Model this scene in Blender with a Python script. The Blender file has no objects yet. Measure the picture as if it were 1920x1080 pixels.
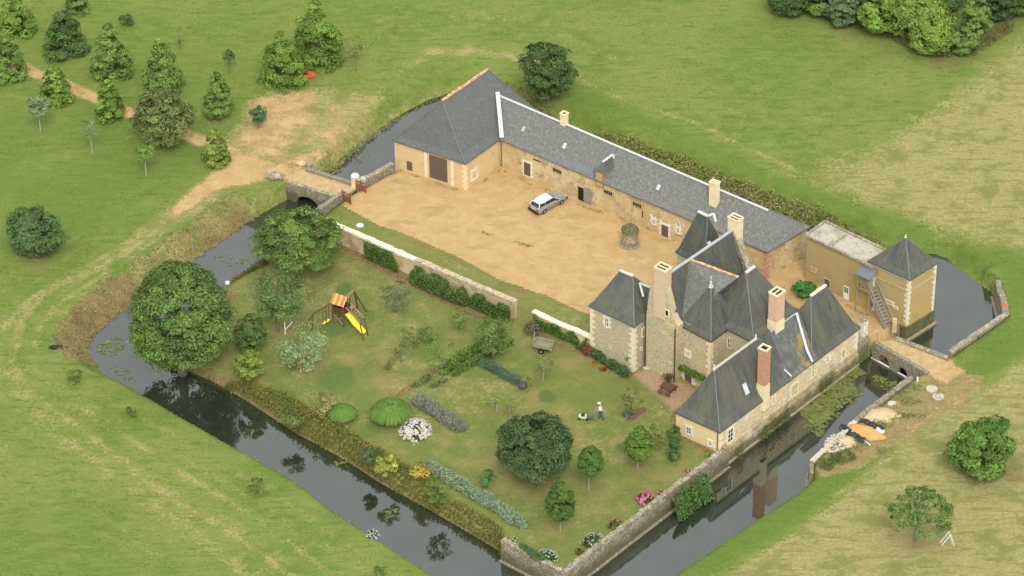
import bpy, math, random
import numpy as np
from mathutils import Vector
rnd = random.Random(7); rng = np.random.default_rng(7)
scn = bpy.context.scene
COL = scn.collection
# ------------------------------------------------------------------ camera, sky, sun, exposure
F = 6300.0; TH = math.radians(36); RD = 323.0; ROLL = math.radians(1.0)
CAM = np.array([0, -RD*math.cos(TH), RD*math.sin(TH)])
fw = np.array([0, math.cos(TH), -math.sin(TH)]); rt = np.array([1., 0, 0]); upv = np.cross(rt, fw)
cr, sr = math.cos(ROLL), math.sin(ROLL)
rt2 = cr*rt - sr*upv; up2 = sr*rt + cr*upv
cd = bpy.data.cameras.new('camera'); cam = bpy.data.objects.new('camera', cd); COL.objects.link(cam)
from mathutils import Matrix
cam.matrix_world = Matrix(((rt2[0], up2[0], -fw[0], CAM[0]), (rt2[1], up2[1], -fw[1], CAM[1]), (rt2[2], up2[2], -fw[2], CAM[2]), (0, 0, 0, 1)))
cd.sensor_width = 36; cd.lens = 36*F/1920; cd.clip_start = 1; cd.clip_end = 20000
scn.camera = cam
w = bpy.data.worlds.new("World"); scn.world = w; w.use_nodes = True
nt = w.node_tree; nt.nodes.clear()
sky = nt.nodes.new('ShaderNodeTexSky'); sky.sky_type = 'NISHITA'; sky.sun_disc = False
SUN_EL, SUN_AZ = math.radians(50), math.radians(174)     # azimuth clockwise from +Y
sky.sun_elevation = SUN_EL; sky.sun_rotation = SUN_AZ; sky.air_density = 1.0; sky.dust_density = 4; sky.ozone_density = .5
hs = nt.nodes.new('ShaderNodeHueSaturation'); hs.inputs['Saturation'].default_value = .12
bg = nt.nodes.new('ShaderNodeBackground'); bg.inputs['Strength'].default_value = .15
ow = nt.nodes.new('ShaderNodeOutputWorld')
mxs = nt.nodes.new('ShaderNodeMix'); mxs.data_type = 'RGBA'; mxs.inputs[0].default_value = .5; mxs.inputs[7].default_value = (7.9, 8.25, 8.6, 1)   # thin even cloud over the blue
nt.links.new(sky.outputs[0], hs.inputs['Color']); nt.links.new(hs.outputs[0], mxs.inputs[6]); nt.links.new(mxs.outputs[2], bg.inputs['Color']); nt.links.new(bg.outputs[0], ow.inputs[0])
ld = bpy.data.lights.new('sun', 'SUN'); ld.energy = 1.5; ld.angle = math.radians(20); ld.color = (1, .95, .86)
lo = bpy.data.objects.new('sun', ld); COL.objects.link(lo)
sd = Vector((math.sin(SUN_AZ)*math.cos(SUN_EL), math.cos(SUN_AZ)*math.cos(SUN_EL), math.sin(SUN_EL)))
lo.rotation_euler = sd.to_track_quat('Z', 'Y').to_euler(); lo.location = (0, 0, 200)
scn.view_settings.view_transform = 'Standard'; scn.view_settings.look = 'None'
scn.view_settings.exposure = 0.34; scn.view_settings.gamma = 1

# ------------------------------------------------------------------ measuring helpers (survey of the photograph)
def ray(x, y): return fw*F + rt2*(x-960) - up2*(y-540)
def G(x, y, z=0.):
    d = ray(x, y); return CAM + d*((z-CAM[2])/d[2])
def onp(x, y, p0, p1):
    d = ray(x, y); n = np.array([-(p1[1]-p0[1]), p1[0]-p0[0]])
    return CAM + d*((n @ (np.array(p0[:2])-CAM[:2]))/(n @ d[:2]))
def PX(p):
    v = np.array(p, float)-CAM; k = F/(v @ fw); return 960+k*(v @ rt2), 540-k*(v @ up2)
def height_at(y, p):
    a, b = -3., 25.
    for _ in range(40):
        m = (a+b)/2
        if PX((p[0], p[1], m))[1] > y: a = m
        else: b = m
    return a
V3 = lambda *a: np.array(a, float)
def lerp(a, b, t): return np.array(a)*(1-t)+np.array(b)*t
def unit(v): v = np.array(v, float); return v/np.linalg.norm(v)
def dirv(deg): return V3(math.cos(math.radians(deg)), math.sin(math.radians(deg)), 0)
A = dirv(-43); B = dirv(47)

# ------------------------------------------------------------------ materials
MATS = {}
def mat(name, base, layers=(), rough=.85, bump=None, coord='Object', spec=.3, metal=0, brick=None):
    """layers: (scale, lo, hi, colour, (sx,sy,sz))"""
    m = bpy.data.materials.new(name); m.use_nodes = True; MATS[name] = m
    n = m.node_tree.nodes; L = m.node_tree.links; p = n['Principled BSDF']
    p.inputs['Roughness'].default_value = rough; p.inputs['Specular IOR Level'].default_value = spec; p.inputs['Metallic'].default_value = metal
    tc = n.new('ShaderNodeTexCoord')
    cur = n.new('ShaderNodeRGB'); cur.outputs[0].default_value = (*base, 1); cur = cur.outputs[0]
    if brick:
        bt = n.new('ShaderNodeTexBrick'); mp = n.new('ShaderNodeMapping'); L.new(tc.outputs[coord], mp.inputs[0]); L.new(mp.outputs[0], bt.inputs[0])
        bt.inputs['Color1'].default_value = (*brick[0], 1); bt.inputs['Color2'].default_value = (*brick[1], 1); bt.inputs['Mortar'].default_value = (*brick[2], 1)
        bt.inputs['Scale'].default_value = 1; bt.inputs['Brick Width'].default_value = brick[3]; bt.inputs['Row Height'].default_value = brick[4]; bt.inputs['Mortar Size'].default_value = brick[5]
        cur = bt.outputs[0]
    for i, l in enumerate(layers):
        sc, a, b, c = l[:4]; st = l[4] if len(l) > 4 else (1, 1, 1)
        mp = n.new('ShaderNodeMapping'); mp.inputs['Scale'].default_value = st; mp.inputs['Location'].default_value = (i*13.7, i*5.1, i*3.3)
        L.new(tc.outputs[coord], mp.inputs[0])
        nz = n.new('ShaderNodeTexNoise'); nz.inputs['Scale'].default_value = sc; nz.inputs['Detail'].default_value = 6; nz.inputs['Roughness'].default_value = .62
        L.new(mp.outputs[0], nz.inputs[0])
        mr = n.new('ShaderNodeMapRange'); mr.inputs[1].default_value = a; mr.inputs[2].default_value = b; mr.clamp = True
        L.new(nz.outputs[0], mr.inputs[0])
        mx = n.new('ShaderNodeMix'); mx.data_type = 'RGBA'; L.new(mr.outputs[0], mx.inputs[0]); L.new(cur, mx.inputs[6]); mx.inputs[7].default_value = (*c, 1)
        cur = mx.outputs[2]
    L.new(cur, p.inputs['Base Color'])
    if bump:
        nz = n.new('ShaderNodeTexNoise'); nz.inputs['Scale'].default_value = bump[0]; nz.inputs['Detail'].default_value = 5; L.new(tc.outputs['Object'], nz.inputs[0])
        bp = n.new('ShaderNodeBump'); bp.inputs['Strength'].default_value = bump[1]; bp.inputs['Distance'].default_value = bump[2]
        L.new(nz.outputs[0], bp.inputs['Height']); L.new(bp.outputs[0], p.inputs['Normal'])
    return m
SL = ((.078, .084, .076), (.098, .102, .09), (.06, .064, .06), .4, .25, .02)
slate = mat('dark_slate', (.08, .085, .075), [(.5, .45, .68, (.13, .122, .075), (1, .35, 1)), (.9, .55, .72, (.06, .066, .064), (1.5, .2, 1)), (2.2, .5, .72, (.135, .135, .10), (2.2, .2, 1)), (9, .66, .74, (.25, .24, .19)), (1.3, .62, .75, (.045, .05, .05), (1, .3, 1))], rough=.62, coord='UV', bump=(7, .5, .05), brick=SL)
slate_old = mat('mottled_old_slate', (.1, .1, .1), [(.4, .45, .7, (.15, .155, .145)), (3, .48, .64, (.22, .215, .18)), (8, .54, .66, (.075, .08, .078)), (11, .68, .74, (.36, .33, .25)), (.6, .66, .8, (.19, .17, .12))], rough=.7, coord='UV', bump=(7, .6, .06), brick=((.145, .15, .14), (.18, .18, .165), (.11, .115, .11), .4, .25, .02))
slate_new = mat('blue_grey_slate', (.15, .17, .18), [(3, .5, .7, (.19, .20, .20)), (9, .6, .7, (.11, .125, .13))], rough=.6, coord='UV', bump=(7, .3, .04))
slate_barn = mat('barn_slate', (.09, .1, .1), [(.35, .5, .7, (.12, .13, .115), (1, .5, 1)), (4, .55, .7, (.17, .17, .15)), (1.2, .64, .76, (.07, .075, .072)), (10, .69, .74, (.38, .35, .28))], rough=.6, coord='UV', bump=(7, .5, .05), brick=((.105, .112, .105), (.128, .132, .122), (.085, .09, .086), .4, .25, .02))
zinc = mat('zinc_flashing', (.40, .44, .44), [(2, .5, .7, (.30, .34, .34))], rough=.5, bump=(8, .2, .03))
zinc_white = mat('pale_zinc_ridge', (.58, .60, .58), [(2, .5, .7, (.45, .48, .47))], rough=.5)
plaster = mat('ochre_render', (.60, .45, .24), [(.25, .45, .7, (.67, .51, .29)), (1.3, .55, .75, (.48, .34, .17)), (5, .62, .75, (.50, .37, .20))], rough=.9, bump=(9, .4, .05))
plaster_old = mat('patchy_old_render', (.52, .38, .19), [(.35, .45, .58, (.60, .49, .28)), (.9, .52, .62, (.36, .29, .16)), (2.1, .60, .66, (.66, .56, .38)), (6, .58, .66, (.33, .26, .15)), (12, .66, .72, (.70, .60, .42))], rough=.92, bump=(6, .8, .08))
plaster_dull = mat('mossy_ochre_render', (.43, .32, .15), [(.3, .48, .68, (.48, .34, .11)), (.8, .55, .7, (.33, .27, .13)), (.5, .62, .75, (.50, .42, .25))], rough=.92, bump=(8, .5, .05))
plaster_pale = mat('cream_render', (.72, .57, .31), [(.4, .5, .7, (.66, .48, .24)), (3, .62, .75, (.58, .44, .25))], rough=.9, bump=(9, .3, .04))
rubble = mat('weathered_rubble_wall', (.50, .43, .27), [(.45, .45, .65, (.43, .385, .26)), (.35, .52, .66, (.60, .46, .24)), (1.1, .58, .66, (.60, .53, .37)), (5, .52, .66, (.33, .28, .19)), (7, .6, .7, (.58, .50, .35)), (1.5, .62, .72, (.34, .31, .22))], rough=.95, bump=(5, .9, .1))
moatwall = mat('moat_side_masonry', (.64, .53, .33), [(.3, .45, .65, (.68, .53, .29)), (.7, .54, .6, (.76, .68, .50)), (1.3, .56, .68, (.48, .40, .25)), (5, .56, .66, (.34, .28, .17)), (8, .62, .7, (.66, .55, .36))], rough=.95, bump=(5, .9, .1))
def stain_low(m, z0, z1, col):
    n = m.node_tree.nodes; L = m.node_tree.links; p = n['Principled BSDF']; src = p.inputs['Base Color'].links[0].from_socket
    g = n.new('ShaderNodeNewGeometry'); sp = n.new('ShaderNodeSeparateXYZ'); L.new(g.outputs['Position'], sp.inputs[0])
    nz = n.new('ShaderNodeTexNoise'); nz.inputs['Scale'].default_value = .9; nz.inputs['Detail'].default_value = 7; nz.inputs['Roughness'].default_value = .7; L.new(g.outputs['Position'], nz.inputs[0])
    a = n.new('ShaderNodeMath'); a.operation = 'MULTIPLY_ADD'; a.inputs[1].default_value = -3.4; L.new(nz.outputs[0], a.inputs[0]); a.inputs[2].default_value = 1.7
    b = n.new('ShaderNodeMath'); b.operation = 'ADD'; L.new(a.outputs[0], b.inputs[0]); L.new(sp.outputs[2], b.inputs[1])
    mr = n.new('ShaderNodeMapRange'); mr.inputs[1].default_value = z0; mr.inputs[2].default_value = z1; mr.inputs[3].default_value = .9; mr.inputs[4].default_value = 0; L.new(b.outputs[0], mr.inputs[0])
    mx = n.new('ShaderNodeMix'); mx.data_type = 'RGBA'; L.new(mr.outputs[0], mx.inputs[0]); L.new(src, mx.inputs[6]); mx.inputs[7].default_value = (*col, 1); L.new(mx.outputs[2], p.inputs['Base Color'])
stain_low(moatwall, -1.1, .4, (.12, .105, .05))
drystone = mat('lichened_stone', (.24, .20, .13), [(1.5, .45, .65, (.20, .18, .11)), (6, .5, .62, (.42, .39, .32)), (10, .6, .68, (.13, .12, .08)), (.7, .6, .72, (.17, .19, .08))], rough=.95, bump=(5, 1, .12))
drystone_pale = mat('pale_lichened_stone', (.26, .215, .135), [(.6, .45, .6, (.20, .18, .10)), (1.8, .5, .62, (.40, .36, .27)), (6, .52, .62, (.52, .48, .40)), (10, .6, .68, (.17, .15, .11))], rough=.95, bump=(5, 1, .12))
moss = mat('mossy_plinth', (.15, .14, .07), [(1.5, .45, .6, (.08, .10, .03)), (3.5, .55, .65, (.24, .21, .12)), (9, .62, .68, (.33, .29, .2)), (.9, .6, .7, (.10, .14, .03))], rough=.95, bump=(5, 1, .15))
lime = mat('limestone', (.74, .68, .50), [(1.5, .5, .7, (.62, .55, .38)), (7, .6, .7, (.48, .42, .3))], rough=.9, bump=(10, .5, .05))
coping = mat('pale_wall_coping', (.82, .75, .55), [(1.1, .5, .66, (.70, .62, .42)), (5, .6, .7, (.5, .42, .27))], rough=.9, bump=(6, .8, .1))
coping_old = mat('rough_wall_coping', (.52, .43, .28), [(3, .48, .6, (.34, .28, .18)), (7, .55, .66, (.66, .58, .42))], rough=.95, bump=(6, 1, .12))
brick_m = mat('red_brick', (.5, .26, .16), [(3, .5, .65, (.58, .34, .22)), (9, .55, .66, (.38, .19, .12)), (.8, .6, .7, (.50, .35, .24))], rough=.9, bump=(14, .5, .04))
brick_pink = mat('pink_brick', (.64, .40, .27), [(3, .5, .65, (.70, .48, .34)), (9, .58, .68, (.52, .32, .22))], rough=.9, bump=(14, .5, .04))
stain_low(drystone_pale, -1.3, .5, (.10, .095, .045))
cream_st = mat('cream_stone', (.78, .66, .42), [(2, .5, .7, (.68, .53, .30)), (8, .62, .7, (.55, .42, .26))], rough=.9)
wood_dk = mat('weathered_dark_wood', (.14, .10, .075), [(6, .5, .65, (.09, .065, .05), (6, 6, .4)), (9, .6, .7, (.22, .17, .13), (6, 6, .4))], rough=.85)
wood_gr = mat('grey_weathered_wood', (.29, .26, .21), [(6, .5, .65, (.20, .175, .14), (5, 5, .6)), (10, .6, .7, (.38, .34, .28))], rough=.85)
wood_br = mat('brown_stained_wood', (.11, .06, .035), [(6, .5, .65, (.16, .09, .05))], rough=.7)
wood_tan = mat('tan_wood', (.33, .23, .13), [(6, .5, .65, (.24, .165, .1))], rough=.8)
rust = mat('rusty_red_iron', (.24, .09, .05), [(5, .5, .65, (.15, .06, .04))], rough=.8)
dark = mat('unlit_interior', (.015, .014, .012), rough=.9)
glass = mat('dark_window_glass', (.02, .024, .028), rough=.12, spec=.6)
glass_pale = mat('skylight_glass', (.55, .62, .63), [(3, .5, .7, (.45, .52, .54))], rough=.3)
white = mat('white_paint', (.78, .78, .74), [(4, .55, .7, (.66, .66, .60))], rough=.6)
pipe = mat('brown_drainpipe', (.10, .055, .035), rough=.5)
soilm = mat('dark_soil', (.14, .09, .05), [(3, .5, .65, (.2, .13, .07))], rough=.95, bump=(8, .8, .08))
sandm = mat('orange_sand', (.66, .34, .11), [(2, .5, .66, (.58, .27, .09)), (9, .6, .7, (.72, .42, .18))], rough=.95, bump=(9, .7, .06))
sandpale = mat('pale_sand', (.55, .43, .24), [(2, .5, .66, (.46, .35, .19))], rough=.95, bump=(9, .7, .06))
tarp = mat('black_tarpaulin', (.03, .033, .04), [(3, .55, .68, (.10, .11, .13))], rough=.35, bump=(5, .6, .08))
rubb = mat('pale_rubble_stone', (.55, .49, .37), [(2, .5, .62, (.38, .33, .24)), (5, .6, .7, (.66, .6, .48))], rough=.9, bump=(6, .6, .06))
ledge_m = mat('stained_ledge', (.36, .31, .2), [(2, .5, .65, (.22, .19, .12)), (7, .55, .66, (.45, .40, .28))], rough=.9, bump=(6, .6, .05))
concrete = mat('pale_concrete', (.47, .45, .36), [(2, .5, .65, (.36, .35, .26)), (7, .6, .7, (.58, .56, .47))], rough=.9, bump=(8, .5, .04))
concrete_roof = mat('stained_concrete_roof', (.45, .41, .32), [(.8, .5, .64, (.33, .30, .22)), (3, .56, .66, (.24, .22, .15)), (9, .6, .7, (.55, .51, .42))], rough=.9, bump=(8, .5, .04))
silver = mat('silver_car_paint', (.36, .37, .36), rough=.3, spec=.5, metal=.35)
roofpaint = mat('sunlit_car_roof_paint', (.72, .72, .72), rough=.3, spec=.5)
blackp = mat('black_plastic', (.02, .02, .022), rough=.5)
rubber = mat('tyre_rubber', (.018, .018, .018), rough=.8)
rim = mat('steel_rim', (.35, .35, .35), rough=.4, metal=.6)
redl = mat('red_lamp_lens', (.35, .03, .02), rough=.3)
platem = mat('yellow_number_plate', (.6, .5, .2), rough=.5)
orangep = mat('orange_red_paint', (.62, .10, .045), [(5, .5, .66, (.5, .16, .09))], rough=.6)
yellowp = mat('yellow_plastic', (.85, .68, .06), rough=.4)
skin_m = mat('skin', (.55, .33, .23), rough=.6)
whitecloth = mat('white_cotton', (.80, .80, .80), rough=.9)
denim = mat('blue_denim', (.05, .13, .19), rough=.9)
bootm = mat('dark_shoe_leather', (.05, .03, .02), rough=.6)
lichen = mat('orange_lichened_ridge_tile', (.52, .27, .09), [(3, .48, .58, (.62, .55, .42)), (7, .55, .62, (.42, .2, .08))], rough=.9, bump=(8, .8, .06))
lichen_or = mat('ochre_lichen', (.34, .21, .05), [(3, .5, .6, (.26, .19, .08))], rough=.95, bump=(9, .5, .03))
canopy = mat('striped_canvas', (.9, .62, .25), rough=.8)
def stripe_mat():
    m = canopy; n = m.node_tree.nodes; L = m.node_tree.links
    tc = n.new('ShaderNodeTexCoord'); wv = n.new('ShaderNodeTexWave'); wv.wave_type = 'BANDS'; wv.bands_direction = 'X'; wv.inputs['Scale'].default_value = .56
    cr_ = n.new('ShaderNodeValToRGB'); cr_.color_ramp.interpolation = 'CONSTANT'
    cr_.color_ramp.elements[0].color = (.62, .15, .05, 1); cr_.color_ramp.elements[1].color = (.72, .42, .15, 1); cr_.color_ramp.elements[1].position = .5
    L.new(tc.outputs['UV'], wv.inputs[0]); L.new(wv.outputs[0], cr_.inputs[0]); L.new(cr_.outputs[0], n['Principled BSDF'].inputs['Base Color'])
stripe_mat()
def leaf_mat():
    m = bpy.data.materials.new('leaf'); m.use_nodes = True; n = m.node_tree.nodes; L = m.node_tree.links
    p = n['Principled BSDF']; p.inputs['Roughness'].default_value = .6; p.inputs['Specular IOR Level'].default_value = .25
    at = n.new('ShaderNodeAttribute'); at.attribute_name = 'Col'; L.new(at.outputs['Color'], p.inputs['Base Color'])
    tr = n.new('ShaderNodeBsdfTranslucent'); L.new(at.outputs['Color'], tr.inputs[0])
    mx = n.new('ShaderNodeMixShader'); mx.inputs[0].default_value = .3
    L.new(p.outputs[0], mx.inputs[1]); L.new(tr.outputs[0], mx.inputs[2]); L.new(mx.outputs[0], n['Material Output'].inputs[0])
    return m
leafm = leaf_mat()
bark = mat('bark', (.20, .165, .12), [(4, .5, .65, (.13, .105, .08), (1, 1, .3))], rough=.95, bump=(6, .8, .05))
bark_pale = mat('pale_bark', (.34, .29, .22), [(4, .5, .65, (.25, .21, .16), (1, 1, .3))], rough=.95)

# ------------------------------------------------------------------ mesh helpers
LOC = {}
def finish(o, parent, origin):
    o['_'] = 0; del o['_']
    LOC[o.name] = np.array(origin, float)
    COL.objects.link(o)
    if parent is not None:
        o.parent = parent; o.location = tuple(np.array(origin)-LOC[parent.name])
    else: o.location = tuple(origin)
def tag(o, label=None, cat=None, group=None, kind=None):
    if label: o['label'] = label
    if cat: o['category'] = cat
    if group: o['group'] = group
    if kind: o['kind'] = kind
    return o
def thing(name, label, cat, loc, group=None):
    o = bpy.data.objects.new(name, None); o.empty_display_size = .3
    finish(o, None, (loc[0], loc[1], loc[2] if len(loc) > 2 else 0)); return tag(o, label, cat, group)
class MB:
    def __init__(s): s.v = []; s.f = []
    def add(s, vs, fs):
        k = len(s.v); s.v += [tuple(map(float, v)) for v in vs]; s.f += [tuple(i+k for i in f) for f in fs]; return s
    def frame(s, c, ux, uy, uz, sx, sy, sz):
        c = np.array(c, float); vs = [c+ux*sx*i+uy*sy*j+uz*sz*k for i in (-.5, .5) for j in (-.5, .5) for k in (-.5, .5)]
        return s.add(vs, [(0, 1, 3, 2), (4, 6, 7, 5), (0, 4, 5, 1), (2, 3, 7, 6), (0, 2, 6, 4), (1, 5, 7, 3)])
    def box(s, c, size, deg=0):
        return s.frame(c, dirv(deg), dirv(deg+90), V3(0, 0, 1), *size)
    def bar(s, p, q, w, h):
        p = np.array(p, float); q = np.array(q, float); t = q-p; L = np.linalg.norm(t); t = t/L
        z = V3(0, 0, 1) if abs(t[2]) < .95 else V3(1, 0, 0)
        u = unit(np.cross(t, z)); n = np.cross(u, t)
        return s.frame((p+q)/2, t, u, n, L, w, h)
    def prism(s, poly, z0, z1, z1s=None):
        n = len(poly); zt = z1s or [z1]*n; zb = z0 if isinstance(z0, (list, tuple)) else [z0]*n
        a = 0.5*sum(poly[i][0]*poly[(i+1) % n][1]-poly[(i+1) % n][0]*poly[i][1] for i in range(n))
        if a < 0: poly = poly[::-1]; zt = zt[::-1]; zb = zb[::-1]
        vs = [(p[0], p[1], b) for p, b in zip(poly, zb)]+[(p[0], p[1], z) for p, z in zip(poly, zt)]
        return s.add(vs, [tuple(range(n))[::-1], tuple(range(n, 2*n))]+[(i, (i+1) % n, n+(i+1) % n, n+i) for i in range(n)])
    def tube(s, pts, rad, n=7, cap=True):
        k = len(s.v); pts = [np.array(p, float) for p in pts]; rad = rad if isinstance(rad, (list, tuple)) else [rad]*len(pts)
        for i, p in enumerate(pts):
            t = unit(pts[min(i+1, len(pts)-1)]-pts[max(i-1, 0)])
            a = V3(1, 0, 0) if abs(t[0]) < .8 else V3(0, 1, 0); u = unit(np.cross(t, a)); v = np.cross(t, u)
            for j in range(n):
                g = 2*math.pi*j/n; s.v.append(tuple(p+(u*math.cos(g)+v*math.sin(g))*rad[i]))
        for i in range(len(pts)-1):
            for j in range(n):
                a = k+i*n+j; b = k+i*n+(j+1) % n; s.f.append((a, b, b+n, a+n))
        if cap: s.f.append(tuple(k+j for j in range(n))[::-1]); s.f.append(tuple(k+(len(pts)-1)*n+j for j in range(n)))
        return s
    def lathe(s, c, prof, n=20, jit=0):
        k = len(s.v); c = np.array(c, float)
        for r, z in prof:
            for j in range(n):
                g = 2*math.pi*j/n; rr = r*(1+jit*(rnd.random()-.5)); s.v.append((c[0]+rr*math.cos(g), c[1]+rr*math.sin(g), c[2]+z+jit*.5*(rnd.random()-.5)*(r > 0)))
        for i in range(len(prof)-1):
            for j in range(n):
                a = k+i*n+j; b = k+i*n+(j+1) % n; s.f.append((a, b, b+n, a+n))
        s.f.append(tuple(k+j for j in range(n))[::-1]); s.f.append(tuple(k+(len(prof)-1)*n+j for j in range(n)))
        return s
    def rock(s, c, size, deg=0, n=8, m=5, jit=.3):
        c = np.array(c, float); ca, sa = math.cos(math.radians(deg)), math.sin(math.radians(deg)); k = len(s.v)
        for i in range(m+1):
            ph = math.pi*i/m
            for j in range(n):
                g = 2*math.pi*j/n; r = 1+jit*(rnd.random()-.5)
                x, y, z = math.sin(ph)*math.cos(g)*r*size[0]/2, math.sin(ph)*math.sin(g)*r*size[1]/2, -math.cos(ph)*(1+jit*.4*(rnd.random()-.5))*size[2]/2
                s.v.append((c[0]+x*ca-y*sa, c[1]+x*sa+y*ca, c[2]+z))
        for i in range(m):
            for j in range(n):
                a = k+i*n+j; b = k+i*n+(j+1) % n; s.f.append((a, b, b+n, a+n))
        return s
    def build(s, name, m, parent=None, origin=None, smooth=False, uv=False, bevel=0):
        if origin is None:
            origin = LOC[parent.name] if parent is not None else (*np.mean(np.array(s.v)[:, :2], axis=0), min(v[2] for v in s.v))
        og = np.array(origin, float)
        me = bpy.data.meshes.new(name); me.from_pydata([tuple(np.array(v)-og) for v in s.v], [], s.f); me.materials.append(m)
        if uv:
            ul = me.uv_layers.new(name='UVMap')
            for p in me.polygons:
                n = np.array(p.normal); h = np.cross((0, 0, 1), n)
                h = unit(h) if np.linalg.norm(h) > .02 else V3(1, 0, 0); vd = np.cross(n, h)
                for li in p.loop_indices:
                    co = np.array(me.vertices[me.loops[li].vertex_index].co); ul.data[li].uv = (co @ h+abs(n[0])*7, co @ vd)
        if smooth: me.shade_smooth()
        o = bpy.data.objects.new(name, me); finish(o, parent, og)
        if bevel:
            b = o.modifiers.new('bevel', 'BEVEL'); b.width = bevel; b.segments = 2; b.limit_method = 'ANGLE'
        return o
def cross_dir(p0, p1):
    """along-wall unit t and outward normal facing the camera"""
    t = unit(V3(p1[0]-p0[0], p1[1]-p0[1], 0)); n = V3(t[1], -t[0], 0)
    if n @ (CAM-V3(p0[0], p0[1], 0)) < 0: n = -n
    return t, n

# ------------------------------------------------------------------ terrain
WZ = -1.8
OUT = [(166, 657, 3.6), (185, 622, 3.6), (231, 584, 3.6), (300, 533, 3.6), (364, 490, 3.4), (417, 450, 3), (480, 410, 2.6), (540, 378, .3), (600, 345, .3), (623, 322, 1.6), (657, 287, 1.8), (710, 243, 1.8), (760, 210, 1.8), (810, 185, 1.8), (850, 174, 2), (905, 178, 2), (960, 190, 2), (1040, 228, 2), (1160, 283, 2), (1350, 352, 2.2), (1480, 404, 2.2), (1540, 432, 2.2), (1584, 442, 2.2), (1649, 464, 2.2), (1700, 470, 2.2), (1755, 478, 2.2), (1776, 486, 2.2), (1806, 510, 2.2), (1835, 533, 2.2), (1862, 557, .3), (1881, 588, .3, .25), (1776, 660, .3, .25), (1745, 676, .3, .1), (1704, 707, .3, .1), (1637, 759, .3, .1), (1600, 788, .3, 0), (1550, 834, .3, 0), (1517, 864, .3, 0), (1517, 893, 1.3, -.6), (1480, 922, 1.3, -.6), (1360, 1000, 1.3, -.6), (1240, 1082, 1.3, -.6), (1080, 1195, 1.3, -.6), (1020, 1190, 1.3, -.6), (900, 1120, 1.3, -.6), (704, 996, 1.3, -.6), (632, 950, 1.3, -.6), (560, 894, 1.3, -.6), (430, 822, 1.3, -.6), (256, 721, 1.3, -.6), (192, 687, 2.0, -.9)]
INN = [(272, 655, 1.2, -.6), (340, 602, 1.2, -.6), (427, 526, 1.2, -.6), (482, 493, 1.2, -.6), (530, 452, 1, -.6), (583, 411, .3, 0), (640, 371, .3, 0), (668, 352, .3, 0), (734, 316, .3, 0)]
# the barn's and wings' moat side: real ground points
_barn_back = [G(733, 262, 3.4), G(733, 262, 3.4)+(G(1010, 208, 3.4)-G(873, 307, 3.4))]
PZ = lambda e: G(e[0], e[1], e[3] if len(e) > 3 else WZ)[:2]
INNW = [PZ(e) for e in INN]; INNT = [e[2] for e in INN]
for p in ([-12.0, 20.6], [-4.3, 30.3], [3.1, 25.6], [28.9, 4.3], [32.0, 2.2], [36.4, -1.4], [36.9, -1.6]): INNW.append(np.array(p)); INNT.append(.3)
for x, y, t in [(1755, 595, .3), (1708, 628, .3), (1702, 622, .3), (1682, 640, .3), (1634, 668, .3), (1611, 673, .3), (1360, 878, .3), (1264, 952, .3), (1058, 1113, .3), (939, 1050, .3), (940, 1035, 1.2), (874, 996, 1.2), (799, 952, 1.2), (715, 907, 1.2), (643, 860, 1.2), (596, 834, 1.2), (560, 815, 1.2), (460, 750, 1.2), (395, 713, 1.2), (335, 690, 1.2)]:
    INNW.append(G(x, y, WZ)[:2]); INNT.append(t)
OUTW = [PZ(e) for e in OUT]; OUTT = [e[2] for e in OUT]
# the outer bank behind the barn keeps its distance from the barn
S = .35
gx = np.arange(-78, 78, S); gy = np.arange(-62, 86, S); NX, NY = len(gx), len(gy)
XX, YY = np.meshgrid(gx, gy); Pg = np.stack([XX.ravel(), YY.ravel()], 1)
def sdf(poly, types=None, closed=True):
    poly = [np.array(p[:2]) for p in poly]; n = len(poly); best = np.full(len(Pg), 1e9); ty = np.zeros(len(Pg)); inside = np.zeros(len(Pg), bool)
    for i in range(n if closed else n-1):
        a = poly[i]; b = poly[(i+1) % n]; ab = b-a
        t = np.clip(((Pg-a) @ ab)/(ab @ ab+1e-9), 0, 1); d = np.hypot(Pg[:, 0]-a[0]-t*ab[0], Pg[:, 1]-a[1]-t*ab[1])
        m = d < best; best[m] = d[m]
        if types is not None:
            tv = types[i]*(1-t)+types[(i+1) % n]*t if min(types[i], types[(i+1) % n]) > .5 else np.full(len(Pg), min(types[i], types[(i+1) % n]))
            ty[m] = tv[m] if hasattr(tv, '__len__') else tv
        if closed:
            c = ((a[1] > Pg[:, 1]) != (b[1] > Pg[:, 1])); xi = (b[0]-a[0])*(Pg[:, 1]-a[1])/((b[1]-a[1]) if abs(b[1]-a[1]) > 1e-9 else 1e-9)+a[0]
            inside ^= c & (Pg[:, 0] < xi)
    return best, inside, ty
def sm(x, a=0, b=1): t = np.clip((x-a)/(b-a), 0, 1); return t*t*(3-2*t)
def vnoise(P, sc, seed):
    r = np.random.default_rng(seed).random((256, 256)); x = P[:, 0]/sc+500; y = P[:, 1]/sc+500
    xi = np.floor(x).astype(int); yi = np.floor(y).astype(int); fx = sm(x-xi); fy = sm(y-yi)
    g = lambda i, j: r[(xi+i) % 256, (yi+j) % 256]
    return (g(0, 0)*(1-fx)+g(1, 0)*fx)*(1-fy)+(g(0, 1)*(1-fx)+g(1, 1)*fx)*fy
def PW(pts, z=0): return [G(x, y, z)[:2] for x, y in pts]
def pm(pts, soft=.6, z=0, world=False):
    d, ins, _ = sdf(pts if world else PW(pts, z)); s = np.where(ins, d, -d); return sm(s, -soft, soft)
def lm(pts, width, soft=.6):
    d, _, _ = sdf(PW(pts), closed=False); return 1-sm(d, width/2-soft, width/2+soft)
dO, inO, tO = sdf(OUTW, OUTT); dI, inI, tI = sdf(INNW, INNT)
water = inO & ~inI
dl = np.where(inI, dI, dO); tl = np.where(inI, tI, tO)
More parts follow.
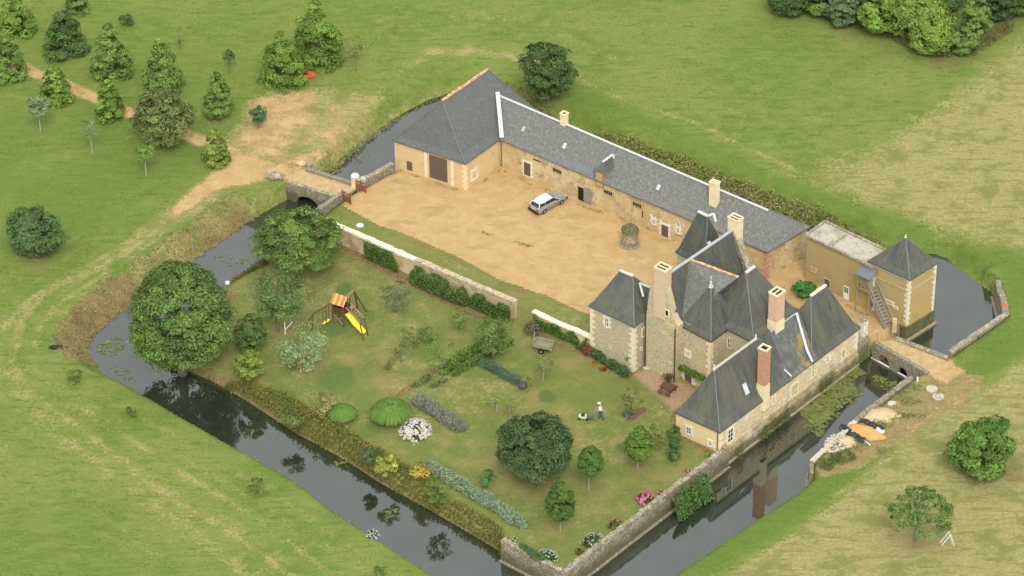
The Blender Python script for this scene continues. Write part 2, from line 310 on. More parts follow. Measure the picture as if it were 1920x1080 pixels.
nz1 = vnoise(Pg, 5, 1); nz2 = vnoise(Pg, 1.3, 2); nz3 = vnoise(Pg, 14, 3)
zl = np.where(tl < .5, WZ*(dl < .42), WZ*(1-sm(dl/np.maximum(tl, .1))**.8))
zland = np.where(tl < .5, np.where(dl < .42, WZ-.1, 0.0), WZ+(-WZ)*sm(dl/np.maximum(tl, .1)))
zg = np.where(water, WZ-.75*sm(np.minimum(dI, dO), 0, .9)-.02, zland)
# masks
court = pm([(575, 316), (640, 340), (680, 332), (737, 312), (873, 352), (938, 310), (1345, 462), (1460, 500), (1520, 480), (1560, 500), (1700, 600), (1700, 612), (1682, 618), (1640, 636), (1614, 618), (1520, 590), (1330, 500), (1190, 610), (1094, 589), (1017, 553), (939, 528), (853, 481), (755, 439), (712, 425), (660, 397), (640, 385), (628, 366), (570, 345), (520, 335)], .35)
bridge2road = pm([(1600, 620), (1700, 610), (1780, 668), (1812, 698), (1775, 722), (1735, 700), (1690, 670)], 1.2)
track = lm([(-60, 80), (30, 122), (100, 150), (170, 180), (250, 215), (330, 245), (400, 272), (470, 300), (560, 325), (640, 352)], 2.1, .5)
bare = pm([(470, 185), (560, 160), (720, 180), (690, 230), (640, 280), (590, 318), (540, 318), (480, 300), (400, 285), (440, 240)], 2.0)
apron = pm([(380, 262), (500, 300), (560, 330), (470, 345), (400, 365), (330, 410), (310, 395), (370, 340), (420, 310)], 1.0)
bare2 = lm([(700, 180), (740, 140), (810, 100), (880, 100)], 1.6, 1.2)*.6
terrace = pm([(1187, 702), (1213, 690), (1265, 712), (1340, 745), (1300, 790), (1262, 772), (1230, 738)], .25)
garden = np.where(inI, 1., 0.)*sm(dI, .6, 1.6)
strip = pm([(606, 392), (620, 388), (640, 385), (660, 397), (712, 425), (755, 439), (853, 481), (939, 528), (1017, 553), (1110, 595), (1110, 640), (990, 590), (970, 580), (700, 462), (600, 415)], .2)
dryR = pm([(1500, 330), (1640, 280), (1830, 150), (1980, 20), (2200, 300), (2100, 600), (1900, 470), (1760, 450), (1640, 400)], 5)
dryR2 = pm([(1300, 1150), (1330, 1060), (1480, 980), (1640, 860), (1730, 800), (1800, 720), (1860, 620), (2100, 560), (2200, 1200), (1300, 1300)], 2.5)
lushR = lm([(1230, 1120), (1480, 955), (1600, 870), (1730, 760), (1830, 700), (1900, 640), (2000, 600)], 3.6, 1.3)
lushR2 = lm([(1860, 640), (1930, 560), (1900, 500), (1800, 470), (1700, 430), (1500, 370), (1250, 250), (1100, 190)], 4.5, 1.6)
tr = []
for pts, wd, st in [([(300, 400), (230, 460), (150, 510), (90, 545), (40, 600), (20, 680), (60, 740), (150, 800), (270, 900), (420, 990), (560, 1090)], .9, .7),
                    ([(330, 420), (250, 480), (170, 530), (110, 570), (70, 620), (60, 690), (120, 745), (200, 790), (330, 880), (480, 970), (640, 1090)], .8, .55),
                    ([(300, 420), (210, 490), (130, 525)], 1.4, .9),
                    ([(0, 620), (60, 560), (160, 500)], 1.0, .6), ([(0, 690), (90, 800), (240, 910), (400, 1030), (500, 1100)], 2.2, .5),
                    ([(0, 830), (80, 880), (200, 970), (300, 1050)], 1.5, .35), ([(440, 330), (360, 385), (300, 420)], 2.6, .9),
                    ([(1060, 135), (1150, 180), (1300, 230), (1450, 300), (1560, 350), (1700, 400), (1850, 440)], .9, .6),
                    ([(1100, 180), (1250, 235), (1400, 300), (1520, 340), (1620, 390), (1760, 440)], .8, .5),
                    ([(800, 100), (880, 95), (960, 105), (1040, 120), (1080, 140)], 1.6, .8), ([(900, 45), (1100, 110), (1300, 160)], .8, .3),
                    ([(1330, 1080), (1480, 975), (1620, 900), (1740, 800), (1830, 730)], 1.5, .8), ([(1400, 1080), (1560, 960), (1660, 880)], 1.2, .5),
                    ([(850, 20), (1000, 40), (1150, 110)], 2, .35), ([(1560, 360), (1700, 380), (1900, 420)], 1.4, .5), ([(1540, 330), (1680, 370), (1900, 390)], .8, .5)]:
    tr.append(st*lm(pts, wd, wd*.6))
# concentric mowing wear parallel with the south-west moat
for k, st in ((1, .35), (1.8, .2), (3.2, .3), (4.6, .3)):
    o_ = 30*k
    tr.append(st*lm([(200-o_*.6, 760+o_*.75), (420-o_*.6, 870+o_*.75), (700-o_*.6, 1040+o_*.75), (860, 1180+o_)], .7, .5))
tracks = np.max(tr, axis=0)*1.2*(.4+.6*sm(vnoise(Pg, 1.1, 31)*.5+vnoise(Pg, 5, 32)*.5, .15, .7))
bankNW = sm(tl, 2.25, 2.6)*(1-sm(dO+(nz2-.5)*.8, 2.5, 3.4))*(~inO)*(~inI)
mow = (.5+.5*np.sin(dO*3.6+nz3*2.5+nz1))*(~inO)*(~inI)*(1-sm(dO, 9, 22))*sm(dO, 2, 3.5)*np.where(Pg[:, 1] > 10, .6, 1)
edge_dry = np.where(~inI, 1-sm(dO, .3, 1.5), 0)*(~water)*.9
inner_lip = np.where(inI & (tI > .5), 1-sm(dI, .35, 1.2), 0)
bed1 = lm([(640, 462), (760, 525), (880, 585), (945, 605)], 1.0, .3)       # bed along the garden wall
bed2 = lm([(745, 745), (800, 705), (880, 660), (950, 630)], .9, .4)
bed3 = lm([(1010, 625), (1060, 650), (1110, 665), (1150, 690), (1180, 705)], 1.3, .5)
bed4 = lm([(1265, 800), (1300, 830), (1335, 850)], .8, .3)
wear = np.zeros(len(Pg))
for pts_, wd_, st_ in [([(905, 436), (960, 452), (1010, 466), (1060, 480)], .5, .95), ([(800, 400), (880, 428), (905, 436)], .35, .3), ([(1060, 480), (1120, 498), (1160, 512)], .4, .35), ([(712, 430), (755, 445), (853, 486), (939, 533), (1017, 558), (1094, 594)], .7, .8), ([(880, 364), (935, 322), (1100, 388), (1345, 474)], .5, .8), ([(740, 320), (873, 366)], .5, .5), ([(1500, 592), (1640, 640)], .5, .4), ([(1640, 540), (1560, 560), (1500, 520), (1440, 560)], 2.6, .75), ([(700, 330), (760, 345), (850, 380)], 1.6, .5), ([(1180, 470), (1120, 440)], 2.0, .5)]:
    wear = np.maximum(wear, st_*lm(pts_, wd_, wd_*.9)*sm(vnoise(Pg, .9, 61)*.6+vnoise(Pg, 2.4, 62)*.6, .3, .8))
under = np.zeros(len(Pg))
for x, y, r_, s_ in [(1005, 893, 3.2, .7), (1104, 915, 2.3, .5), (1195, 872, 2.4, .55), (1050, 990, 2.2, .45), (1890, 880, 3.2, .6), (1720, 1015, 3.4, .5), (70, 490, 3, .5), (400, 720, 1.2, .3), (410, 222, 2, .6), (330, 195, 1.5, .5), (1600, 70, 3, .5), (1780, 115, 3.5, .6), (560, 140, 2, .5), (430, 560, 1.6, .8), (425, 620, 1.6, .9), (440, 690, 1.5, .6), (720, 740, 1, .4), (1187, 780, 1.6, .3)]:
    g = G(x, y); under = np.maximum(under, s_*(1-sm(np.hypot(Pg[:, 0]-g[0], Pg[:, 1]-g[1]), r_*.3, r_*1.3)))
lushspots = np.zeros(len(Pg))
for x, y, r_, s_ in [(640, 545, 1.3, .9), (620, 615, 1.4, .8), (680, 590, 1.6, .6), (630, 710, 2.4, .7), (700, 740, 2.0, .4), (530, 745, 2.3, .6), (1022, 745, 1.1, .9), (1167, 840, 1.1, .8), (1080, 865, 1, .3), (1010, 980, 1.5, .5), (760, 590, 1.5, .5), (860, 845, 1.3, .5), (910, 800, 1.6, .5), (1110, 745, 1.6, .4), (1240, 880, 1.6, .3), (700, 690, 2, .5), (880, 700, 1, .4), (700, 800, 1.6, .6), (1180, 720, 1.8, .4)]:
    g = G(x, y); lushspots = np.maximum(lushspots, s_*.85*(1-sm(np.hypot(Pg[:, 0]-g[0], (Pg[:, 1]-g[1])*.85)+(nz1-.5)*1.6+(nz2-.5)*.9, r_*.6, r_*1.25)))
weedR = pm([(1640, 770), (1700, 700), (1780, 690), (1850, 705), (1820, 760), (1700, 830), (1620, 880), (1540, 900), (1520, 880), (1560, 830)], 1.2)
sand = np.maximum.reduce([court, bridge2road*.95, track*.66, bare*.66*sm(nz1*.6+nz2*.4, .05, .6), weedR*.42*sm(nz1+nz2*.4, .4, .9), apron*.75, bare2*.6])
sand = sand*(1-strip)*(1-wear*.8)
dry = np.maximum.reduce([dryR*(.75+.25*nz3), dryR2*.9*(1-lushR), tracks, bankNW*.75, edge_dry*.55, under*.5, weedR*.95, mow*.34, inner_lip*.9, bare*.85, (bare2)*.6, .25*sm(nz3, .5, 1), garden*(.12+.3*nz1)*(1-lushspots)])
dry = dry*(1-.8*lushR*(1-weedR))*(1-.6*lushR2*(1-weedR))
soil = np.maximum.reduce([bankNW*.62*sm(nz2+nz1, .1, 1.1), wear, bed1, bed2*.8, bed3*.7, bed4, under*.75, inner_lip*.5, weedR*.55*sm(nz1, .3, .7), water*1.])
lush = np.maximum.reduce([lushspots, lushR*.7, lushR2*.6, (.34-mow*.34)*(~inI), (1-sm(np.hypot(Pg[:, 0]+46, Pg[:, 1]-22), 14, 34))*.5])*(1-under)
zg = zg+np.where(water | (court > .3), 0, (nz2-.5)*.10+(nz1-.5)*.12)*(dl > .7)*(1-terrace)
zg = zg+np.where(bankNW > .3, (vnoise(Pg, .6, 9)-.5)*.25, 0)
# zone per face
def cellavg(a): a = a.reshape(NY, NX); return (a[:-1, :-1]+a[1:, :-1]+a[:-1, 1:]+a[1:, 1:])/4
cz = {'court': cellavg(np.maximum(court*(1-strip), 0)), 'track': cellavg(np.maximum(track, bridge2road)), 'ter': cellavg(terrace), 'gar': cellavg(inI.astype(float)), 'wat': cellavg(water.astype(float))}
zone = np.zeros(cz['court'].shape, int)
zone[cz['gar'] > .5] = 1; zone[cz['track'] > .5] = 2; zone[(cz['court'] > .5)] = 3; zone[cz['ter'] > .5] = 4; zone[cz['wat'] > .6] = 5
def ground_material():
    m = bpy.data.materials.new('ground_cover'); m.use_nodes = True; n = m.node_tree.nodes; L = m.node_tree.links; p = n['Principled BSDF']
    p.inputs['Roughness'].default_value = .95; p.inputs['Specular IOR Level'].default_value = .1
    tc = n.new('ShaderNodeTexCoord')
    def noise(sc, det=5, rgh=.6, st=(1, 1, 1), rot=0):
        mp = n.new('ShaderNodeMapping'); mp.inputs['Scale'].default_value = st; mp.inputs['Rotation'].default_value = (0, 0, rot); L.new(tc.outputs['Object'], mp.inputs[0])
        z = n.new('ShaderNodeTexNoise'); z.inputs['Scale'].default_value = sc; z.inputs['Detail'].default_value = det; z.inputs['Roughness'].default_value = rgh; L.new(mp.outputs[0], z.inputs[0]); return z.outputs[0]
    def ramp(x, a, b):
        r = n.new('ShaderNodeMapRange'); r.inputs[1].default_value = a; r.inputs[2].default_value = b; r.interpolation_type = 'SMOOTHSTEP'; L.new(x, r.inputs[0]); return r.outputs[0]
    def mix(f, a, b):
        x = n.new('ShaderNodeMix'); x.data_type = 'RGBA'; L.new(f, x.inputs[0])
        for k, c in ((6, a), (7, b)):
            if isinstance(c, tuple): x.inputs[k].default_value = (*c, 1)
            else: L.new(c, x.inputs[k])
        return x.outputs[2]
    def math_(op, a, b):
        x = n.new('ShaderNodeMath'); x.operation = op
        for k, c in ((0, a), (1, b)):
            if isinstance(c, (int, float)): x.inputs[k].default_value = c
            else: L.new(c, x.inputs[k])
        return x.outputs[0]
    def attr(nm): a = n.new('ShaderNodeAttribute'); a.attribute_name = nm; return a.outputs['Fac']
    big = noise(.09, 4); med = noise(.55, 6, .65); fine = noise(3.2, 6, .7); streak = noise(1.1, 5, .65, (.35, 1.6, 1), math.radians(20)); vfine = noise(9, 3, .6)
    def mask(a, k=.9, lo=.25, hi=.75):   # attribute broken up by noise
        j = math_('ADD', math_('MULTIPLY', math_('SUBTRACT', med, .5), k), math_('MULTIPLY', math_('SUBTRACT', fine, .5), k*1.3))
        s = math_('MULTIPLY', math_('MULTIPLY', attr(a), math_('SUBTRACT', 1.0, attr(a))), 4.0)
        return ramp(math_('ADD', attr(a), math_('MULTIPLY', j, math_('ADD', s, .25))), lo, hi)
    g = mix(ramp(big, .4, .62), (.145, .205, .040), (.205, .245, .060))
    g = mix(ramp(med, .45, .68), g, (.225, .25, .068))
    g = mix(ramp(streak, .5, .68), g, (.115, .19, .033))
    g = mix(ramp(fine, .55, .75), g, (.25, .27, .085))
    g = mix(ramp(fine, .45, .30), g, (.085, .15, .024))
    g = mix(ramp(streak, .48, .3), g, (.21, .24, .075))
    gl = mix(ramp(fine, .4, .65), (.09, .16, .028), (.13, .20, .038)); g = mix(math_('MULTIPLY', mask('lush'), .75), g, gl)
    gg = mix(ramp(med, .4, .62), (.15, .195, .046), (.195, .212, .06)); gg = mix(ramp(noise(.22, 5, .7), .48, .64), gg, (.245, .22, .08)); gg = mix(ramp(fine, .5, .75), gg, (.225, .21, .085)); gg = mix(ramp(fine, .44, .26), gg, (.155, .175, .045)); gg = mix(math_('MULTIPLY', mask('lush'), .8), gg, (.09, .155, .04))
    g = mix(attr('garden'), g, gg)
    d = mix(ramp(fine, .38, .66), (.28, .25, .095), (.41, .355, .16)); d = mix(ramp(vfine, .5, .78), d, (.46, .39, .19)); d = mix(ramp(noise(.3, 6, .7), .5, .62), d, (.22, .225, .07)); d = mix(ramp(streak, .5, .35), d, (.22, .21, .07))
    g = mix(math_('MULTIPLY', mask('dry'), .85), g, d)
    s = mix(ramp(fine, .4, .64), (.15, .10, .045), (.28, .19, .09)); s = mix(ramp(vfine, .56, .7), s, (.36, .27, .14)); g = mix(math_('MULTIPLY', mask('soil'), .88), g, s)
    c = mix(ramp(med, .38, .64), (.46, .305, .135), (.53, .37, .175)); c = mix(ramp(vfine, .48, .64), c, (.38, .265, .13)); c = mix(ramp(fine, .58, .74), c, (.58, .44, .24)); c = mix(ramp(noise(.35, 5, .7, (1, 2.2, 1), math.radians(40)), .5, .66), c, (.37, .265, .125))
    c = mix(ramp(noise(26, 2, .5), .6, .72), c, (.38, .26, .12))
    g = mix(mask('sand', .7, .3, .7), g, c)
    t = mix(ramp(fine, .4, .65), (.34, .22, .13), (.43, .29, .18)); t = mix(ramp(vfine, .5, .65), t, (.50, .38, .26)); g = mix(attr('terrace'), g, t)
    L.new(g, p.inputs['Base Color'])
    bp = n.new('ShaderNodeBump'); bp.inputs['Strength'].default_value = .9; bp.inputs['Distance'].default_value = .16
    h = math_('ADD', fine, math_('MULTIPLY', vfine, .5)); L.new(math_('MULTIPLY', h, math_('SUBTRACT', 1.05, math_('MULTIPLY', mask('sand', .7, .3, .7), .75))), bp.inputs['Height']); L.new(bp.outputs[0], p.inputs['Normal'])
    return m
groundm = ground_material()
attrs = {'dry': dry, 'soil': soil, 'sand': sand, 'lush': lush, 'garden': garden*(1-strip*.4), 'terrace': terrace}
idx = np.arange(NX*NY).reshape(NY, NX)
quads = np.stack([idx[:-1, :-1], idx[:-1, 1:], idx[1:, 1:], idx[1:, :-1]], -1)
def terrain_obj(name, zid, extra=False):
    q = quads[zone == zid]; used, inv = np.unique(q, return_inverse=True); inv = inv.reshape(-1, 4)
    co = np.column_stack([Pg[used], zg[used]]); at = {k: v[used].copy() for k, v in attrs.items()}; f = inv.copy()
    if extra:   # outer land reaching the horizon, in rings
        x0, x1, y0, y1 = gx[0], gx[-1], gy[0], gy[-1]; R_ = [0, 40, 200, 1000, 5000]; ev = []; ef = []; n0 = len(co)
        for r in R_:
            for t in np.linspace(0, 1, 9)[:-1]: ev.append((x0-r+(x1-x0+2*r)*t, y0-r))
            for t in np.linspace(0, 1, 9)[:-1]: ev.append((x1+r, y0-r+(y1-y0+2*r)*t))
            for t in np.linspace(0, 1, 9)[:-1]: ev.append((x1+r-(x1-x0+2*r)*t, y1+r))
            for t in np.linspace(0, 1, 9)[:-1]: ev.append((x0-r, y1+r-(y1-y0+2*r)*t))
        for k in range(len(R_)-1):
            for j in range(32): a = n0+k*32+j; b = n0+k*32+(j+1) % 32; ef.append((a, a+32, b+32, b))
        co = np.vstack([co, [(x, y, -.03) for x, y in ev]]); f = np.vstack([f, ef])
        for k in at: at[k] = np.concatenate([at[k], np.full(len(ev), .25 if k == 'dry' else 0.)])
    me = bpy.data.meshes.new(name); me.vertices.add(len(co)); me.vertices.foreach_set('co', co.ravel())
    me.loops.add(len(f)*4); me.loops.foreach_set('vertex_index', f.ravel().astype(np.int32))
    me.polygons.add(len(f)); me.polygons.foreach_set('loop_start', np.arange(0, len(f)*4, 4, dtype=np.int32))
    me.update(calc_edges=True); me.validate(); me.materials.append(groundm)
    for k, v in at.items(): a = me.attributes.new(k, 'FLOAT', 'POINT'); a.data.foreach_set('value', v.astype(np.float32))
    me.shade_smooth(); o = bpy.data.objects.new(name, me); finish(o, None, (0, 0, 0)); tag(o, kind='structure')
terrain_obj('meadow', 0, True); terrain_obj('garden_lawn', 1); terrain_obj('dirt_track', 2); terrain_obj('gravel_courtyard', 3); terrain_obj('gravel_terrace', 4); terrain_obj('moat_bed', 5)
def zat(x, y):
    i = min(max(int(round((x-gx[0])/S)), 0), NX-1); j = min(max(int(round((y-gy[0])/S)), 0), NY-1); return zg[j*NX+i]
# water
wm = bpy.data.materials.new('still_moat_water'); wm.use_nodes = True
n = wm.node_tree.nodes; L = wm.node_tree.links; p = n['Principled BSDF']; p.inputs['Roughness'].default_value = .04; p.inputs['IOR'].default_value = 2.3
tc = n.new('ShaderNodeTexCoord'); nz = n.new('ShaderNodeTexNoise'); nz.inputs['Scale'].default_value = .35; nz.inputs['Detail'].default_value = 5; L.new(tc.outputs['Object'], nz.inputs[0])
rp = n.new('ShaderNodeValToRGB'); rp.color_ramp.elements[0].position = .4; rp.color_ramp.elements[0].color = (.022, .030, .017, 1); rp.color_ramp.elements[1].position = .68; rp.color_ramp.elements[1].color = (.034, .042, .024, 1)
L.new(nz.outputs[0], rp.inputs[0]); L.new(rp.outputs[0], p.inputs['Base Color'])
wv = n.new('ShaderNodeTexNoise'); wv.inputs['Scale'].default_value = 2.6; wv.inputs['Detail'].default_value = 2
mpw = n.new('ShaderNodeMapping'); mpw.inputs['Scale'].default_value = (1, 2.2, 1); mpw.inputs['Rotation'].default_value = (0, 0, .5); L.new(tc.outputs['Object'], mpw.inputs[0]); L.new(mpw.outputs[0], wv.inputs[0])
# the wide pond on the east side is ruffled, the rest is still
sx_ = n.new('ShaderNodeSeparateXYZ'); L.new(tc.outputs['Object'], sx_.inputs[0])
mr = n.new('ShaderNodeMapRange'); mr.inputs[1].default_value = 36; mr.inputs[2].default_value = 41; mr.inputs[3].default_value = .012; mr.inputs[4].default_value = .16; L.new(sx_.outputs[0], mr.inputs[0])
bp = n.new('ShaderNodeBump'); bp.inputs['Distance'].default_value = .05; L.new(mr.outputs[0], bp.inputs['Strength']); L.new(wv.outputs[0], bp.inputs['Height']); L.new(bp.outputs[0], p.inputs['Normal'])
wmask = (water | (dl < 1.0)); wc = cellavg(wmask.astype(float)) > .01
q = quads[wc]; used, inv = np.unique(q, return_inverse=True); inv = inv.reshape(-1, 4)
co = np.column_stack([Pg[used], np.full(len(used), WZ)])
me = bpy.data.meshes.new('moat_water'); me.from_pydata(co.tolist(), [], inv.tolist()); me.materials.append(wm); me.shade_smooth()
o = bpy.data.objects.new('moat_water', me); finish(o, None, (0, 0, 0)); tag(o, kind='structure')
#SPLIT1
# ================================================================== buildings
def inset(poly, d):
    poly = [np.array(p[:2], float) for p in poly]; c = np.mean(poly, axis=0); out = []; n = len(poly)
    for i in range(n):
        p = poly[i]; a = unit(poly[i-1]-p); b = unit(poly[(i+1) % n]-p); s = abs(a[0]*b[1]-a[1]*b[0]); out.append(p+(a+b)*d/max(s, .3))
    return out
def hip_roof(name, m, parent, cn, ze, r0, r1, flare=.2, fdrop=.12, zc=zinc, ridge_w=.22, hips=True, ridge=True, along='B', ridge_mat=None):
    """cn: a,b,c,d xy (a,b front edge left-right as seen, then c behind b, d behind a)"""
    a, b, c, d = [V3(p[0], p[1], ze) for p in cn]; r0 = np.array(r0, float); r1 = np.array(r1, float)
    ends = {'B': (r0, r0, r1, r1), 'A': (r0, r1, r1, r0)}[along]
    mids = []
    for p, e in zip((a, b, c, d), ends):
        q = lerp(p, e, flare); q[2] = ze+(e[2]-ze)*fdrop; mids.append(q)
    mb = MB(); lo_ = [p-V3(0, 0, .14) for p in (a, b, c, d)]
    vs = [a, b, c, d]+mids+[r0, r1]+lo_
    f = [(0, 1, 5, 4), (1, 2, 6, 5), (2, 3, 7, 6), (3, 0, 4, 7)]
    if along == 'B': f += [(4, 5, 8), (5, 6, 9, 8), (6, 7, 9), (7, 4, 8, 9)]
    else: f += [(4, 5, 9, 8), (5, 6, 9), (6, 7, 8, 9), (7, 4, 8)]
    f += [(10, 11, 1, 0), (11, 12, 2, 1), (12, 13, 3, 2), (13, 10, 0, 3), (13, 12, 11, 10)]
    mb.add(vs, f); o = mb.build(name, m, parent, uv=True)
    if ridge and np.linalg.norm(r1-r0) > .1:
        MB().bar(r0+V3(0, 0, .05), r1+V3(0, 0, .05), ridge_w*1.3, .14).build('ridge_flashing', ridge_mat or zc, o)
    if hips and np.linalg.norm(r1-r0) > -1:
        h = MB()
        for p, q, e in zip((a, b, c, d), mids, ends):
            h.bar(p+V3(0, 0, .02), q+V3(0, 0, .02), .09, .05); h.bar(q+V3(0, 0, .02), e+V3(0, 0, .02), .09, .05)
        if np.linalg.norm(r1-r0) < .1: h.box(r0-V3(0, 0, .02), (.3, .3, .14), 47)
        h.build('hip_flashing', m if hips == 'same' else MATS['hipline'], o)
    return o
mat('hipline', (.14, .155, .15), rough=.55)
def walls(name, m, parent, poly, z0, z1, origin=None):
    return MB().prism(poly, z0, z1).build(name, m, parent)
def gutter(parent, p, q, z, m=None, nm='eaves_gutter', out=.06):
    t, n_ = cross_dir(p, q); P_ = V3(p[0], p[1], z)+n_*out; Q_ = V3(q[0], q[1], z)+n_*out
    MB().bar(P_, Q_, .11, .10).build(nm, m or zinc_white, parent)
def quoins(parent, p, d1, d2, z0, z1, m=lime, h=.32, L=.5):
    """alternating corner blocks at xy p; d1, d2 unit directions along the two walls"""
    mb = MB(); z = z0; k = 0
    while z < z1-.1:
        a, b = (L, L*.55) if k % 2 else (L*.55, L); a *= rnd.uniform(.8, 1.2); b *= rnd.uniform(.8, 1.2)
        hh = min(h*rnd.uniform(.85, 1.15), z1-z); c = np.array([p[0], p[1], 0.]); e = .03
        o_ = c-(np.array(d1)+np.array(d2))*e
        pts = [o_, o_+np.array(d1)*(a+e), o_+np.array(d1)*(a+e)+np.array(d2)*(b+e), o_+np.array(d2)*(b+e)]
        mb.prism([q[:2] for q in pts], z+.01, z+hh-.01); z += hh; k += 1
    mb.build('corner_stones', m, parent)
def opening(parent, p0, p1, px, py, w, h, kind='win', surround=lime, sw=.16, jag=False, label=None):
    t, n_ = cross_dir(p0, p1); c = onp(px, py, p0, p1); Z = V3(0, 0, 1)
    if (G(1900, 500)-G(20, 500)) @ t < 0: t = -t
    nm = {'win': 'window', 'door': 'door', 'slit': 'vent_slit', 'shut': 'shutter', 'wdoor': 'glazed_door', 'bars': 'barred_window', 'open': 'doorway', 'blind': 'blocked_opening'}[kind]
    root = None
    def B_(cx, cz, sx_, sz_, d0, d1): return c+t*cx+Z*cz+n_*((d0+d1)/2), t, n_, Z, sx_, d1-d0, sz_
    pane = {'win': glass, 'door': wood_dk, 'slit': dark, 'shut': wood_dk, 'wdoor': white, 'bars': dark, 'open': dark, 'blind': plaster_old}[kind]
    mb = MB(); mb.frame(*B_(0, 0, w, h, -.05, .035))
    if kind in ('door', 'shut'):
        k = max(2, int(w/.22))
        for i in range(k): mb.frame(*B_(-w/2+w*(i+.5)/k, 0, w/k-.03, h-.06, .03, .05))
        mb.frame(*B_(0, h*.28, w*.9, .09, .045, .07)); mb.frame(*B_(0, -h*.28, w*.9, .09, .045, .07))
    root = mb.build(nm, pane, parent)
    if label: root['label'] = label
    if surround:
        f = MB()
        if jag:
            z = -h/2-.05; i = 0
            while z < h/2+.15:
                for s_ in (-1, 1):
                    ww = sw*(1.7 if (i+(s_ > 0)) % 2 else .9); f.frame(*B_(s_*(w/2+ww/2), z+.13, ww, .25, -.04, .065))
                z += .27; i += 1
            f.frame(*B_(0, h/2+sw*.6, w-.002, sw*1.2, -.04, .068)); f.frame(*B_(0, -h/2-sw*.4, w-.002, sw*.8, -.04, .068))
        else:
            for s_ in (-1, 1): f.frame(*B_(s_*(w/2+sw/2), 0, sw, h+sw*1.6, -.04, .065))
            f.frame(*B_(0, h/2+sw*.45, w-.002, sw*.9, -.04, .063)); f.frame(*B_(0, -h/2-sw*.35, w-.002, sw*.7, -.04, .08))
        f.build('stone_surround', surround, root)
    if kind == 'win':
        f = MB(); e = .06
        for s_ in (-1, 1): f.frame(*B_(s_*(w/2-e/2), 0, e, h, .03, .06))
        for zz in (-h/2+e/2, h/2-e/2): f.frame(*B_(0, zz, w-2*e, e, .03, .058))
        f.frame(*B_(0, 0, e*.9, h-2*e, .03, .062))
        for k in range(1, max(2, int(h/.4))): f.frame(*B_(0, -h/2+h*k/max(2, int(h/.4)), w-2*e, .035, .03, .055))
        f.build('window_frame', white, root)
    if kind == 'wdoor':
        g = MB()
        for i in (-1, 1):
            for k in range(3): g.frame(*B_(i*w*.2, h*.08+k*h*.14, w*.32, h*.11, .03, .045))
        g.build('pane', glass, root)
    if kind == 'bars':
        f = MB()
        for i in range(1, 4): f.frame(*B_(-w/2+w*i/4, 0, .05, h, .03, .06))
        f.build('iron_bar', wood_gr, root)
    return root
def chimney(parent, c, z0, z1, wa, wb, m, deg=-43, flues=2, cap=cream_st, base=None, zb=None):
    o = MB().box((c[0], c[1], (z0+z1)/2), (wa, wb, z1-z0), deg).build('chimney', m, parent)
    k = MB(); u, v = dirv(deg), dirv(deg+90); C_ = V3(c[0], c[1], z1+.09); th = .13
    for s_ in (-1, 1):
        k.frame(C_+u*s_*(wa/2-.02), u, v, V3(0, 0, 1), th, wb+.1, .18); k.frame(C_+v*s_*(wb/2-.02), u, v, V3(0, 0, 1), wa-th-.04, th, .17)
    if flues == 2:
        if wa >= wb: k.frame(C_, v, u, V3(0, 0, 1), .1, wa-.1, .16)
        else: k.frame(C_, u, v, V3(0, 0, 1), .1, wb-.1, .16)
    k.build('chimney_cap', cap, o)
    MB().box((c[0], c[1], z1+.01), (wa-.14, wb-.14, .04), deg).build('flue', dark, o)
    if base: MB().box((c[0], c[1], (z0+zb)/2), (wa+.08, wb+.08, zb-z0), deg).build('chimney_base', base, o)
    return o
def strip_bar(parent, pts, w=.22, h=.07, m=None, nm='zinc_strip', lift=.06):
    mb = MB()
    for p, q in zip(pts[:-1], pts[1:]): mb.bar(np.array(p)+V3(0, 0, lift), np.array(q)+V3(0, 0, lift), w, h)
    return mb.build(nm, m or zinc, parent)
def rp(x, y, z): return G(x, y, z)

mat('pink_stone', (.62, .47, .30), [(1, .45, .65, (.66, .42, .24)), (3, .5, .64, (.55, .45, .28)), (8, .58, .68, (.72, .6, .42))], rough=.9, bump=(9, .5, .05))
# ---- barn
a, b, c = G(733, 262, 3.4), G(873, 307, 3.4), G(1010, 208, 3.4); d = a+c-b
barn = thing('barn', 'tall barn with big hipped slate roof and dark double cart doors', 'barn', ((a+b+c+d)/4)[:2].tolist()+[0])
pw = inset([a, b, c, d], .22); bw = walls('wall', plaster, barn, pw, WZ-.5, 3.32)
hip_roof('roof', slate_barn, barn, (a, b, c, d), 3.4, (-6.64, 20.7, 8.15), (-2.04, 26.52, 8.1), flare=.16, fdrop=.11, ridge=False)
ro = [o for o in barn.children if o.name.startswith('roof')][0]
lm_ = MB(); r0, r1 = V3(-6.64, 20.7, 8.2), V3(-2.04, 26.52, 8.15)
for k in range(16): lm_.frame(lerp(r0, r1, (k+.5)/16)+V3(0, 0, rnd.uniform(-.02, .02)), unit(r1-r0), unit(np.cross(V3(0, 0, 1), r1-r0)), V3(0, 0, 1), .42, .30, .14)
lm_.build('ridge_tiles', lichen, ro)
for x, y, sz in [(925, 118, .5), (862, 178, .7), (850, 186, .5), (868, 170, .6), (895, 150, .5), (888, 155, .6), (877, 163, .6), (840, 192, .5), (836, 212, .25)]:
    pass
opening(bw, pw[0], pw[1], 822, 316, 2.1, 2.75, 'door', None)
tt, nn = cross_dir(pw[0], pw[1])
for x in (799, 848):
    q = onp(x, 318, pw[0], pw[1]); MB().frame(V3(q[0], q[1], 1.65)+nn*.0, tt, nn, V3(0, 0, 1), .3, .1, 3.25).build('stone_jamb', lime, bw)
opening(bw, pw[0], pw[1], 768, 311, .62, 1.05, 'shut', None)
opening(bw, pw[1], pw[2], 889, 327, .6, .9, 'blind', lime, sw=.28)
quoins(bw, pw[1], unit(np.append(pw[0]-pw[1], 0)), unit(np.append(pw[2]-pw[1], 0)), 0, 3.2, cream_st, .3, .35)
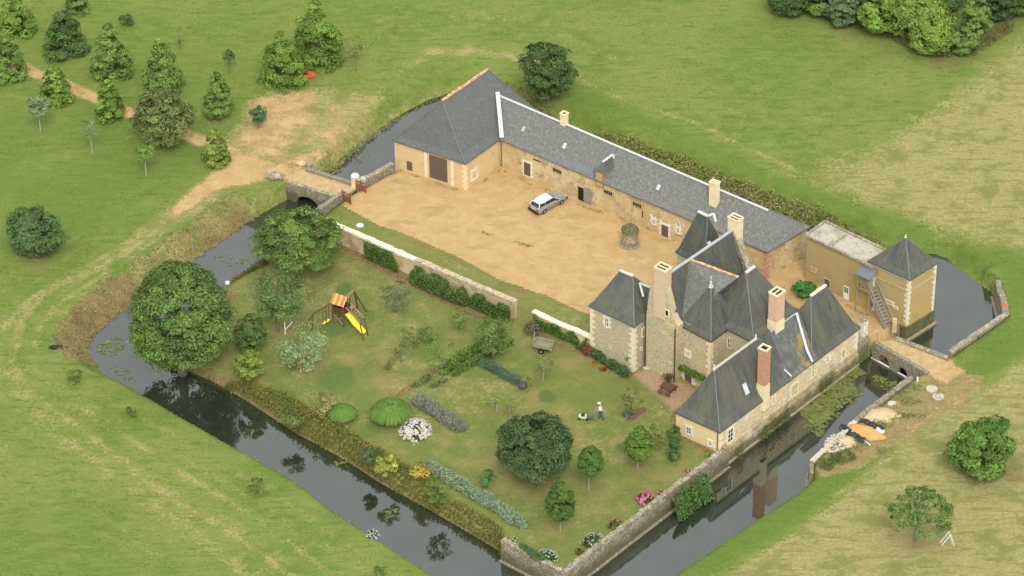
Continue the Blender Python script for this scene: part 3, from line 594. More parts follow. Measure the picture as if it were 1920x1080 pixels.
# ---- long wing
w0, w1, w2 = G(940, 262, 3.4), G(1439, 473, 3.4), G(1520, 424, 3.4); w3 = w0+w2-w1
uw = unit(w1-w0); w0e = w0-uw*.3; w3e = w3-uw*1.0
wing = thing('stable_wing', 'long low stable wing with mottled slate roof along the back of the yard', 'stable building', ((w0+w1+w2+w3)/4)[:2].tolist()+[0])
ww = inset([w0e, w1, w2, w3e], .2); wwl = walls('wall', plaster_old, wing, ww, WZ-.5, 3.32)
R0, R1 = V3(-1.01, 24.77, 6.0), V3(24.74, 4.11, 5.62)
hip_roof('roof', slate_old, wing, (w0e, w1, w2, w3e), 3.4, R0-uw*.8, R1, flare=.13, fdrop=.08, hips=False, ridge=False, along='A')
wro = [o for o in wing.children if o.name.startswith('roof')][0]
strip_bar(wro, [R0, R1], .22, .1, zinc_white, 'ridge_flashing', .08)
strip_bar(wro, [R0+V3(-.1, 0, .3), V3(w0[0]+.05, w0[1]-.05, 3.5)], .42, .1, zinc_white, 'valley_flashing', .18)
# repaired strip of newer slate along the eaves
t_, n_ = cross_dir(w0, w1)
def onroof(x, y, p, q, z0, r, lift=.05):
    """pixel -> point on plane through p,q (at z0) and r"""
    P0 = V3(p[0], p[1], z0); P1 = V3(q[0], q[1], z0); nrm = unit(np.cross(P1-P0, np.array(r)-P0)); nrm = nrm if nrm[2] > 0 else -nrm
    dd = ray(x, y); k = (nrm @ (P0-CAM))/(nrm @ dd); return CAM+dd*k+nrm*lift, nrm
# plane of the main slope: from flare ring to ridge
fl0 = lerp(w0, R0, .13); fl0[2] = 3.4+2.6*.08; fl1 = lerp(w1, R1, .13); fl1[2] = 3.4+2.22*.08
def wroof(x, y, lift=.05): return onroof(x, y, (fl0[0], fl0[1]), (fl1[0], fl1[1]), fl0[2], R0, lift)
mb = MB(); vs = [wroof(x, y, .03)[0] for x, y in [(1052, 300), (1112, 325), (1112, 331), (1045, 303), (1030, 291)]]
n0 = wroof(1059, 274)[1]
def plate(parent, pts, m, nm, th=.05, uv=False):
    nrm = unit(np.cross(np.array(pts[1])-pts[0], np.array(pts[2])-pts[0])); nrm = nrm if nrm[2] > 0 else -nrm
    k = len(pts); vs = [np.array(p)-nrm*th for p in pts]+[np.array(p) for p in pts]
    return MB().add(vs, [tuple(range(k))[::-1], tuple(range(k, 2*k))]+[(i, (i+1) % k, k+(i+1) % k, k+i) for i in range(k)]).build(nm, m, parent, uv=uv)
plate(wro, [wroof(x, y, .03)[0] for x, y in [(1057, 300), (1090, 307), (1114, 318), (1113, 331), (1062, 311), (1040, 297)]], slate_new, 'slate_patch', .06, True)
for x, y in [(1059, 274), (1235, 352), (982, 242)]:
    pp, nr = wroof(x, y, .06); MB().frame(pp, uw, np.cross(nr, uw), nr, .34, .55, .1).build('skylight', glass_pale if y != 242 else zinc, wro)
# far (moat) side pieces and chimneys
chimney(wing, G(1058, 214, 7.0), 5.0, 7.0, .62, .55, cream_st, -39, 1)
cc2 = G(1340, 343, 7.2); chimney(wing, cc2, 4.6, 7.2, .85, .6, cream_st, -39, 2)
for px, py, ww_, hh, kd, sr in [(989, 317, .85, 1.55, 'door', lime), (1045, 320, 1.0, .42, 'bars', plaster_dull), (1141, 361, 1.0, .42, 'bars', plaster_dull), (1195, 384, 1.0, .42, 'bars', plaster_dull), (1226, 415, .38, .62, 'win', lime), (1247, 434, .85, 1.5, 'door', lime), (1272, 432, .38, .62, 'win', lime), (1205, 401, .1, .75, 'slit', None), (1007, 301, .9, .12, 'slit', None)]:
    opening(wwl, ww[0], ww[1], px, py, ww_, hh, kd, sr, sw=.13 if kd != 'door' else .16, jag=(kd != 'bars' and sr is not None))
opening(wwl, ww[0], ww[1], 1090, 364, .75, 1.65, 'open', plaster_dull, sw=.12)
dq = onp(1103, 371, ww[0], ww[1]); t_, n_ = cross_dir(ww[0], ww[1]); mb = MB()
for i in range(5): mb.frame(V3(dq[0], dq[1], 0)+V3(0, 0, .95)+n_*.16+t_*(-.36+.18*i)*(1 if t_[0] > 0 else -1), t_, n_, V3(0, 0, 1), .16, .05, 1.75)
mb.frame(V3(dq[0], dq[1], 1.5)+n_*.2, t_, n_, V3(0, 0, 1), .9, .05, .1); mb.frame(V3(dq[0], dq[1], .5)+n_*.2, t_, n_, V3(0, 0, 1), .9, .05, .1)
mb.build('barn_door_leaf', wood_gr, wwl)
# end wall of the wing has a darker brick corner
quoins(wwl, ww[1], unit(np.append(ww[0]-ww[1], 0)), unit(np.append(ww[2]-ww[1], 0)), 0, 3.25, brick_m, .3, .5)
# dormer
dc = onp(1125, 331, ww[0], ww[1]); dz = 3.45; t2 = t_ if t_[0] > 0 else -t_; bk = -n_
dorm = MB().frame(V3(dc[0], dc[1], 0)+bk*.75+V3(0, 0, 3.55), t2, bk, V3(0, 0, 1), 1.05, 1.7, 1.9).build('dormer', wood_tan, wing)
MB().frame(V3(dc[0], dc[1], 0)-bk*.12+V3(0, 0, 3.5), t2, bk, V3(0, 0, 1), .72, .06, 1.5).build('hatch', plaster_dull, dorm)
dr = MB(); e0 = V3(dc[0], dc[1], 4.5)-bk*.2; ew = .68
l0, l1 = e0-t2*ew, e0+t2*ew; q0 = e0+bk*.75+V3(0, 0, .75); q1 = e0+bk*2.3+V3(0, 0, .75); l2, l3 = l1+bk*2.1, l0+bk*2.1
dr.add([l0, l1, l2, l3, q0, q1], [(0, 1, 4), (1, 2, 5, 4), (2, 3, 5), (3, 0, 4, 5), (3, 2, 1, 0)]); dro = dr.build('dormer_roof', slate, dorm, uv=True)
strip_bar(dro, [q0-bk*.1, q1, lerp(q1, l2, .9)], .26, .06, zinc_white, 'ridge_flashing', .06)

# ---- manor house
H = thing('manor_house', 'turreted stone manor house with steep slate pavilion roofs and tall gable chimneys', 'house', (18, -12, 0))
# left pavilion (entry tower)
t0, t1 = G(1103, 573, 5.4), G(1189, 613, 5.4); At = unit(t1-t0); Bt = dirv(48)
ta, tb, tc_, td = t0, t1, t1+Bt*5.4, t0+Bt*5.4
tw = inset([ta, tb, tc_, td], .14); t1w = walls('wall', rubble, H, tw, -.1, 5.32)
tr_ = hip_roof('roof', slate, H, (ta, tb, tc_, td), 5.4, rp(1163, 508, 8.6), rp(1187, 518, 8.6), flare=.2, fdrop=.12, along='A', ridge_mat=zinc_white)
gutter(t1w, tw[0], tw[1], 5.22); gutter(t1w, tw[1], tw[2], 5.22)
quoins(t1w, tw[1], -At, Bt, 0, 5.2); quoins(t1w, tw[0], At, Bt, 0, 5.2)
opening(t1w, tw[0], tw[1], 1138, 604, .42, 1.0, 'win', lime, jag=True)
opening(t1w, tw[1], tw[2], 1206, 623, .3, .9, 'blind', lime, sw=.1); opening(t1w, tw[1], tw[2], 1202, 654, .16, .2, 'slit', lime, sw=.1)
# link roof behind the left pavilion
lk0, lk1 = rp(1199, 532, 8.0), rp(1219, 541, 8.0)
hip_roof('link_roof', slate, H, (tb+Bt*2.3-A*1.5, tb+Bt*2.3+A*1.1, tb+Bt*5+A*1.1, tb+Bt*5-A*1.5), 6.2, (*(lk0-A*.8)[:2], 8.0), (*(lk1+A*.6)[:2], 8.0), along='A', hips=False, flare=.1, fdrop=.06, ridge=False)
strip_bar(tr_, [lk0, lk1], .2, .08, zinc_white, 'ridge_flashing', .1); strip_bar(tr_, [lk0, rp(1206, 558, 7.0)], .2, .08, zinc_white, 'valley_flashing', .12)
# chimney gable wall facing the terrace
g0, g1 = G(1211, 690)[:2], G(1266, 715)[:2]; gm = (g0+g1)/2; ga = unit(np.append(g1-g0, 0)); gb = dirv(47)
def gable_wall(name, p, q, prof, th, m, parent, back):
    """prof: (s, z) along p->q"""
    t = unit(np.append(np.array(q)-np.array(p), 0)); p3 = V3(p[0], p[1], 0); k = len(prof)
    f = [p3+t*s+V3(0, 0, z) for s, z in prof]; bb = [x+back*th for x in f]
    return MB().add(f+bb, [tuple(range(k)), tuple(range(k, 2*k))[::-1]]+[(i, k+i, k+(i+1) % k, (i+1) % k) for i in range(k)]).build(name, m, parent)
def gz(x, y): q = onp(x, y, g0, g1); return ((q[:2]-g0) @ ga[:2], q[2])
prof = [(0, -.1), (np.linalg.norm(g1-g0), -.1)]+[gz(x, y) for x, y in [(1272, 612), (1266, 604), (1260, 590), (1252, 556), (1247, 538), (1242, 528), (1226, 522), (1222, 530), (1217, 548), (1212, 590)]]
gw = gable_wall('gable_wall', g0, g1, prof, .7, rubble, H, gb)
ch = V3(*(onp(1238, 503, g0, g1)[:2]), 0); gq = gz(1238.5, 503)
chc = V3(g0[0], g0[1], 0)+ga*(gz(1227, 520)[0]+gz(1248, 530)[0])/2+gb*.4
zt = height_at(500, chc); chimney(H, chc, 6.5, zt-.15, 1.25, .95, MATS['pink_stone'], -39, 2)
opening(gw, g0, g1, 1251, 587, .3, .6, 'slit', cream_st, sw=.14); opening(gw, g0, g1, 1245, 561, .16, .3, 'slit', lime, sw=.1)
# main block with ridge running away from the gable
wl = 1.75; rb0 = gm+gb[:2]*.35; rb1 = rb0+gb[:2]*10.3
mc = [rb0-A[:2]*wl, rb0+A[:2]*wl, rb1+A[:2]*wl, rb1-A[:2]*wl]
walls('main_wall', rubble, H, inset(mc, .12), 0, 6.2)
rr0, rr1 = onp(1254, 517, rb0, rb1), onp(1373, 433, rb0, rb1); zr = 11.0
mr_ = hip_roof('main_roof', slate, H, mc, 6.2, (*(rr0[:2]), zr), (*rr1[:2], zr), flare=.12, fdrop=.05, hips=False, ridge=False)
strip_bar(mr_, [(*rr0[:2], zr), (*rr1[:2], zr)], .26, .12, zinc, 'ridge_flashing', .05)
# far gable with lichened coping and chimney
fg = rr1[:2]; MBf = MB()
for s_ in (-1, 1):
    p_ = V3(*fg, zr-.2)+gb*.3; q_ = V3(*fg, 5.8)+gb*.3+A*s_*2.6; MBf.bar(p_, q_, .75, .45)
MBf.build('gable_coping', drystone_pale, H)
gable_wall('far_gable_wall', fg-A[:2]*2.2+gb[:2]*.1, fg+A[:2]*2.2+gb[:2]*.1, [(0, 0), (4.4, 0), (4.4, 6), (2.2, 10.6), (0, 6)], .5, rubble, H, gb)
fc_ = V3(*fg, 0)+gb*.45; zt = height_at(408, fc_); chimney(H, fc_, 9.2, zt-.1, 1.15, .85, cream_st, -43, 2)
# cross wing M3 and square tower P4
R3 = V3(*onp(1293, 485, rb0, rb1)[:2], zr); E3 = rp(1384, 520, zr)
q0, q1, q2 = rp(1270, 606, 6.1), rp(1333, 640, 6.1), rp(1366, 616, 6.1)
u3 = unit(q1-q0); v3 = unit(q2-q1); L3 = 4.4
c4 = [q0[:2], q1[:2], q1[:2]+v3[:2]*L3, q0[:2]+v3[:2]*L3]; w4 = inset(c4, .12)
t4 = walls('tower_wall', rubble, H, w4, -.1, 6.02)
m3 = MB(); e0 = q0-u3*.2; off = v3*6.0; ee = E3+u3*.3
s_run = (E3-q1); far = lambda p: V3(p[0], p[1], 0)
left = q0-u3*1.2; right = q0+u3*1.3
vs = [left, right, V3(*R3[:2], zr)-u3*.3, E3, left+v3*6.6, right+v3*6.6]
for k_ in (0, 1, 4, 5): vs[k_][2] = 6.1
nr3 = unit(np.cross(vs[1]-vs[0], vs[2]-vs[0])); nr3 = nr3 if nr3[2] > 0 else -nr3; dd3 = ray(1345, 549); Zp = CAM+dd3*((nr3 @ (vs[0]-CAM))/(nr3 @ dd3))
m3.add(vs+[Zp, Zp+V3(0, 0, -3)+v3], [(0, 1, 6, 3, 2), (5, 4, 2, 3), (6, 7, 5, 3), (4, 0, 2), (1, 7, 6)]); m3o = m3.build('cross_roof', slate_old, H, uv=True)
rt_ = MB()
for k in range(14): rt_.frame(lerp(R3, E3, (k+.5)/14)+V3(0, 0, .04+rnd.uniform(-.02, .02)), unit(E3-R3), unit(np.cross(V3(0, 0, 1), E3-R3)), V3(0, 0, 1), .37, .26, .12)
rt_.build('ridge_tiles', lichen, m3o)
strip_bar(m3o, [R3, rp(1280, 550, 8.3), rp(1270, 605, 6.2)], .2, .07, MATS['hipline'], 'valley_flashing', .12)
ap = np.array([*((q0+q1)[:2]/2+v3[:2]*2.1), 0]); za = height_at(533, ap); apx = V3(ap[0], ap[1], za)
aa = rp(1333, 534, za)
p4 = hip_roof('tower_roof', slate, H, c4, 6.12, aa, aa, flare=.12, fdrop=.09)
MB().lathe(aa-V3(0, 0, .25), [(.24, 0), (.2, .2), (.09, .4), (.12, .55), (.05, .7), (.03, 1.0), (.08, 1.08), (.02, 1.2)], 10).build('finial', zinc_white, p4)
gutter(t4, w4[0], w4[1], 5.95, pipe); gutter(t4, w4[1], w4[2], 5.95, pipe)
quoins(t4, w4[1], -u3, v3, 0, 5.9, cream_st); quoins(t4, w4[0], u3, v3, 0, 5.9, cream_st)
opening(t4, w4[0], w4[1], 1290, 663, .42, .5, 'win', lime, sw=.22); opening(t4, w4[0], w4[1], 1291, 712, .85, 1.55, 'door', lime, sw=.25, jag=True)
z_a, z_b, z_c = rp(1343, 550, 8.6), rp(1370, 534, 8.6), rp(1366, 614, 6.2)
MB().add([z_a, z_b, z_c, z_a+V3(0, 0, -2.2)-v3*0, lerp(q1, q2, .35), z_a+u3*-1.2], [(0, 4, 2, 1), (0, 1, 5)]).build('cricket_roof', slate, H, uv=True)
strip_bar(p4, [z_a, z_b], .24, .1, zinc_white, 'ridge_flashing', .1); strip_bar(p4, [z_b, lerp(z_b, z_c, .5)+V3(0, 0, .0), z_c], .24, .08, zinc_white, 'valley_flashing', .16)
# south-east pavilion M5
f5 = rp(1415, 643, 6.2)[:2]; A5 = A[:2]; B5 = B[:2]; c5 = [f5-A5*6.6, f5, f5+B5*6.5, f5-A5*6.6+B5*6.5]
w5 = inset(c5, .14); t5 = walls('pavilion_wall', rubble, H, w5, 0, 6.12)
p5 = hip_roof('pavilion_roof', slate, H, c5, 6.2, rp(1399, 512, 11), rp(1415, 500, 11), flare=.2, fdrop=.12, ridge_mat=zinc_white)
gutter(t5, w5[0], w5[1], 6.05, pipe)
opening(t5, w5[0], w5[1], 1368, 643, .45, 1.1, 'win', rubble, sw=.14)
cm = rp(1457, 546, 10.5); chimney(H, cm, 5.2, 10.35, .95, 1.15, brick_pink, -43, 2, base=cream_st, zb=7.4)
# stair turret M6
k0 = rp(1266, 472, 7.5)[:2]; c6 = [k0, k0+A5*3.5, k0+A5*3.5+B5*3.5, k0+B5*3.5]
t6 = walls('turret_wall', rubble, H, inset(c6, .14), 0, 7.42)
p6 = hip_roof('turret_roof', slate, H, c6, 7.5, rp(1309, 397, 12), rp(1327, 406, 12), along='A', flare=.18, fdrop=.1, ridge_mat=zinc_white)
gutter(t6, inset(c6, .14)[0], inset(c6, .14)[1], 7.35)
strip_bar(p6, [rp(1327, 406, 12), rp(1338, 401, 12), rp(1342, 416, 11.5)], .2, .08, zinc_white, 'cap_flashing', .04)
strip_bar(p6, [rp(1322, 452, 9.5), rp(1331, 458, 9.3)], .45, .3, zinc_white, 'zinc_apron', 0)
# down pipes
for (x0, y0), (x1, y1) in [((1217, 602), (1211, 688)), ((1273, 617), (1265, 716)), ((1361, 622), (1360, 640))]:
    bot = G(x1, y1)+V3(-.05, -.1, 0); z_ = height_at(y0, bot); MB().tube([bot, V3(bot[0], bot[1], z_)], .07, 6).build('downpipe', pipe, H)

# ---- range along the moat (three roofs)
m0, m1 = G(1360, 878, WZ), G(1611, 673, WZ); um = unit(m1-m0); ze = 2.45
s0, s1 = rp(1263, 772, ze), rp(1350, 811, ze); s3 = rp(1614, 614, ze); Bs = unit(s3-s1); As = unit(s1-s0); Bs3 = Bs
K = thing('moat_range', 'low cream service range with three steep slate roofs rising straight from the moat', 'house', ((s0+s3)/2)[:2].tolist()+[0])
ds = lambda x, y: np.dot((onp(x, y, s1, s3)-s1)[:2], Bs[:2])
L1, L2 = ds(1484, 709), ds(1523, 683); Lt = np.linalg.norm((s3-s1)[:2]); Wd = np.linalg.norm(s1-s0)
seg = lambda u, v: [s0[:2]+Bs[:2]*u, s1[:2]+Bs[:2]*u, s1[:2]+Bs[:2]*v, s0[:2]+Bs[:2]*v]
mid_ = (s0+s1)/2
def rs(x, y): return onp(x, y, mid_, mid_+Bs)
kw = inset(seg(0, Lt), .16); kwl = MB().prism(kw, -.3, ze-.06).build('wall', moatwall, K)
MB().prism([kw[1]-As[:2]*.02*0+Bs[:2]*0, kw[2], kw[2]+As[:2]*.0, kw[1]], 0, 0) if False else None
base_ = [kw[0]-As[:2]*.0, kw[1]+As[:2]*.16, kw[2]+As[:2]*.16, kw[3]]
mb = MB(); bo = [V3(*(m0+As*0)[:2], WZ-.5), V3(*m1[:2], WZ-.5)]
mb.prism([kw[0]+As[:2]*.2+Bs[:2]*.1, kw[1]+As[:2]*.22-Bs[:2]*.0, kw[2]+As[:2]*.22, kw[3]+As[:2]*.2], WZ-.6, -.55); mb.build('mossy_plinth', moatwall, kwl)
mb = MB(); mb.prism([kw[1]-As[:2]*.5, kw[1]+As[:2]*.1, kw[2]+As[:2]*.1, kw[2]-As[:2]*.5], -.56, .05); mb.build('plinth_band', moatwall, kwl)
MB().prism([kw[1]-As[:2]*.2, kw[1]+As[:2]*.38, kw[2]+As[:2]*.38, kw[2]-As[:2]*.2], WZ-.4, WZ+.14).build('water_ledge', ledge_m, kwl)
MB().prism([kw[0]-Bs[:2]*.02, kw[1]-Bs[:2]*.02-As[:2]*.3, kw[1]+Bs[:2]*.2-As[:2]*.3, kw[0]+Bs[:2]*.2], -.2, ze-.08).build('end_wall', plaster_pale, kwl)
z1_ = 7.05; fa, fb = rs(1339, 695)[:2], rs(1417, 639)[:2]
r1_ = hip_roof('garden_end_roof', slate, K, seg(0, L1), ze, (*fa, z1_), (*(mid_+Bs*(L1-.1))[:2], z1_-.05), flare=.2, fdrop=.12, ridge=False)
strip_bar(r1_, [(*fa, z1_), (*fb, z1_)], .24, .1, concrete, 'ridge_tiles', .05)
for f_ in (fa, fb): MB().lathe(V3(*f_, z1_-.05), [(.14, 0), (.12, .2), (.06, .35), (.09, .5), (.03, .62)], 8).build('finial', zinc_white, r1_)
r2_ = hip_roof('middle_roof', mat('slate_with_ochre_lichen', (.10, .11, .10), [(.8, .45, .65, (.14, .15, .135)), (3, .52, .68, (.19, .19, .16), (1, .3, 1)), (.45, .56, .62, (.30, .21, .07), (1.4, .7, 1)), (7, .64, .7, (.07, .075, .07))], rough=.65, coord='UV', bump=(7, .5, .05)), K, seg(L1-.6, L2+.8), ze+.02, (*(mid_+Bs*(L1-.8))[:2], 6.62), (*(mid_+Bs*(L2+1.2))[:2], 6.62), flare=.12, fdrop=.07, hips=False, ridge=False)
strip_bar(r2_, [V3(*rs(1425, 637)[:2], 6.62), V3(*rs(1493, 590)[:2], 6.62)], .14, .07, zinc, 'ridge_flashing', .05)
r3_ = hip_roof('gate_end_roof', slate, K, seg(L2, Lt), ze, (*rs(1520, 558)[:2], 7.4), (*rs(1548, 541)[:2], 7.4), flare=.2, fdrop=.11, ridge_mat=coping)
strip_bar(r3_, [rp(1493, 590, 6.6), rp(1503, 625, 5.0), rp(1513, 660, 3.5), rp(1523, 681, 2.6)], .24, .08, zinc_white, 'valley_flashing', .2)
strip_bar(r1_, [rp(1470, 695, 3.3), rp(1484, 708, 2.6)], .2, .07, zinc_white, 'verge_flashing', .15)
def k_roof(x, y, lift): return onroof(x, y, *[(lerp(p, (*mid_[:2], 7.05), .2)[:2]) for p in (s1, s1+Bs*10)], ze+4.6*.12, (*fa, z1_), lift)
f_s = [lerp(s1+Bs*L1*0, V3(*fa, 0), .2)[:2]]
def main_slope(x, y, lift):
    e0 = lerp(s1, V3(*fa, z1_), .2); e0[2] = ze+(z1_-ze)*.12; e1 = e0+Bs*5
    nrm = unit(np.cross(Bs, V3(*fa, z1_)-e0)); nrm = nrm if nrm[2] > 0 else -nrm; dd = ray(x, y); return CAM+dd*((nrm @ (e0-CAM))/(nrm @ dd))+nrm*lift, nrm
pp, nr = main_slope(1397, 729, .06); MB().frame(pp, Bs, np.cross(nr, Bs), nr, .5, 1.05, .12).build('skylight', glass_pale, r1_)
pq, nq = main_slope(1397, 729, .04); MB().frame(pq, Bs, np.cross(nq, Bs), nq, .68, 1.22, .12).build('skylight_frame', MATS['hipline'], r1_)
for x, y, s_ in [(1462, 628, .3), (1468, 636, .35), (1476, 645, .3), (1466, 630, .25), (1484, 655, .2)]:
    pass
cs = rp(1436, 653, 8.5); c3 = s1+Bs*ds(1436, 752); c3 = V3(c3[0], c3[1], 0)-As*.35
zt = height_at(652, c3); chimney(K, c3, 1.2, zt-.1, .85, .75, brick_m, math.degrees(math.atan2(As[1], As[0])), 1, base=cream_st, zb=4.0)
sw0, sw1 = kw[0]-Bs[:2]*.02, kw[1]-Bs[:2]*.02
opening(kwl, sw0, sw1, 1292, 807, .5, .75, 'win', lime, sw=.18); opening(kwl, sw0, sw1, 1332, 831, .42, .5, 'win', lime, sw=.16)
for px, py, w_, h_, kd, sw_, jg in [(1369, 816, .75, 1.5, 'win', .14, True), (1450, 751, .4, .7, 'blind', .12, True), (1489, 731, .9, 1.3, 'blind', .12, True), (1551, 673, .4, .75, 'win', .14, True), (1565, 677, .22, .4, 'blind', .1, False), (1581, 663, .4, .85, 'blind', .12, True), (1524, 694, .3, 1.7, 'blind', .12, False)]:
    opening(kwl, kw[1], kw[2], px, py, w_, h_, kd, lime, sw=sw_, jag=jg)
quoins(kwl, kw[2], -Bs, -As, -.5, ze-.1, lime); quoins(kwl, kw[1], Bs, -As, -.3, ze-.1, cream_st)
gutter(kwl, kw[0], kw[1], ze-.16); MB().tube([V3(*kw[1], -.1)-As*.15-Bs*.08, V3(*kw[1], ze-.1)-As*.15-Bs*.08], .05, 6).build('downpipe', pipe, kwl)

# ---- flat roofed building and corner pavilion
fa_, fb_ = rp(1511, 440, 5.3), rp(1630, 497, 5.3); uf = unit(fb_-fa_); vf = V3(-uf[1], uf[0], 0); fb_ = fb_+uf*.4
FL = thing('flat_roofed_outbuilding', 'flat roofed ochre outbuilding with stained concrete roof beside the small pavilion', 'outbuilding', ((fa_+fb_)/2+vf*1.5)[:2].tolist()+[0])
fcn = [fa_, fb_, fb_+vf*3.0, fa_+vf*3.0]; fwp = inset(fcn, .1); fwl = walls('wall', plaster_dull, FL, fwp, WZ-.5, 5.0)
slab = MB().prism([p[:2] for p in fcn], 5.0, 5.2).build('roof', concrete_roof, FL)
mb = MB()
for p, q in zip(fcn, fcn[1:]+fcn[:1]): mb.bar(V3(*p[:2], 5.26), V3(*q[:2], 5.26), .22, .2)
mb.bar(lerp(V3(*fcn[0][:2], 5.25), V3(*fcn[1][:2], 5.25), .36), lerp(V3(*fcn[3][:2], 5.25), V3(*fcn[2][:2], 5.25), .36), .16, .12); mb.build('parapet', drystone_pale, slab)
opening(fwl, fwp[0], fwp[1], 1526, 506, .6, .45, 'blind', plaster_old, sw=.1); opening(fwl, fwp[0], fwp[1], 1551, 531, .6, .9, 'bars', plaster_old, sw=.1)
opening(fwl, fwp[0], fwp[1], 1587, 549, .62, 1.5, 'wdoor', None)
v0, v1, v2 = rp(1626, 489, 5.5), rp(1706, 525, 5.5), rp(1761, 491, 5.5); v3_ = v0+v2-v1; uv_ = unit(v1-v0); vv = unit(v2-v1)
PV = thing('corner_pavilion', 'square pavilion with pyramid slate roof and outside stair above the wide pond', 'pavilion', ((v0+v2)/2)[:2].tolist()+[0])
vw = inset([v0, v1, v2, v3_], .16); pvw = walls('wall', plaster_dull, PV, vw, -.2, 5.42)
MB().prism(inset([v0, v1, v2, v3_], .05), WZ-.5, -.15).build('mossy_plinth', moss, pvw)
MB().prism(inset([v0, v1, v2, v3_], -.12), WZ-.5, WZ+.25).build('water_ledge', ledge_m, pvw)
apx = rp(1698, 446, 8.35); pr = hip_roof('roof', slate, PV, (v0, v1, v2, v3_), 5.5, apx, apx, flare=.2, fdrop=.14)
MB().lathe(apx-V3(0, 0, .1), [(.16, 0), (.14, .12), (.06, .22), (.1, .32), (.03, .5)], 8).build('finial', zinc_white, pr)
gutter(pvw, vw[0], vw[1], 5.3); quoins(pvw, vw[1], -uv_, vv, 0, 5.3, lime, .3, .35); quoins(pvw, vw[2], -vv, -uv_, -.1, 5.3, lime, .3, .35)
for p, q in ((vw[0], vw[1]), (vw[1], vw[2])):
    t_, n_ = cross_dir(p, q); MB().bar(V3(*p, 4.0)+n_*.02, V3(*q, 4.0)+n_*.02, .06, .1).build('string_course', plaster_old, pvw)
opening(pvw, vw[0], vw[1], 1668, 567, .9, .28, 'blind', coping, sw=.1); opening(pvw, vw[0], vw[1], 1680, 577, .3, .12, 'slit', lime, sw=.12)
# door below the landing stands in the pavilion's left part
opening(pvw, vw[0], vw[1], 1633, 575, .62, 1.45, 'wdoor', cream_st, sw=.14)
tP, nP = cross_dir(vw[0], vw[1]); tP = tP if tP[0] > 0 else -tP; P0 = V3(*vw[0], 0)
land = MB(); lc = P0+tP*.15+nP*.55+V3(0, 0, 2.75); land.frame(lc, tP, nP, V3(0, 0, 1), 1.5, 1.1, .12).build('landing', wood_tan, PV)
st = MB(); top_ = P0+tP*.85+nP*.6+V3(0, 0, 2.8); bot_ = P0+tP*3.4+nP*1.3+V3(0, 0, .05); N_ = 11
for i in range(N_): st.frame(lerp(top_, bot_, (i+.5)/N_), unit((bot_-top_)*V3(1, 1, 0)), np.cross(V3(0, 0, 1), unit((bot_-top_)*V3(1, 1, 0))), V3(0, 0, 1), .26, .9, .05)
sd_ = unit((bot_-top_)*V3(1, 1, 0)); sn_ = np.cross(V3(0, 0, 1), sd_)
for s_ in (-.47, .47): st.bar(top_+sn_*s_, bot_+sn_*s_, .07, .2)
st.build('stair_flight', wood_gr, PV)
rl = MB()
for s_ in (-.5, .5):
    rl.bar(top_+sn_*s_+V3(0, 0, .9), bot_+sn_*s_+V3(0, 0, .9), .08, .08)
    for k_ in (0, .5, 1): rl.bar(lerp(top_, bot_, k_)+sn_*s_, lerp(top_, bot_, k_)+sn_*s_+V3(0, 0, .92), .08, .08)
la = P0-tP*.55+nP*1.05; lb = P0+tP*.85+nP*1.05
for q_ in (la, lb): rl.bar(q_, q_+V3(0, 0, 4.6), .1, .1)
rl.bar(la+V3(0, 0, 3.7), lb+V3(0, 0, 3.7), .08, .08); rl.bar(la+V3(0, 0, 2.85), lb+V3(0, 0, 3.7), .07, .07); rl.bar(la+V3(0, 0, 3.7), lb+V3(0, 0, 2.85), .06, .06)
rl.build('handrail', wood_gr, PV)
pr0 = P0-tP*.7+V3(0, 0, 4.95)-nP*.02; plate(PV, [pr0, pr0+tP*1.75, pr0+tP*1.75+nP*1.45-V3(0, 0, .45), pr0+nP*1.45-V3(0, 0, .45)], slate_new, 'porch_roof', .08, True)
opening(pvw, vw[0], vw[1], 1637, 527, .55, 1.5, 'door', None)
q_ = [o for o in pvw.children if o.name.startswith('door')][-1]; q_.data.materials[0] = glass_pale; q_['label'] = 'pale blue painted upper door'

# ---- garden walls
def garden_wall(name, label, pts, th, zt, m, mc, cat='wall', jig=.12, base=-.1):
    """pts: world xy polyline of the centre; zt height(s)"""
    pts = [np.array(p[:2], float) for p in pts]; zs = zt if isinstance(zt, list) else [zt]*len(pts)
    n_ = [unit(np.array([-(pts[min(i+1, len(pts)-1)]-pts[max(i-1, 0)])[1], (pts[min(i+1, len(pts)-1)]-pts[max(i-1, 0)])[0]])) for i in range(len(pts))]
    t = thing(name, label, cat, (*np.mean(pts, axis=0), 0)); mb = MB()
    for i in range(len(pts)-1):
        q = [pts[i]+n_[i]*th/2, pts[i+1]+n_[i+1]*th/2, pts[i+1]-n_[i+1]*th/2, pts[i]-n_[i]*th/2]
        mb.prism(q, base, 0, [zs[i], zs[i+1], zs[i+1], zs[i]])
    o = mb.build('wall_body', m, t)
    if mc:
        mb = MB(); w_ = th+.14
        for i in range(len(pts)-1):
            L_ = np.linalg.norm(pts[i+1]-pts[i]); k = max(1, int(L_/.7)); tt = unit(np.append(pts[i+1]-pts[i], 0)); nn_ = np.append(n_[i], 0)
            for j in range(k):
                u = (j+.5)/k; c = V3(*lerp(pts[i], pts[i+1], u), zs[i]*(1-u)+zs[i+1]*u+.06); mb.frame(c+nn_*rnd.uniform(-.04, .04)+V3(0, 0, rnd.uniform(0, jig)), tt, nn_, V3(0, 0, 1), L_/k+.02*rnd.random(), w_*rnd.uniform(.9, 1.15), .16+jig*rnd.random())
        mb.build('coping', mc, t)
    return t
W1 = [G(x, y, 1.95) for x, y in [(562, 392), (620, 417), (700, 452), (780, 487)]]; W2 = [G(x, y, 1.95) for x, y in [(781, 487), (870, 525), (967, 566)]]
garden_wall('garden_wall', 'tall garden wall with pale coping between the lawn and the gravel yard', W1+W2[1:], .42, [1.85]*6, plaster_old, None)
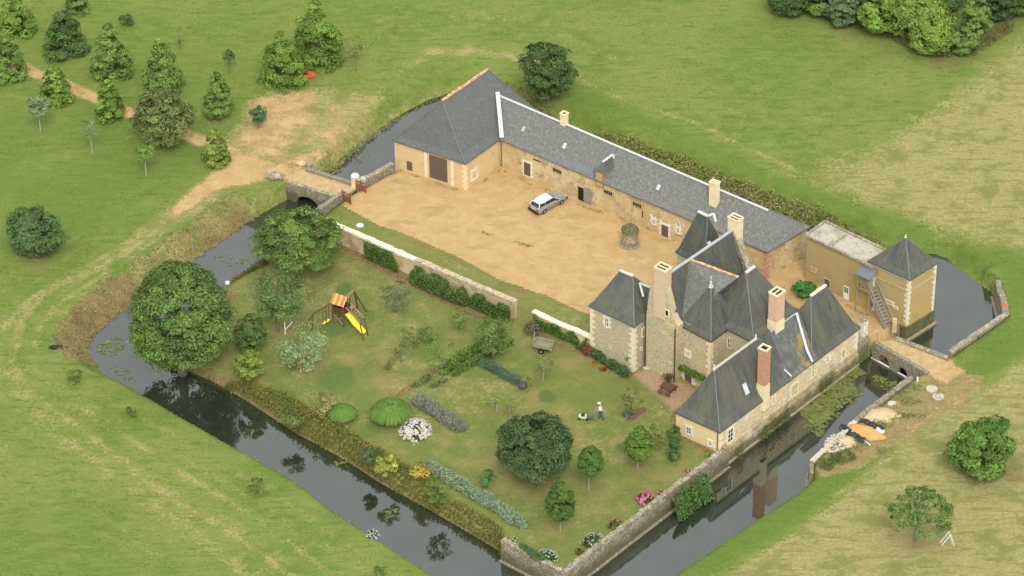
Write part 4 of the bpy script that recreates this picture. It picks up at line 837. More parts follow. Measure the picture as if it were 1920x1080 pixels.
gwo = [o for o in bpy.data.objects if o.name == 'garden_wall'][0]
for pts_, m_ in ((W1, coping), (W2, coping_old)):
    mb = MB()
    for i in range(len(pts_)-1):
        p, q = pts_[i], pts_[i+1]; L_ = np.linalg.norm(q-p); k = int(L_/.75)
        for j in range(k):
            c = lerp(p, q, (j+.5)/k); c[2] = 1.93+.05*rnd.random(); h_ = .18+.14*(rnd.random()**2); mb.frame(c, unit(q-p), np.cross(V3(0, 0, 1), unit(q-p)), V3(0, 0, 1), L_/k+.01, .56*rnd.uniform(.9, 1.2), h_)
    mb.build('coping', m_, gwo)
W3 = [G(x, y, 1.35) for x, y in [(1000, 583), (1040, 602), (1075, 617), (1112, 633)]]
garden_wall('low_garden_wall', 'shorter garden wall with smooth cream coping joining the manor tower', W3, .42, 1.25, plaster_old, coping, jig=.04)
# island retaining walls
def battered(name, label, p, q, zt, th, m, capm, zb=WZ-.5, extra_cap=True, ledge=True):
    p, q = np.array(p[:2], float), np.array(q[:2], float); t = unit(q-p); n_ = np.array([t[1], -t[0]])
    o = thing(name, label, 'wall', (*((p+q)/2), 0)); L_ = np.linalg.norm(q-p); k = max(2, int(L_/2)); mb = MB(); cb = MB()
    # n_ should point to the water
    mp = (p+q)/2+n_*.6; i = int(round((mp[0]-gx[0])/S)); j = int(round((mp[1]-gy[0])/S))
    if not (0 <= i < NX and 0 <= j < NY and water[j*NX+i]): n_ = -n_
    zs = [zt+rnd.uniform(-.05, .05) for _ in range(k+1)]
    for a_ in range(k):
        c0, c1 = lerp(p, q, a_/k), lerp(p, q, (a_+1)/k)
        lo_ = [c0+n_*.06, c1+n_*.06, c1-n_*th, c0-n_*th]; hi = [c0-n_*.06, c1-n_*.06, c1-n_*th, c0-n_*th]
        vs = [(*v, zb) for v in lo_]+[(*hi[0], zs[a_]), (*hi[1], zs[a_+1]), (*hi[2], zs[a_+1]), (*hi[3], zs[a_])]
        mb.add(vs, [(3, 2, 1, 0), (4, 5, 6, 7), (0, 1, 5, 4), (1, 2, 6, 5), (2, 3, 7, 6), (3, 0, 4, 7)])
    mb.build('wall_body', m, o)
    if capm:
        k = int(L_/.5); tt = np.append(t, 0); nn_ = np.append(n_, 0)
        for a_ in range(k):
            c = V3(*(lerp(p, q, (a_+.5)/k)-n_*(th/2+.03)), zt+.03+.05*rnd.random()); cb.frame(c+nn_*rnd.uniform(-.05, .05), tt, nn_, V3(0, 0, 1), L_/k-.02, th*rnd.uniform(.85, 1.15), .14+.08*rnd.random())
        cb.build('coping', capm, o)
    if ledge: MB().frame(V3(*((p+q)/2+n_*.12), WZ+.0), np.append(t, 0), np.append(n_, 0), V3(0, 0, 1), L_, .3, .16).build('water_ledge', drystone, o)
    return o
IW = lambda x, y: G(x, y, WZ)[:2]
battered('retaining_wall', 'lichened stone retaining wall along the east edge of the garden', IW(1058, 1113), IW(1366, 874), .25, .5, drystone_pale, drystone_pale)
battered('retaining_wall', 'short retaining wall closing the south tip of the garden', IW(939, 1050), IW(1058, 1113), .3, .5, drystone_pale, drystone_pale)
battered('retaining_wall', 'parapet wall from the west gate down to the garden wall corner', G(583, 411, 0), G(641, 370, 0), .75, .45, drystone, drystone, ledge=False)
battered('retaining_wall', 'parapet wall between the west gate and the barn', G(672, 350, 0), G(733, 317, 0), .75, .45, drystone, drystone_pale, ledge=False)
battered('retaining_wall', 'long stone wall bounding the south east side of the wide pond', G(1776, 660, .25), G(1881, 588, .25), .3, .5, drystone_pale, drystone_pale)
battered('retaining_wall', 'overgrown stone wall at the east end of the wide pond', G(1881, 588, .25), IW(1862, 557), .1, .6, drystone, drystone)
battered('retaining_wall', 'outer moat wall running south from the eastern bridge', G(1704, 707, .1), G(1600, 788, 0), .12, .5, drystone, drystone)
battered('retaining_wall', 'outer moat wall below the rubble and sand heaps', G(1600, 788, 0), G(1517, 864, 0), .0, .5, drystone, rubb)
battered('retaining_wall', 'end of the outer moat wall beside the rubble heap', G(1517, 864, 0), G(1517, 893, -.6), -.2, .4, drystone, None)
battered('retaining_wall', 'stone edge under the pavilion beside the bridge road', IW(1700, 624), IW(1682, 640), .1, .4, drystone, None, ledge=False)
# ---- bridges
def arch_face(mb, p, q, zt, arches, th, back, zb=WZ-.5):
    """vertical wall p->q with arches cut from the bottom; arches: (s0, s1, rise)"""
    t = unit(np.append(np.array(q[:2])-np.array(p[:2]), 0)); L_ = np.linalg.norm(np.array(q[:2])-np.array(p[:2])); p3 = V3(p[0], p[1], 0); prev = 0
    def quad(s0, s1, z00, z01, z10, z11):   # column between s0,s1: bottom z00/z01, top z10/z11
        a = [p3+t*s0+V3(0, 0, z00), p3+t*s1+V3(0, 0, z01), p3+t*s1+V3(0, 0, z11), p3+t*s0+V3(0, 0, z10)]; b_ = [v+back*th for v in a]
        mb.add(a+b_, [(0, 1, 2, 3), (7, 6, 5, 4), (0, 4, 5, 1), (1, 5, 6, 2), (2, 6, 7, 3), (3, 7, 4, 0)])
    for s0, s1, rise in arches:
        quad(prev, s0, zb, zb, zt, zt); N = 10
        for i in range(N):
            u0, u1 = i/N, (i+1)/N; f_ = lambda u: WZ+.05+rise*math.sqrt(max(0, 1-(2*u-1)**2)); quad(s0+(s1-s0)*u0, s0+(s1-s0)*u1, f_(u0), f_(u1), zt, zt)
        prev = s1
    quad(prev, L_, zb, zb, zt, zt)
BR = thing('stone_bridge', 'old single arch stone bridge carrying the drive over the moat to the west gate', 'bridge', (*G(600, 345)[:2], 0))
b0, b1 = G(534, 340, .35)[:2], G(632, 371, .35)[:2]; c0, c1 = G(577, 313, .35)[:2], G(668, 342, .35)[:2]
bk_ = unit(np.append(c0-b0, 0)); bk_ = V3(-unit(np.append(b1-b0, 0))[1], unit(np.append(b1-b0, 0))[0], 0)
def sof(x, y): q = onp(x, y, b0, b1); return (q[:2]-b0) @ unit(b1-b0)
mb = MB(); arch_face(mb, b0, b1, .35, [(sof(556, 378), sof(597, 386), 1.0)], .4, bk_); mb.build('parapet', drystone_pale, BR)
mb = MB(); arch_face(mb, c0, c1, .35, [(sof(556, 378), sof(597, 386), 1.0)], .4, -bk_); mb.build('parapet', drystone, BR)
dk = [b0-unit(b1-b0)*.4+bk_[:2]*.35, b1+unit(b1-b0)*.3+bk_[:2]*.35, c1+unit(b1-b0)*.2-bk_[:2]*.35, c0-unit(b1-b0)*.4-bk_[:2]*.35]
trk = mat('sandy_track_surface', (.48, .335, .16), [(1.1, .45, .62, (.40, .29, .14)), (5, .52, .66, (.56, .43, .24)), (.8, .55, .68, (.33, .27, .12))], rough=.95, bump=(9, .5, .05))
MB().prism(dk, -.35, .03).build('deck', trk, BR)
for x, y, sz in [(514, 331, 2.0), (548, 337, 1.2)]:
    pass
BO = G(512, 334, 0); tag(MB().rock(BO+V3(.1, 0, .25), (2.0, 1.2, .9), -20).build('boulder', drystone_pale), 'large lichened boulder lying at the west end of the bridge', 'boulder')
BO = G(566, 310, 0); tag(MB().rock(BO+V3(0, 0, .2), (1.1, .8, .6), -20).build('boulder', sandpale), 'sandy coloured boulder by the drive above the pond', 'boulder')
BO = G(580, 312, 0); tag(MB().rock(BO+V3(0, 0, .25), (.9, .8, .7), 10).build('boulder', drystone_pale), 'grey boulder at the start of the far bridge parapet', 'boulder')
B2 = thing('stone_bridge', 'stone bridge with two dark arches carrying the sandy road beside the moat range', 'bridge', (*G(1700, 660)[:2], 0))
b0, b1 = G(1641, 643, .25)[:2], G(1731, 696, .25)[:2]; u_ = unit(b1-b0); bk_ = V3(-u_[1], u_[0], 0)
if bk_ @ (CAM-V3(*b0, 0)) > 0: bk_ = -bk_
mb = MB(); arch_face(mb, b0-u_*.3, b1+u_*.5, .25, [(sof(1645, 672)+.3, sof(1668, 688)+.3, 1.15), (sof(1682, 697)+.3, sof(1702, 710)+.3, 1.0)], .4, bk_); mb.build('parapet', drystone, B2)
c0, c1 = G(1682, 631, .25)[:2], G(1778, 668, .25)[:2]
mb = MB(); arch_face(mb, c0, c1, .3, [(1.2, 2.4, 1.0)], .45, -bk_); mb.build('parapet', drystone_pale, B2)
MB().prism([b0+bk_[:2]*.3-u_*.2, b1+bk_[:2]*.3+u_*1.0, c1-bk_[:2]*.3, c0-bk_[:2]*.3], -.35, .03).build('deck', trk, B2)
# gate pier by the range corner and stub wall
gpB = V3(*kw[2], 0); GP = thing('gate_pier', 'tall flaking white gate pier on a mossy wall stub at the bridge', 'gate pier', (*G(1637, 640)[:2], 0))
st0 = G(1612, 655, 0)[:2]; 
MB().prism([kw[2]+As[:2]*.15, kw[2]+As[:2]*.15+Bs[:2]*1.55, kw[2]-As[:2]*.9+Bs[:2]*1.55, kw[2]-As[:2]*.9], WZ-.5, .85).build('wall_stub', drystone_pale, GP)
MB().prism([kw[2]+As[:2]*.2+Bs[:2]*.0, kw[2]+As[:2]*.2+Bs[:2]*1.6, kw[2]-As[:2]*.85+Bs[:2]*1.6, kw[2]-As[:2]*.85], WZ-.5, WZ+.55).build('mossy_foot', mat('green_algae', (.10, .15, .04), [(3, .5, .65, (.16, .2, .07))], rough=.95), GP)
pc = kw[2]+Bs[:2]*1.25-As[:2]*.3; MB().box((*pc, 1.25), (.62, .62, 2.5), -43).build('pier', mat('flaking_whitewash', (.74, .71, .6), [(2.5, .56, .62, (.36, .32, .24)), (7, .62, .68, (.3, .27, .2))], rough=.9), GP)
MB().rock((*pc, 2.58), (.8, .8, .4), 20, jit=.4).build('pier_cap', drystone, GP)
pr_ = G(1676, 622, 0); P2 = MB().prism([pr_[:2]+A5*.3, pr_[:2]+B5*.3, pr_[:2]-A5*.3, pr_[:2]-B5*.3], 0, 1.5).build('gate_pier', plaster_old); tag(P2, 'squat weathered gate pier at the foot of the outside stair', 'gate pier')
tag(MB().bar(G(1634, 670, WZ+.12), G(1702, 709, WZ+.12), .14, .1).build('white_plank', white), 'long white plank floating in front of the bridge arches', 'plank')
tag(MB().tube([G(1720, 716), G(1720, 716)+V3(0, 0, .55)], .08, 8).build('marker_post', white), 'short white marker post on the bank south of the bridge', 'post')
# ---- gate between yard and drive
def gate(px0, py0, px1, py1, label, lean=0):
    p, q = G(px0, py0), G(px1, py1); g = thing('iron_gate', label, 'gate', p, 'rusty iron gate leaves'); t = unit(q-p); L_ = np.linalg.norm(q-p)
    fr = MB(); 
    for u in (0, L_): fr.bar(p+t*u, p+t*u+V3(0, 0, 1.35), .09, .09)
    for z in (.15, .75, 1.1): fr.bar(p+V3(0, 0, z), q+V3(0, 0, z), .06, .07)
    fr.build('gate_frame', rust, g); k = 7
    for i in range(1, k): x = p+t*L_*i/k; MB().bar(x+V3(0, 0, .1), x+V3(0, 0, 1.2+.15*math.sin(math.pi*i/k)), .05, .04).build('gate_bar', rust, g)
    br_ = MB(); br_.frame(p+t*L_/2+V3(0, 0, .42), t, np.cross(V3(0, 0, 1), t), V3(0, 0, 1), L_-.1, .03, .5); br_.build('lower_panel', rust, g)
gate(668, 356, 686, 362, 'rusty iron gate leaf standing open beside the white topped pier'); gate(643, 376, 658, 384, 'rusty iron gate leaf standing open at the end of the parapet wall')
pg = G(667, 352); GPo = thing('gate_pier', 'stone gate pier with domed white cap at the west gate', 'gate pier', pg)
MB().box(pg+V3(0, 0, .7), (.6, .6, 1.4), -43).build('pier', cream_st, GPo); MB().lathe(pg+V3(0, 0, 1.4), [(.42, 0), (.42, .1), (.3, .22), (.1, .3)], 12).build('pier_cap', white, GPo)
tag(MB().lathe(G(681, 349, 0), [(.3, 0), (.32, 1.0), (.2, 1.05)], 12).build('bollard_stone', concrete), 'small pale blue grey stone bollard beside the open gate', 'bollard')
#SPLIT2
# ================================================================== plants
def leaf_object(name, P, Nn, size, col, parent=None, origin=None, asp=.6, smoothn=False):
    """cloud of small rhombic leaf sprays with per-spray colour"""
    P = np.asarray(P); k = len(P); og = np.array(origin if origin is not None else LOC[parent.name], float)
    Nn = Nn/np.linalg.norm(Nn, axis=1, keepdims=True); r = rng.normal(size=(k, 3)); U = np.cross(Nn, r); U /= np.linalg.norm(U, axis=1, keepdims=True); W_ = np.cross(Nn, U)
    s = (size*(.7+.6*rng.random(k)))[:, None] if np.isscalar(size) else size[:, None]
    q = np.stack([P+U*s*.5, P+W_*s*.5*asp+Nn*s*.06, P-U*s*.5-Nn*s*.1, P-W_*s*.5*asp+Nn*s*.06], 1)-og
    me = bpy.data.meshes.new(name); me.vertices.add(4*k); me.vertices.foreach_set('co', q.reshape(-1)); me.loops.add(4*k); me.loops.foreach_set('vertex_index', np.arange(4*k, dtype=np.int32))
    me.polygons.add(k); me.polygons.foreach_set('loop_start', np.arange(0, 4*k, 4, dtype=np.int32)); me.update(calc_edges=True)
    a = me.attributes.new('Col', 'FLOAT_COLOR', 'CORNER'); c = np.column_stack([np.clip(col, 0, 1), np.ones(k)]); a.data.foreach_set('color', np.repeat(c, 4, axis=0).astype(np.float32).ravel())
    me.materials.append(leafm); o = bpy.data.objects.new(name, me); finish(o, parent, og); return o
PROF = {'round': lambda t: np.sqrt(np.clip(1-(2*t-1)**2, 0, 1)), 'cone': lambda t: np.clip((1-t**1.7)**.85*np.minimum(1, .7+t*4), 0, 1), 'egg': lambda t: np.sin(np.pi*np.clip(t, 0, 1)**.72)**.85,
        'dome': lambda t: np.sqrt(np.clip(1-t**2.2, 0, 1))*np.minimum(1, .75+t*2), 'vase': lambda t: np.clip(.35+.9*t, 0, 1)*np.sqrt(np.clip(1-t**6, 0, 1)), 'flat': lambda t: np.sqrt(np.clip(1-(2*t-1)**4, 0, 1))*(.6+.4*t)}
def crown_pts(H_, Rr, prof, ncl, nl, crad, col, shell=.75, cvar=.3, droop=0, lean=None, rx=1., ry=1.):
    f = PROF[prof]; Ps = []; Ns = []; Cs = []; cen = []
    i = 0; ph1, ph2 = rng.random(2)*6.28; asy = .2 if prof == 'egg' and cvar < .2 else (.45 if prof in ('dome', 'flat') else (1.0 if Rr > 2.2 else .3))
    while i < ncl:
        t = rng.random(); r = f(np.array(t))
        if rng.random() > r*.9+.12: continue
        g = rng.random()*2*np.pi; rr = r*Rr*(np.sqrt(rng.random())*.25+shell if rng.random() < .82 else np.sqrt(rng.random())*shell)
        rr = min(rr, r*Rr)*(1+asy*(math.sin(2*g+ph1)*.16+math.sin(3*g+ph2)*.1+.12*math.sin(4*t*3.1+g+ph1))); c = np.array([rr*np.cos(g)*rx, rr*np.sin(g)*ry, t*H_-droop*rr*.3]); cen.append(c); cr_ = crad*rng.uniform(.65, 1.35)*(.6+.4*r)
        v = rng.normal(size=(nl, 3)); v /= np.linalg.norm(v, axis=1, keepdims=True); v[:, 2] = np.where(v[:, 2] < -.2, -v[:, 2]*.6, v[:, 2]); rad = cr_*(.55+.5*rng.random(nl)**.6)[:, None]
        p_ = c+v*rad*np.array([1, 1, .7]); out = np.array([np.cos(g), np.sin(g), .5]) ; nn = v*1.0+out*.5+rng.normal(size=(nl, 3))*.45+np.array([0, 0, .35])
        if droop: p_[:, 2] -= droop*.25*np.maximum(0, np.hypot(v[:, 0], v[:, 1]))*cr_
        cv = 1+cvar*(rng.random()-.5)*2; yel = 1+.18*(rng.random()-.5)
        c_ = np.array(col)*GS*cv*np.array([yel, 1, 1/yel]); cc_ = c_[None, :]*(1+.5*(rng.random(nl)-.5))[:, None]; cc_[:, 0] *= 1+.15*(rng.random(nl)-.5)
        Ps.append(p_); Ns.append(nn); Cs.append(cc_); i += 1
    return np.vstack(Ps), np.vstack(Ns), np.vstack(Cs), cen
def trunk_mesh(parent, base, H_, r, cen, nlimb=7, m=bark, name='trunk'):
    mb = MB(); b = np.array(base, float); top = b+V3(rnd.uniform(-.1, .1), rnd.uniform(-.1, .1), H_)
    mb.tube([b-V3(0, 0, .15), lerp(b, top, .35)+V3(rnd.uniform(-.05, .05), rnd.uniform(-.05, .05), 0), lerp(b, top, .7), top], [r*1.25, r, r*.75, r*.3], 8)
    for c in sorted(cen, key=lambda c: -rnd.random())[:nlimb]:
        e = b+np.array(c)*V3(.86, .86, 1)+V3(0, 0, LIMB0); s = lerp(b, top, min(.9, max(.25, (e[2]-b[2])/H_*.55))); mid = lerp(s, e, .5)+V3(0, 0, .12*np.linalg.norm(e-s))
        mb.tube([s, mid, e], [r*.5, r*.32, r*.12], 5)
    return mb.build(name, m, parent)
GS = 1.65
GCOL = {'mid': (.098, .150, .032), 'dark': (.068, .112, .029), 'bright': (.120, .185, .032), 'yellow': (.150, .195, .036), 'olive': (.112, .138, .038), 'blue': (.085, .125, .052), 'grey': (.15, .185, .09), 'deep': (.042, .076, .022), 'pale': (.17, .225, .09)}
LIMB0 = 0
def tree(label, cx, top, bot, wpx, base=None, prof='round', col='mid', name='tree', cat='tree', group=None, trunk_h=None, ncl=None, nl=80, leaf=.22, crad=None, tr=.16, droop=0, shell=.72, cvar=.3, nlimb=6, trunk=True, asp=.6, rx=1., ry=1., barkm=None):
    """cx, top, bot: crown box in the photo; base: pixel where the trunk meets the ground"""
    global LIMB0
    sc = 19.5*(1+(540-0.5*(top+bot))*-.00012) ; a = wpx/2/sc; hh = (bot-top)/2/sc
    b = math.sqrt(max(hh*hh-(a*.588)**2, (.55*a)**2))/.81 if prof in ('round', 'egg', 'dome', 'flat', 'vase') else max(hh*1.05-.2*a, .5*a)/.81
    cy = (top+bot)/2
    if prof == 'dome': b = max((2*hh-.6*a)/1.62, .42*a); cy = top+(b*.81+.12*a)*sc
    if base is not None:
        g = G(*base); zc = max(b*.9, height_at(cy, g)); xo = cx
        g2 = G(cx, cy, zc); loc = g; off = np.array([g2[0]-g[0], g2[1]-g[1], 0]) ; off = off*min(1, .9)
        zb = zc-b
    else:
        th = trunk_h if trunk_h is not None else .15; zc = th+b; g = G(cx, cy, zc); loc = V3(g[0], g[1], 0); off = V3(0, 0, 0); zb = th
    z0 = max(zat(loc[0], loc[1]), WZ) ; loc = V3(loc[0], loc[1], z0)
    H_ = 2*b; crad = crad or max(min(.36, a*.45), a*.24); ncl = ncl or int(24+a*a*15); nl = int(nl*.8) if nl > 50 else nl
    P_, N_, C_, cen = crown_pts(H_*.96, a*.86, prof, ncl, nl, crad, GCOL[col] if isinstance(col, str) else col, shell=shell, cvar=cvar, droop=droop, rx=rx, ry=ry)
    zoff = V3(loc[0]+off[0], loc[1]+off[1], zb)
    if trunk:
        t = thing(name, label, cat, loc, group)
        leaf_object('crown', P_+zoff, N_, leaf, C_, parent=t, asp=asp)
        LIMB0 = zb-z0; trunk_mesh(t, loc, max(.4, zb-z0+H_*.6), tr, [c+np.array([off[0], off[1], 0]) for c in cen], nlimb, barkm or bark)
        return t
    o = leaf_object(name, P_+zoff, N_, leaf, C_, origin=loc, asp=asp); return tag(o, label, cat, group)
T = tree
ogr = 'young trees in the park by the drive'
GCOL['park'] = (.115, .175, .036)
kw_ = dict(prof='cone', nl=80, leaf=.32, droop=1.0, tr=.14, group=ogr, asp=.45, cvar=.38)
T('young bushy tree cut by the top left corner', 28, -20, 62, 88, col='bright', **kw_)
T('dark green broad conical tree standing behind the drive at the far left', 118, 8, 100, 96, col='dark', **kw_)
T('full conical tree second in the back row behind the drive', 205, 36, 140, 88, col='park', **kw_)
T('dense conical tree behind the drive, right of the full conical one', 302, 64, 168, 90, col='park', **kw_)
T('leafy tree at the left edge of the picture beside the drive', 12, 52, 146, 84, col='park', **kw_)
T('bright green conical tree on the near verge where the drive enters', 103, 112, 190, 72, col='bright', **kw_)
T('narrow light green tree leaning over the near side of the drive', 203, 138, 222, 66, col='bright', **kw_)
T('big olive tinted round tree on the near verge of the drive', 305, 153, 272, 112, prof='egg', col='olive', nl=90, leaf=.3, tr=.2, group=ogr, cvar=.4, trunk_h=.6)
T('small conical tree standing alone between drive and sandy patch', 406, 126, 207, 66, base=(407, 215), col='park', **kw_)
T('small yellowish conical tree at the edge of the sandy apron', 403, 236, 301, 58, base=(404, 304), col='yellow', **kw_)
sk = dict(nl=45, leaf=.2, tr=.07, group='young staked saplings in the left meadow', barkm=bark_pale, cvar=.2, nlimb=4)
T('thin sapling with pale round head left of the other saplings', 71, 179, 218, 44, base=(76, 248), col='grey', **sk)
T('wispy sapling with see-through crown in the middle of the meadow row', 168, 222, 262, 40, base=(174, 289), col='grey', ncl=9, **sk)
T('green headed sapling with a clear stem nearest the sandy apron', 273, 263, 301, 34, base=(275, 331), col='bright', **sk)
T('tiny dark bush far up in the meadow', 237, 26, 48, 25, col='dark', name='bush', cat='bush', trunk=False, nl=60, leaf=.18)
T('small thin tree standing in the meadow beyond the drive', 429, 93, 116, 22, base=(430, 136), col='dark', nl=40, leaf=.16, tr=.05)
T('dark lollipop shaped tree on the sandy patch by a grass ring', 484, 194, 230, 32, base=(485, 240), col=(.06, .12, .04), nl=90, leaf=.17, tr=.06, cvar=.15)
T('drooping bright tree beside the red machine', 528, 48, 156, 104, col='bright', **kw_)
T('taller bright tree behind the drooping one', 593, -16, 118, 108, col='bright', **kw_)
T('thin see-through tree right of the tall bright tree', 668, 62, 118, 62, base=(668, 133), col='olive', nl=25, leaf=.2, tr=.06, ncl=14)
T('faint small shrub behind the conical trees', 338, 54, 84, 36, base=(338, 92), col='olive', nl=22, leaf=.18, tr=.04, ncl=9)
T('young tree at the top edge left of centre', 145, -30, 22, 60, col='mid', **kw_)
T('round dark tree standing in the field behind the long wing', 1027, 76, 184, 104, trunk_h=.3, col=(.055, .09, .025), nl=130, leaf=.24, tr=.2, cvar=.35)
T('solitary round blue green tree in the left meadow', 63, 388, 480, 108, trunk_h=.2, col=(.065, .115, .038), nl=120, leaf=.26, tr=.15, cvar=.22)
wg = 'trees along the edge of the wood'
for lb, cx, tp, bt, wd, cl in [('dark bush cut by the top edge at the left end of the wood', 1480, -28, 20, 90, 'deep'), ('light green tree at the top edge second in the wood', 1535, -40, 30, 80, 'mid'), ('greyish green tree hanging over brown grass at the wood edge', 1580, -20, 50, 70, 'blue'),
                               ('bright green tree projecting from the wood edge', 1650, -30, 62, 95, 'bright'), ('broad yellow green tree in the middle of the wood', 1725, -25, 78, 120, (.125, .18, .036)), ('low dense tree at the front corner of the wood', 1745, 34, 98, 92, 'bright'),
                               ('bush with upright leaves at the tip of the wood', 1806, 42, 102, 62, 'mid'), ('slim yellowish tree rising behind the tip of the wood', 1832, -8, 70, 58, (.125, .18, .036)), ('dark tree behind the slim yellowish one', 1872, -50, 40, 90, 'deep'), ('dark tree at the top right corner', 1915, -50, 28, 80, 'dark'),
                               ('dark tree hidden between light ones in the wood', 1612, -50, 20, 80, 'deep'), ('deep green tree behind the broad yellow green one', 1780, -60, 20, 100, 'dark'), ('tall tree behind the left end of the wood', 1690, -80, -10, 110, 'dark')]:
    T(lb, cx, tp, bt, wd, col=cl, prof='round', nl=100, leaf=.3, tr=.15, group=wg, trunk_h=.2, cvar=.35)
T('huge spreading dark green tree overhanging the west corner of the moat', 336, 493, 696, 212, base=(340, 672), prof='dome', col=(.088, .135, .03), nl=150, leaf=.26, tr=.4, ncl=330, crad=.95, cvar=.38, nlimb=12, shell=.8)
T('wide dense fruit tree with a ladder leaning in it', 560, 394, 512, 176, base=(556, 500), prof='dome', col='mid', nl=130, leaf=.24, tr=.2, crad=.75, cvar=.35, ncl=190)
T('feathery tree with thick trunk left of the climbing frame', 525, 512, 608, 128, base=(521, 621), prof='vase', col=(.09, .14, .04), nl=60, leaf=.24, tr=.17, ncl=75, nlimb=12, cvar=.35)
T('compact glossy dark bush below the spreading moat tree', 470, 588, 662, 64, col='dark', nl=110, leaf=.2, name='bush', cat='bush', trunk=False, group='bushes on the bank')
T('light lime green bush below the dark glossy one', 466, 652, 712, 58, col='yellow', nl=80, leaf=.22, name='bush', cat='bush', trunk=False, group='bushes on the bank')
T('pale leaved apple tree sprawling in front of the swings', 568, 612, 690, 118, base=(565, 692), prof='flat', col='pale', nl=26, leaf=.24, tr=.1, ncl=60, nlimb=14, cvar=.3, barkm=bark_pale)
T('thin greyish orchard tree right of the climbing frame', 742, 532, 578, 70, base=(742, 584), prof='flat', col='blue', nl=30, leaf=.18, tr=.08, ncl=30, nlimb=9)
og = 'small orchard trees on the lawn'
for lb, cx, tp, bt, wd, bs, cl, n_ in [('small bushy orchard tree nearest the vine covered wall', 862, 575, 612, 42, (862, 616), 'mid', 16), ('sparse orchard tree in the middle of the lawn', 805, 602, 642, 46, (808, 640), 'mid', 18), ('low orchard tree left of the middle one', 768, 612, 652, 44, (775, 655), 'olive', 15), ('little bare twiggy tree at the lower left of the orchard', 727, 662, 692, 24, (728, 694), 'olive', 6), ('slim wispy sapling between the orchard trees', 752, 645, 676, 26, (752, 680), 'olive', 7), ('round little tree beside the wall border', 830, 632, 700, 66, (825, 702), 'bright', 34)]:
    T(lb, cx, tp, bt, wd, base=bs, col=cl, nl=32, leaf=.17, tr=.06, ncl=n_, group=og, nlimb=6)
T('lacy spreading tree between the two vegetable rows', 925, 594, 665, 96, base=(924, 672), prof='flat', col='mid', nl=45, leaf=.19, tr=.1, ncl=60)
T('small round headed tree on a stem near the cart', 1017, 668, 704, 42, base=(1018, 714), col='olive', nl=32, leaf=.15, tr=.06, ncl=15, barkm=bark_pale)
T('gnarled little apple tree leaning right, left of its twin', 915, 724, 766, 54, base=(931, 774), prof='flat', col='yellow', nl=16, leaf=.16, tr=.08, ncl=24, nlimb=14, barkm=bark_pale)
T('gnarled little apple tree behind the big dark tree', 958, 748, 778, 42, base=(958, 787), prof='flat', col='yellow', nl=16, leaf=.16, tr=.08, ncl=18, nlimb=12, barkm=bark_pale)
T('young twiggy tree above a soil bed near the house', 1187, 725, 775, 50, base=(1184, 778), prof='flat', col='olive', nl=24, leaf=.17, tr=.06, ncl=24, nlimb=9)
T('little tree by the end of the blue green hedge', 985, 700, 728, 30, base=(982, 732), col='olive', nl=20, leaf=.15, tr=.05, ncl=8)
T('large dense dark tree in the middle of the lower lawn', 1005, 778, 898, 150, base=(1005, 893), prof='dome', col=(.056, .09, .032), nl=140, leaf=.25, tr=.25, ncl=190, crad=.75, cvar=.3)
tp_ = dict(prof='egg', nl=110, leaf=.16, tr=.05, barkm=bark_pale, cvar=.14, shell=.9, group='clipped egg shaped trees', crad=.30, ncl=190, nlimb=0)
T('egg shaped tree nearest the big dark tree', 1108, 832, 890, 46, base=(1104, 921), col=(.07, .12, .024), **tp_)
T('fullest egg shaped tree, closest to the house', 1199, 794, 864, 52, base=(1195, 882), col=(.09, .145, .024), **tp_)
T('tallest egg shaped tree near the south tip of the garden', 1051, 893, 977, 52, base=(1050, 998), col=(.065, .115, .022), **tp_)
T('loose grey green shrub behind the fullest egg shaped tree', 1230, 794, 842, 34, col='olive', nl=40, leaf=.16, name='shrub', cat='shrub', trunk=False, ncl=18)
T('small round clipped bush near the silver hedge', 913, 881, 912, 27, col=(.06, .13, .035), nl=120, leaf=.13, name='bush', cat='bush', trunk=False, ncl=18)
T('slender upright bush against the lawn beside the cream gable', 1264, 820, 862, 24, col='dark', nl=80, leaf=.15, name='bush', cat='bush', trunk=False, prof='egg')
T('low dark bush at the corner of the cream gable wall', 1264, 800, 828, 26, col='dark', nl=80, leaf=.15, name='bush', cat='bush', trunk=False)
T('little bush at the foot of the cream gable downpipe', 1328, 846, 858, 14, col='mid', nl=60, leaf=.11, name='bush', cat='bush', trunk=False, ncl=8)
T('broad leaved round tree in the straw field at the right', 1846, 782, 892, 124, base=(1852, 882), col=(.085, .15, .028), nl=130, leaf=.3, tr=.2, crad=.7, cvar=.3, ncl=150)
T('spreading fan shaped tree with a white ladder beside it', 1728, 910, 1008, 168, base=(1716, 1014), prof='dome', col=(.095, .155, .034), nl=38, leaf=.24, tr=.12, ncl=95, nlimb=14, crad=.40, shell=.5)
for lb, cx, tp, bt, wd, cl in [('low grey green bush in the left meadow below the burnt patch', 137, 692, 720, 30, 'mid'), ('round weed clump in the meadow beside the lower moat', 481, 895, 926, 34, 'olive'), ('small weed tuft in the meadow left of the moat', 246, 763, 782, 20, 'olive'), ('tiny weed tuft far down the left meadow', 712, 1062, 1079, 22, 'mid')]:
    T(lb, cx, tp, bt, wd, col=cl, nl=60, leaf=.16, name='weed_clump', cat='weed', trunk=False, ncl=14)
T('bushy fig shrub against the flat roofed building', 1508, 526, 556, 42, col=(.05, .14, .03), nl=80, leaf=.26, name='fig_bush', cat='bush', trunk=False)
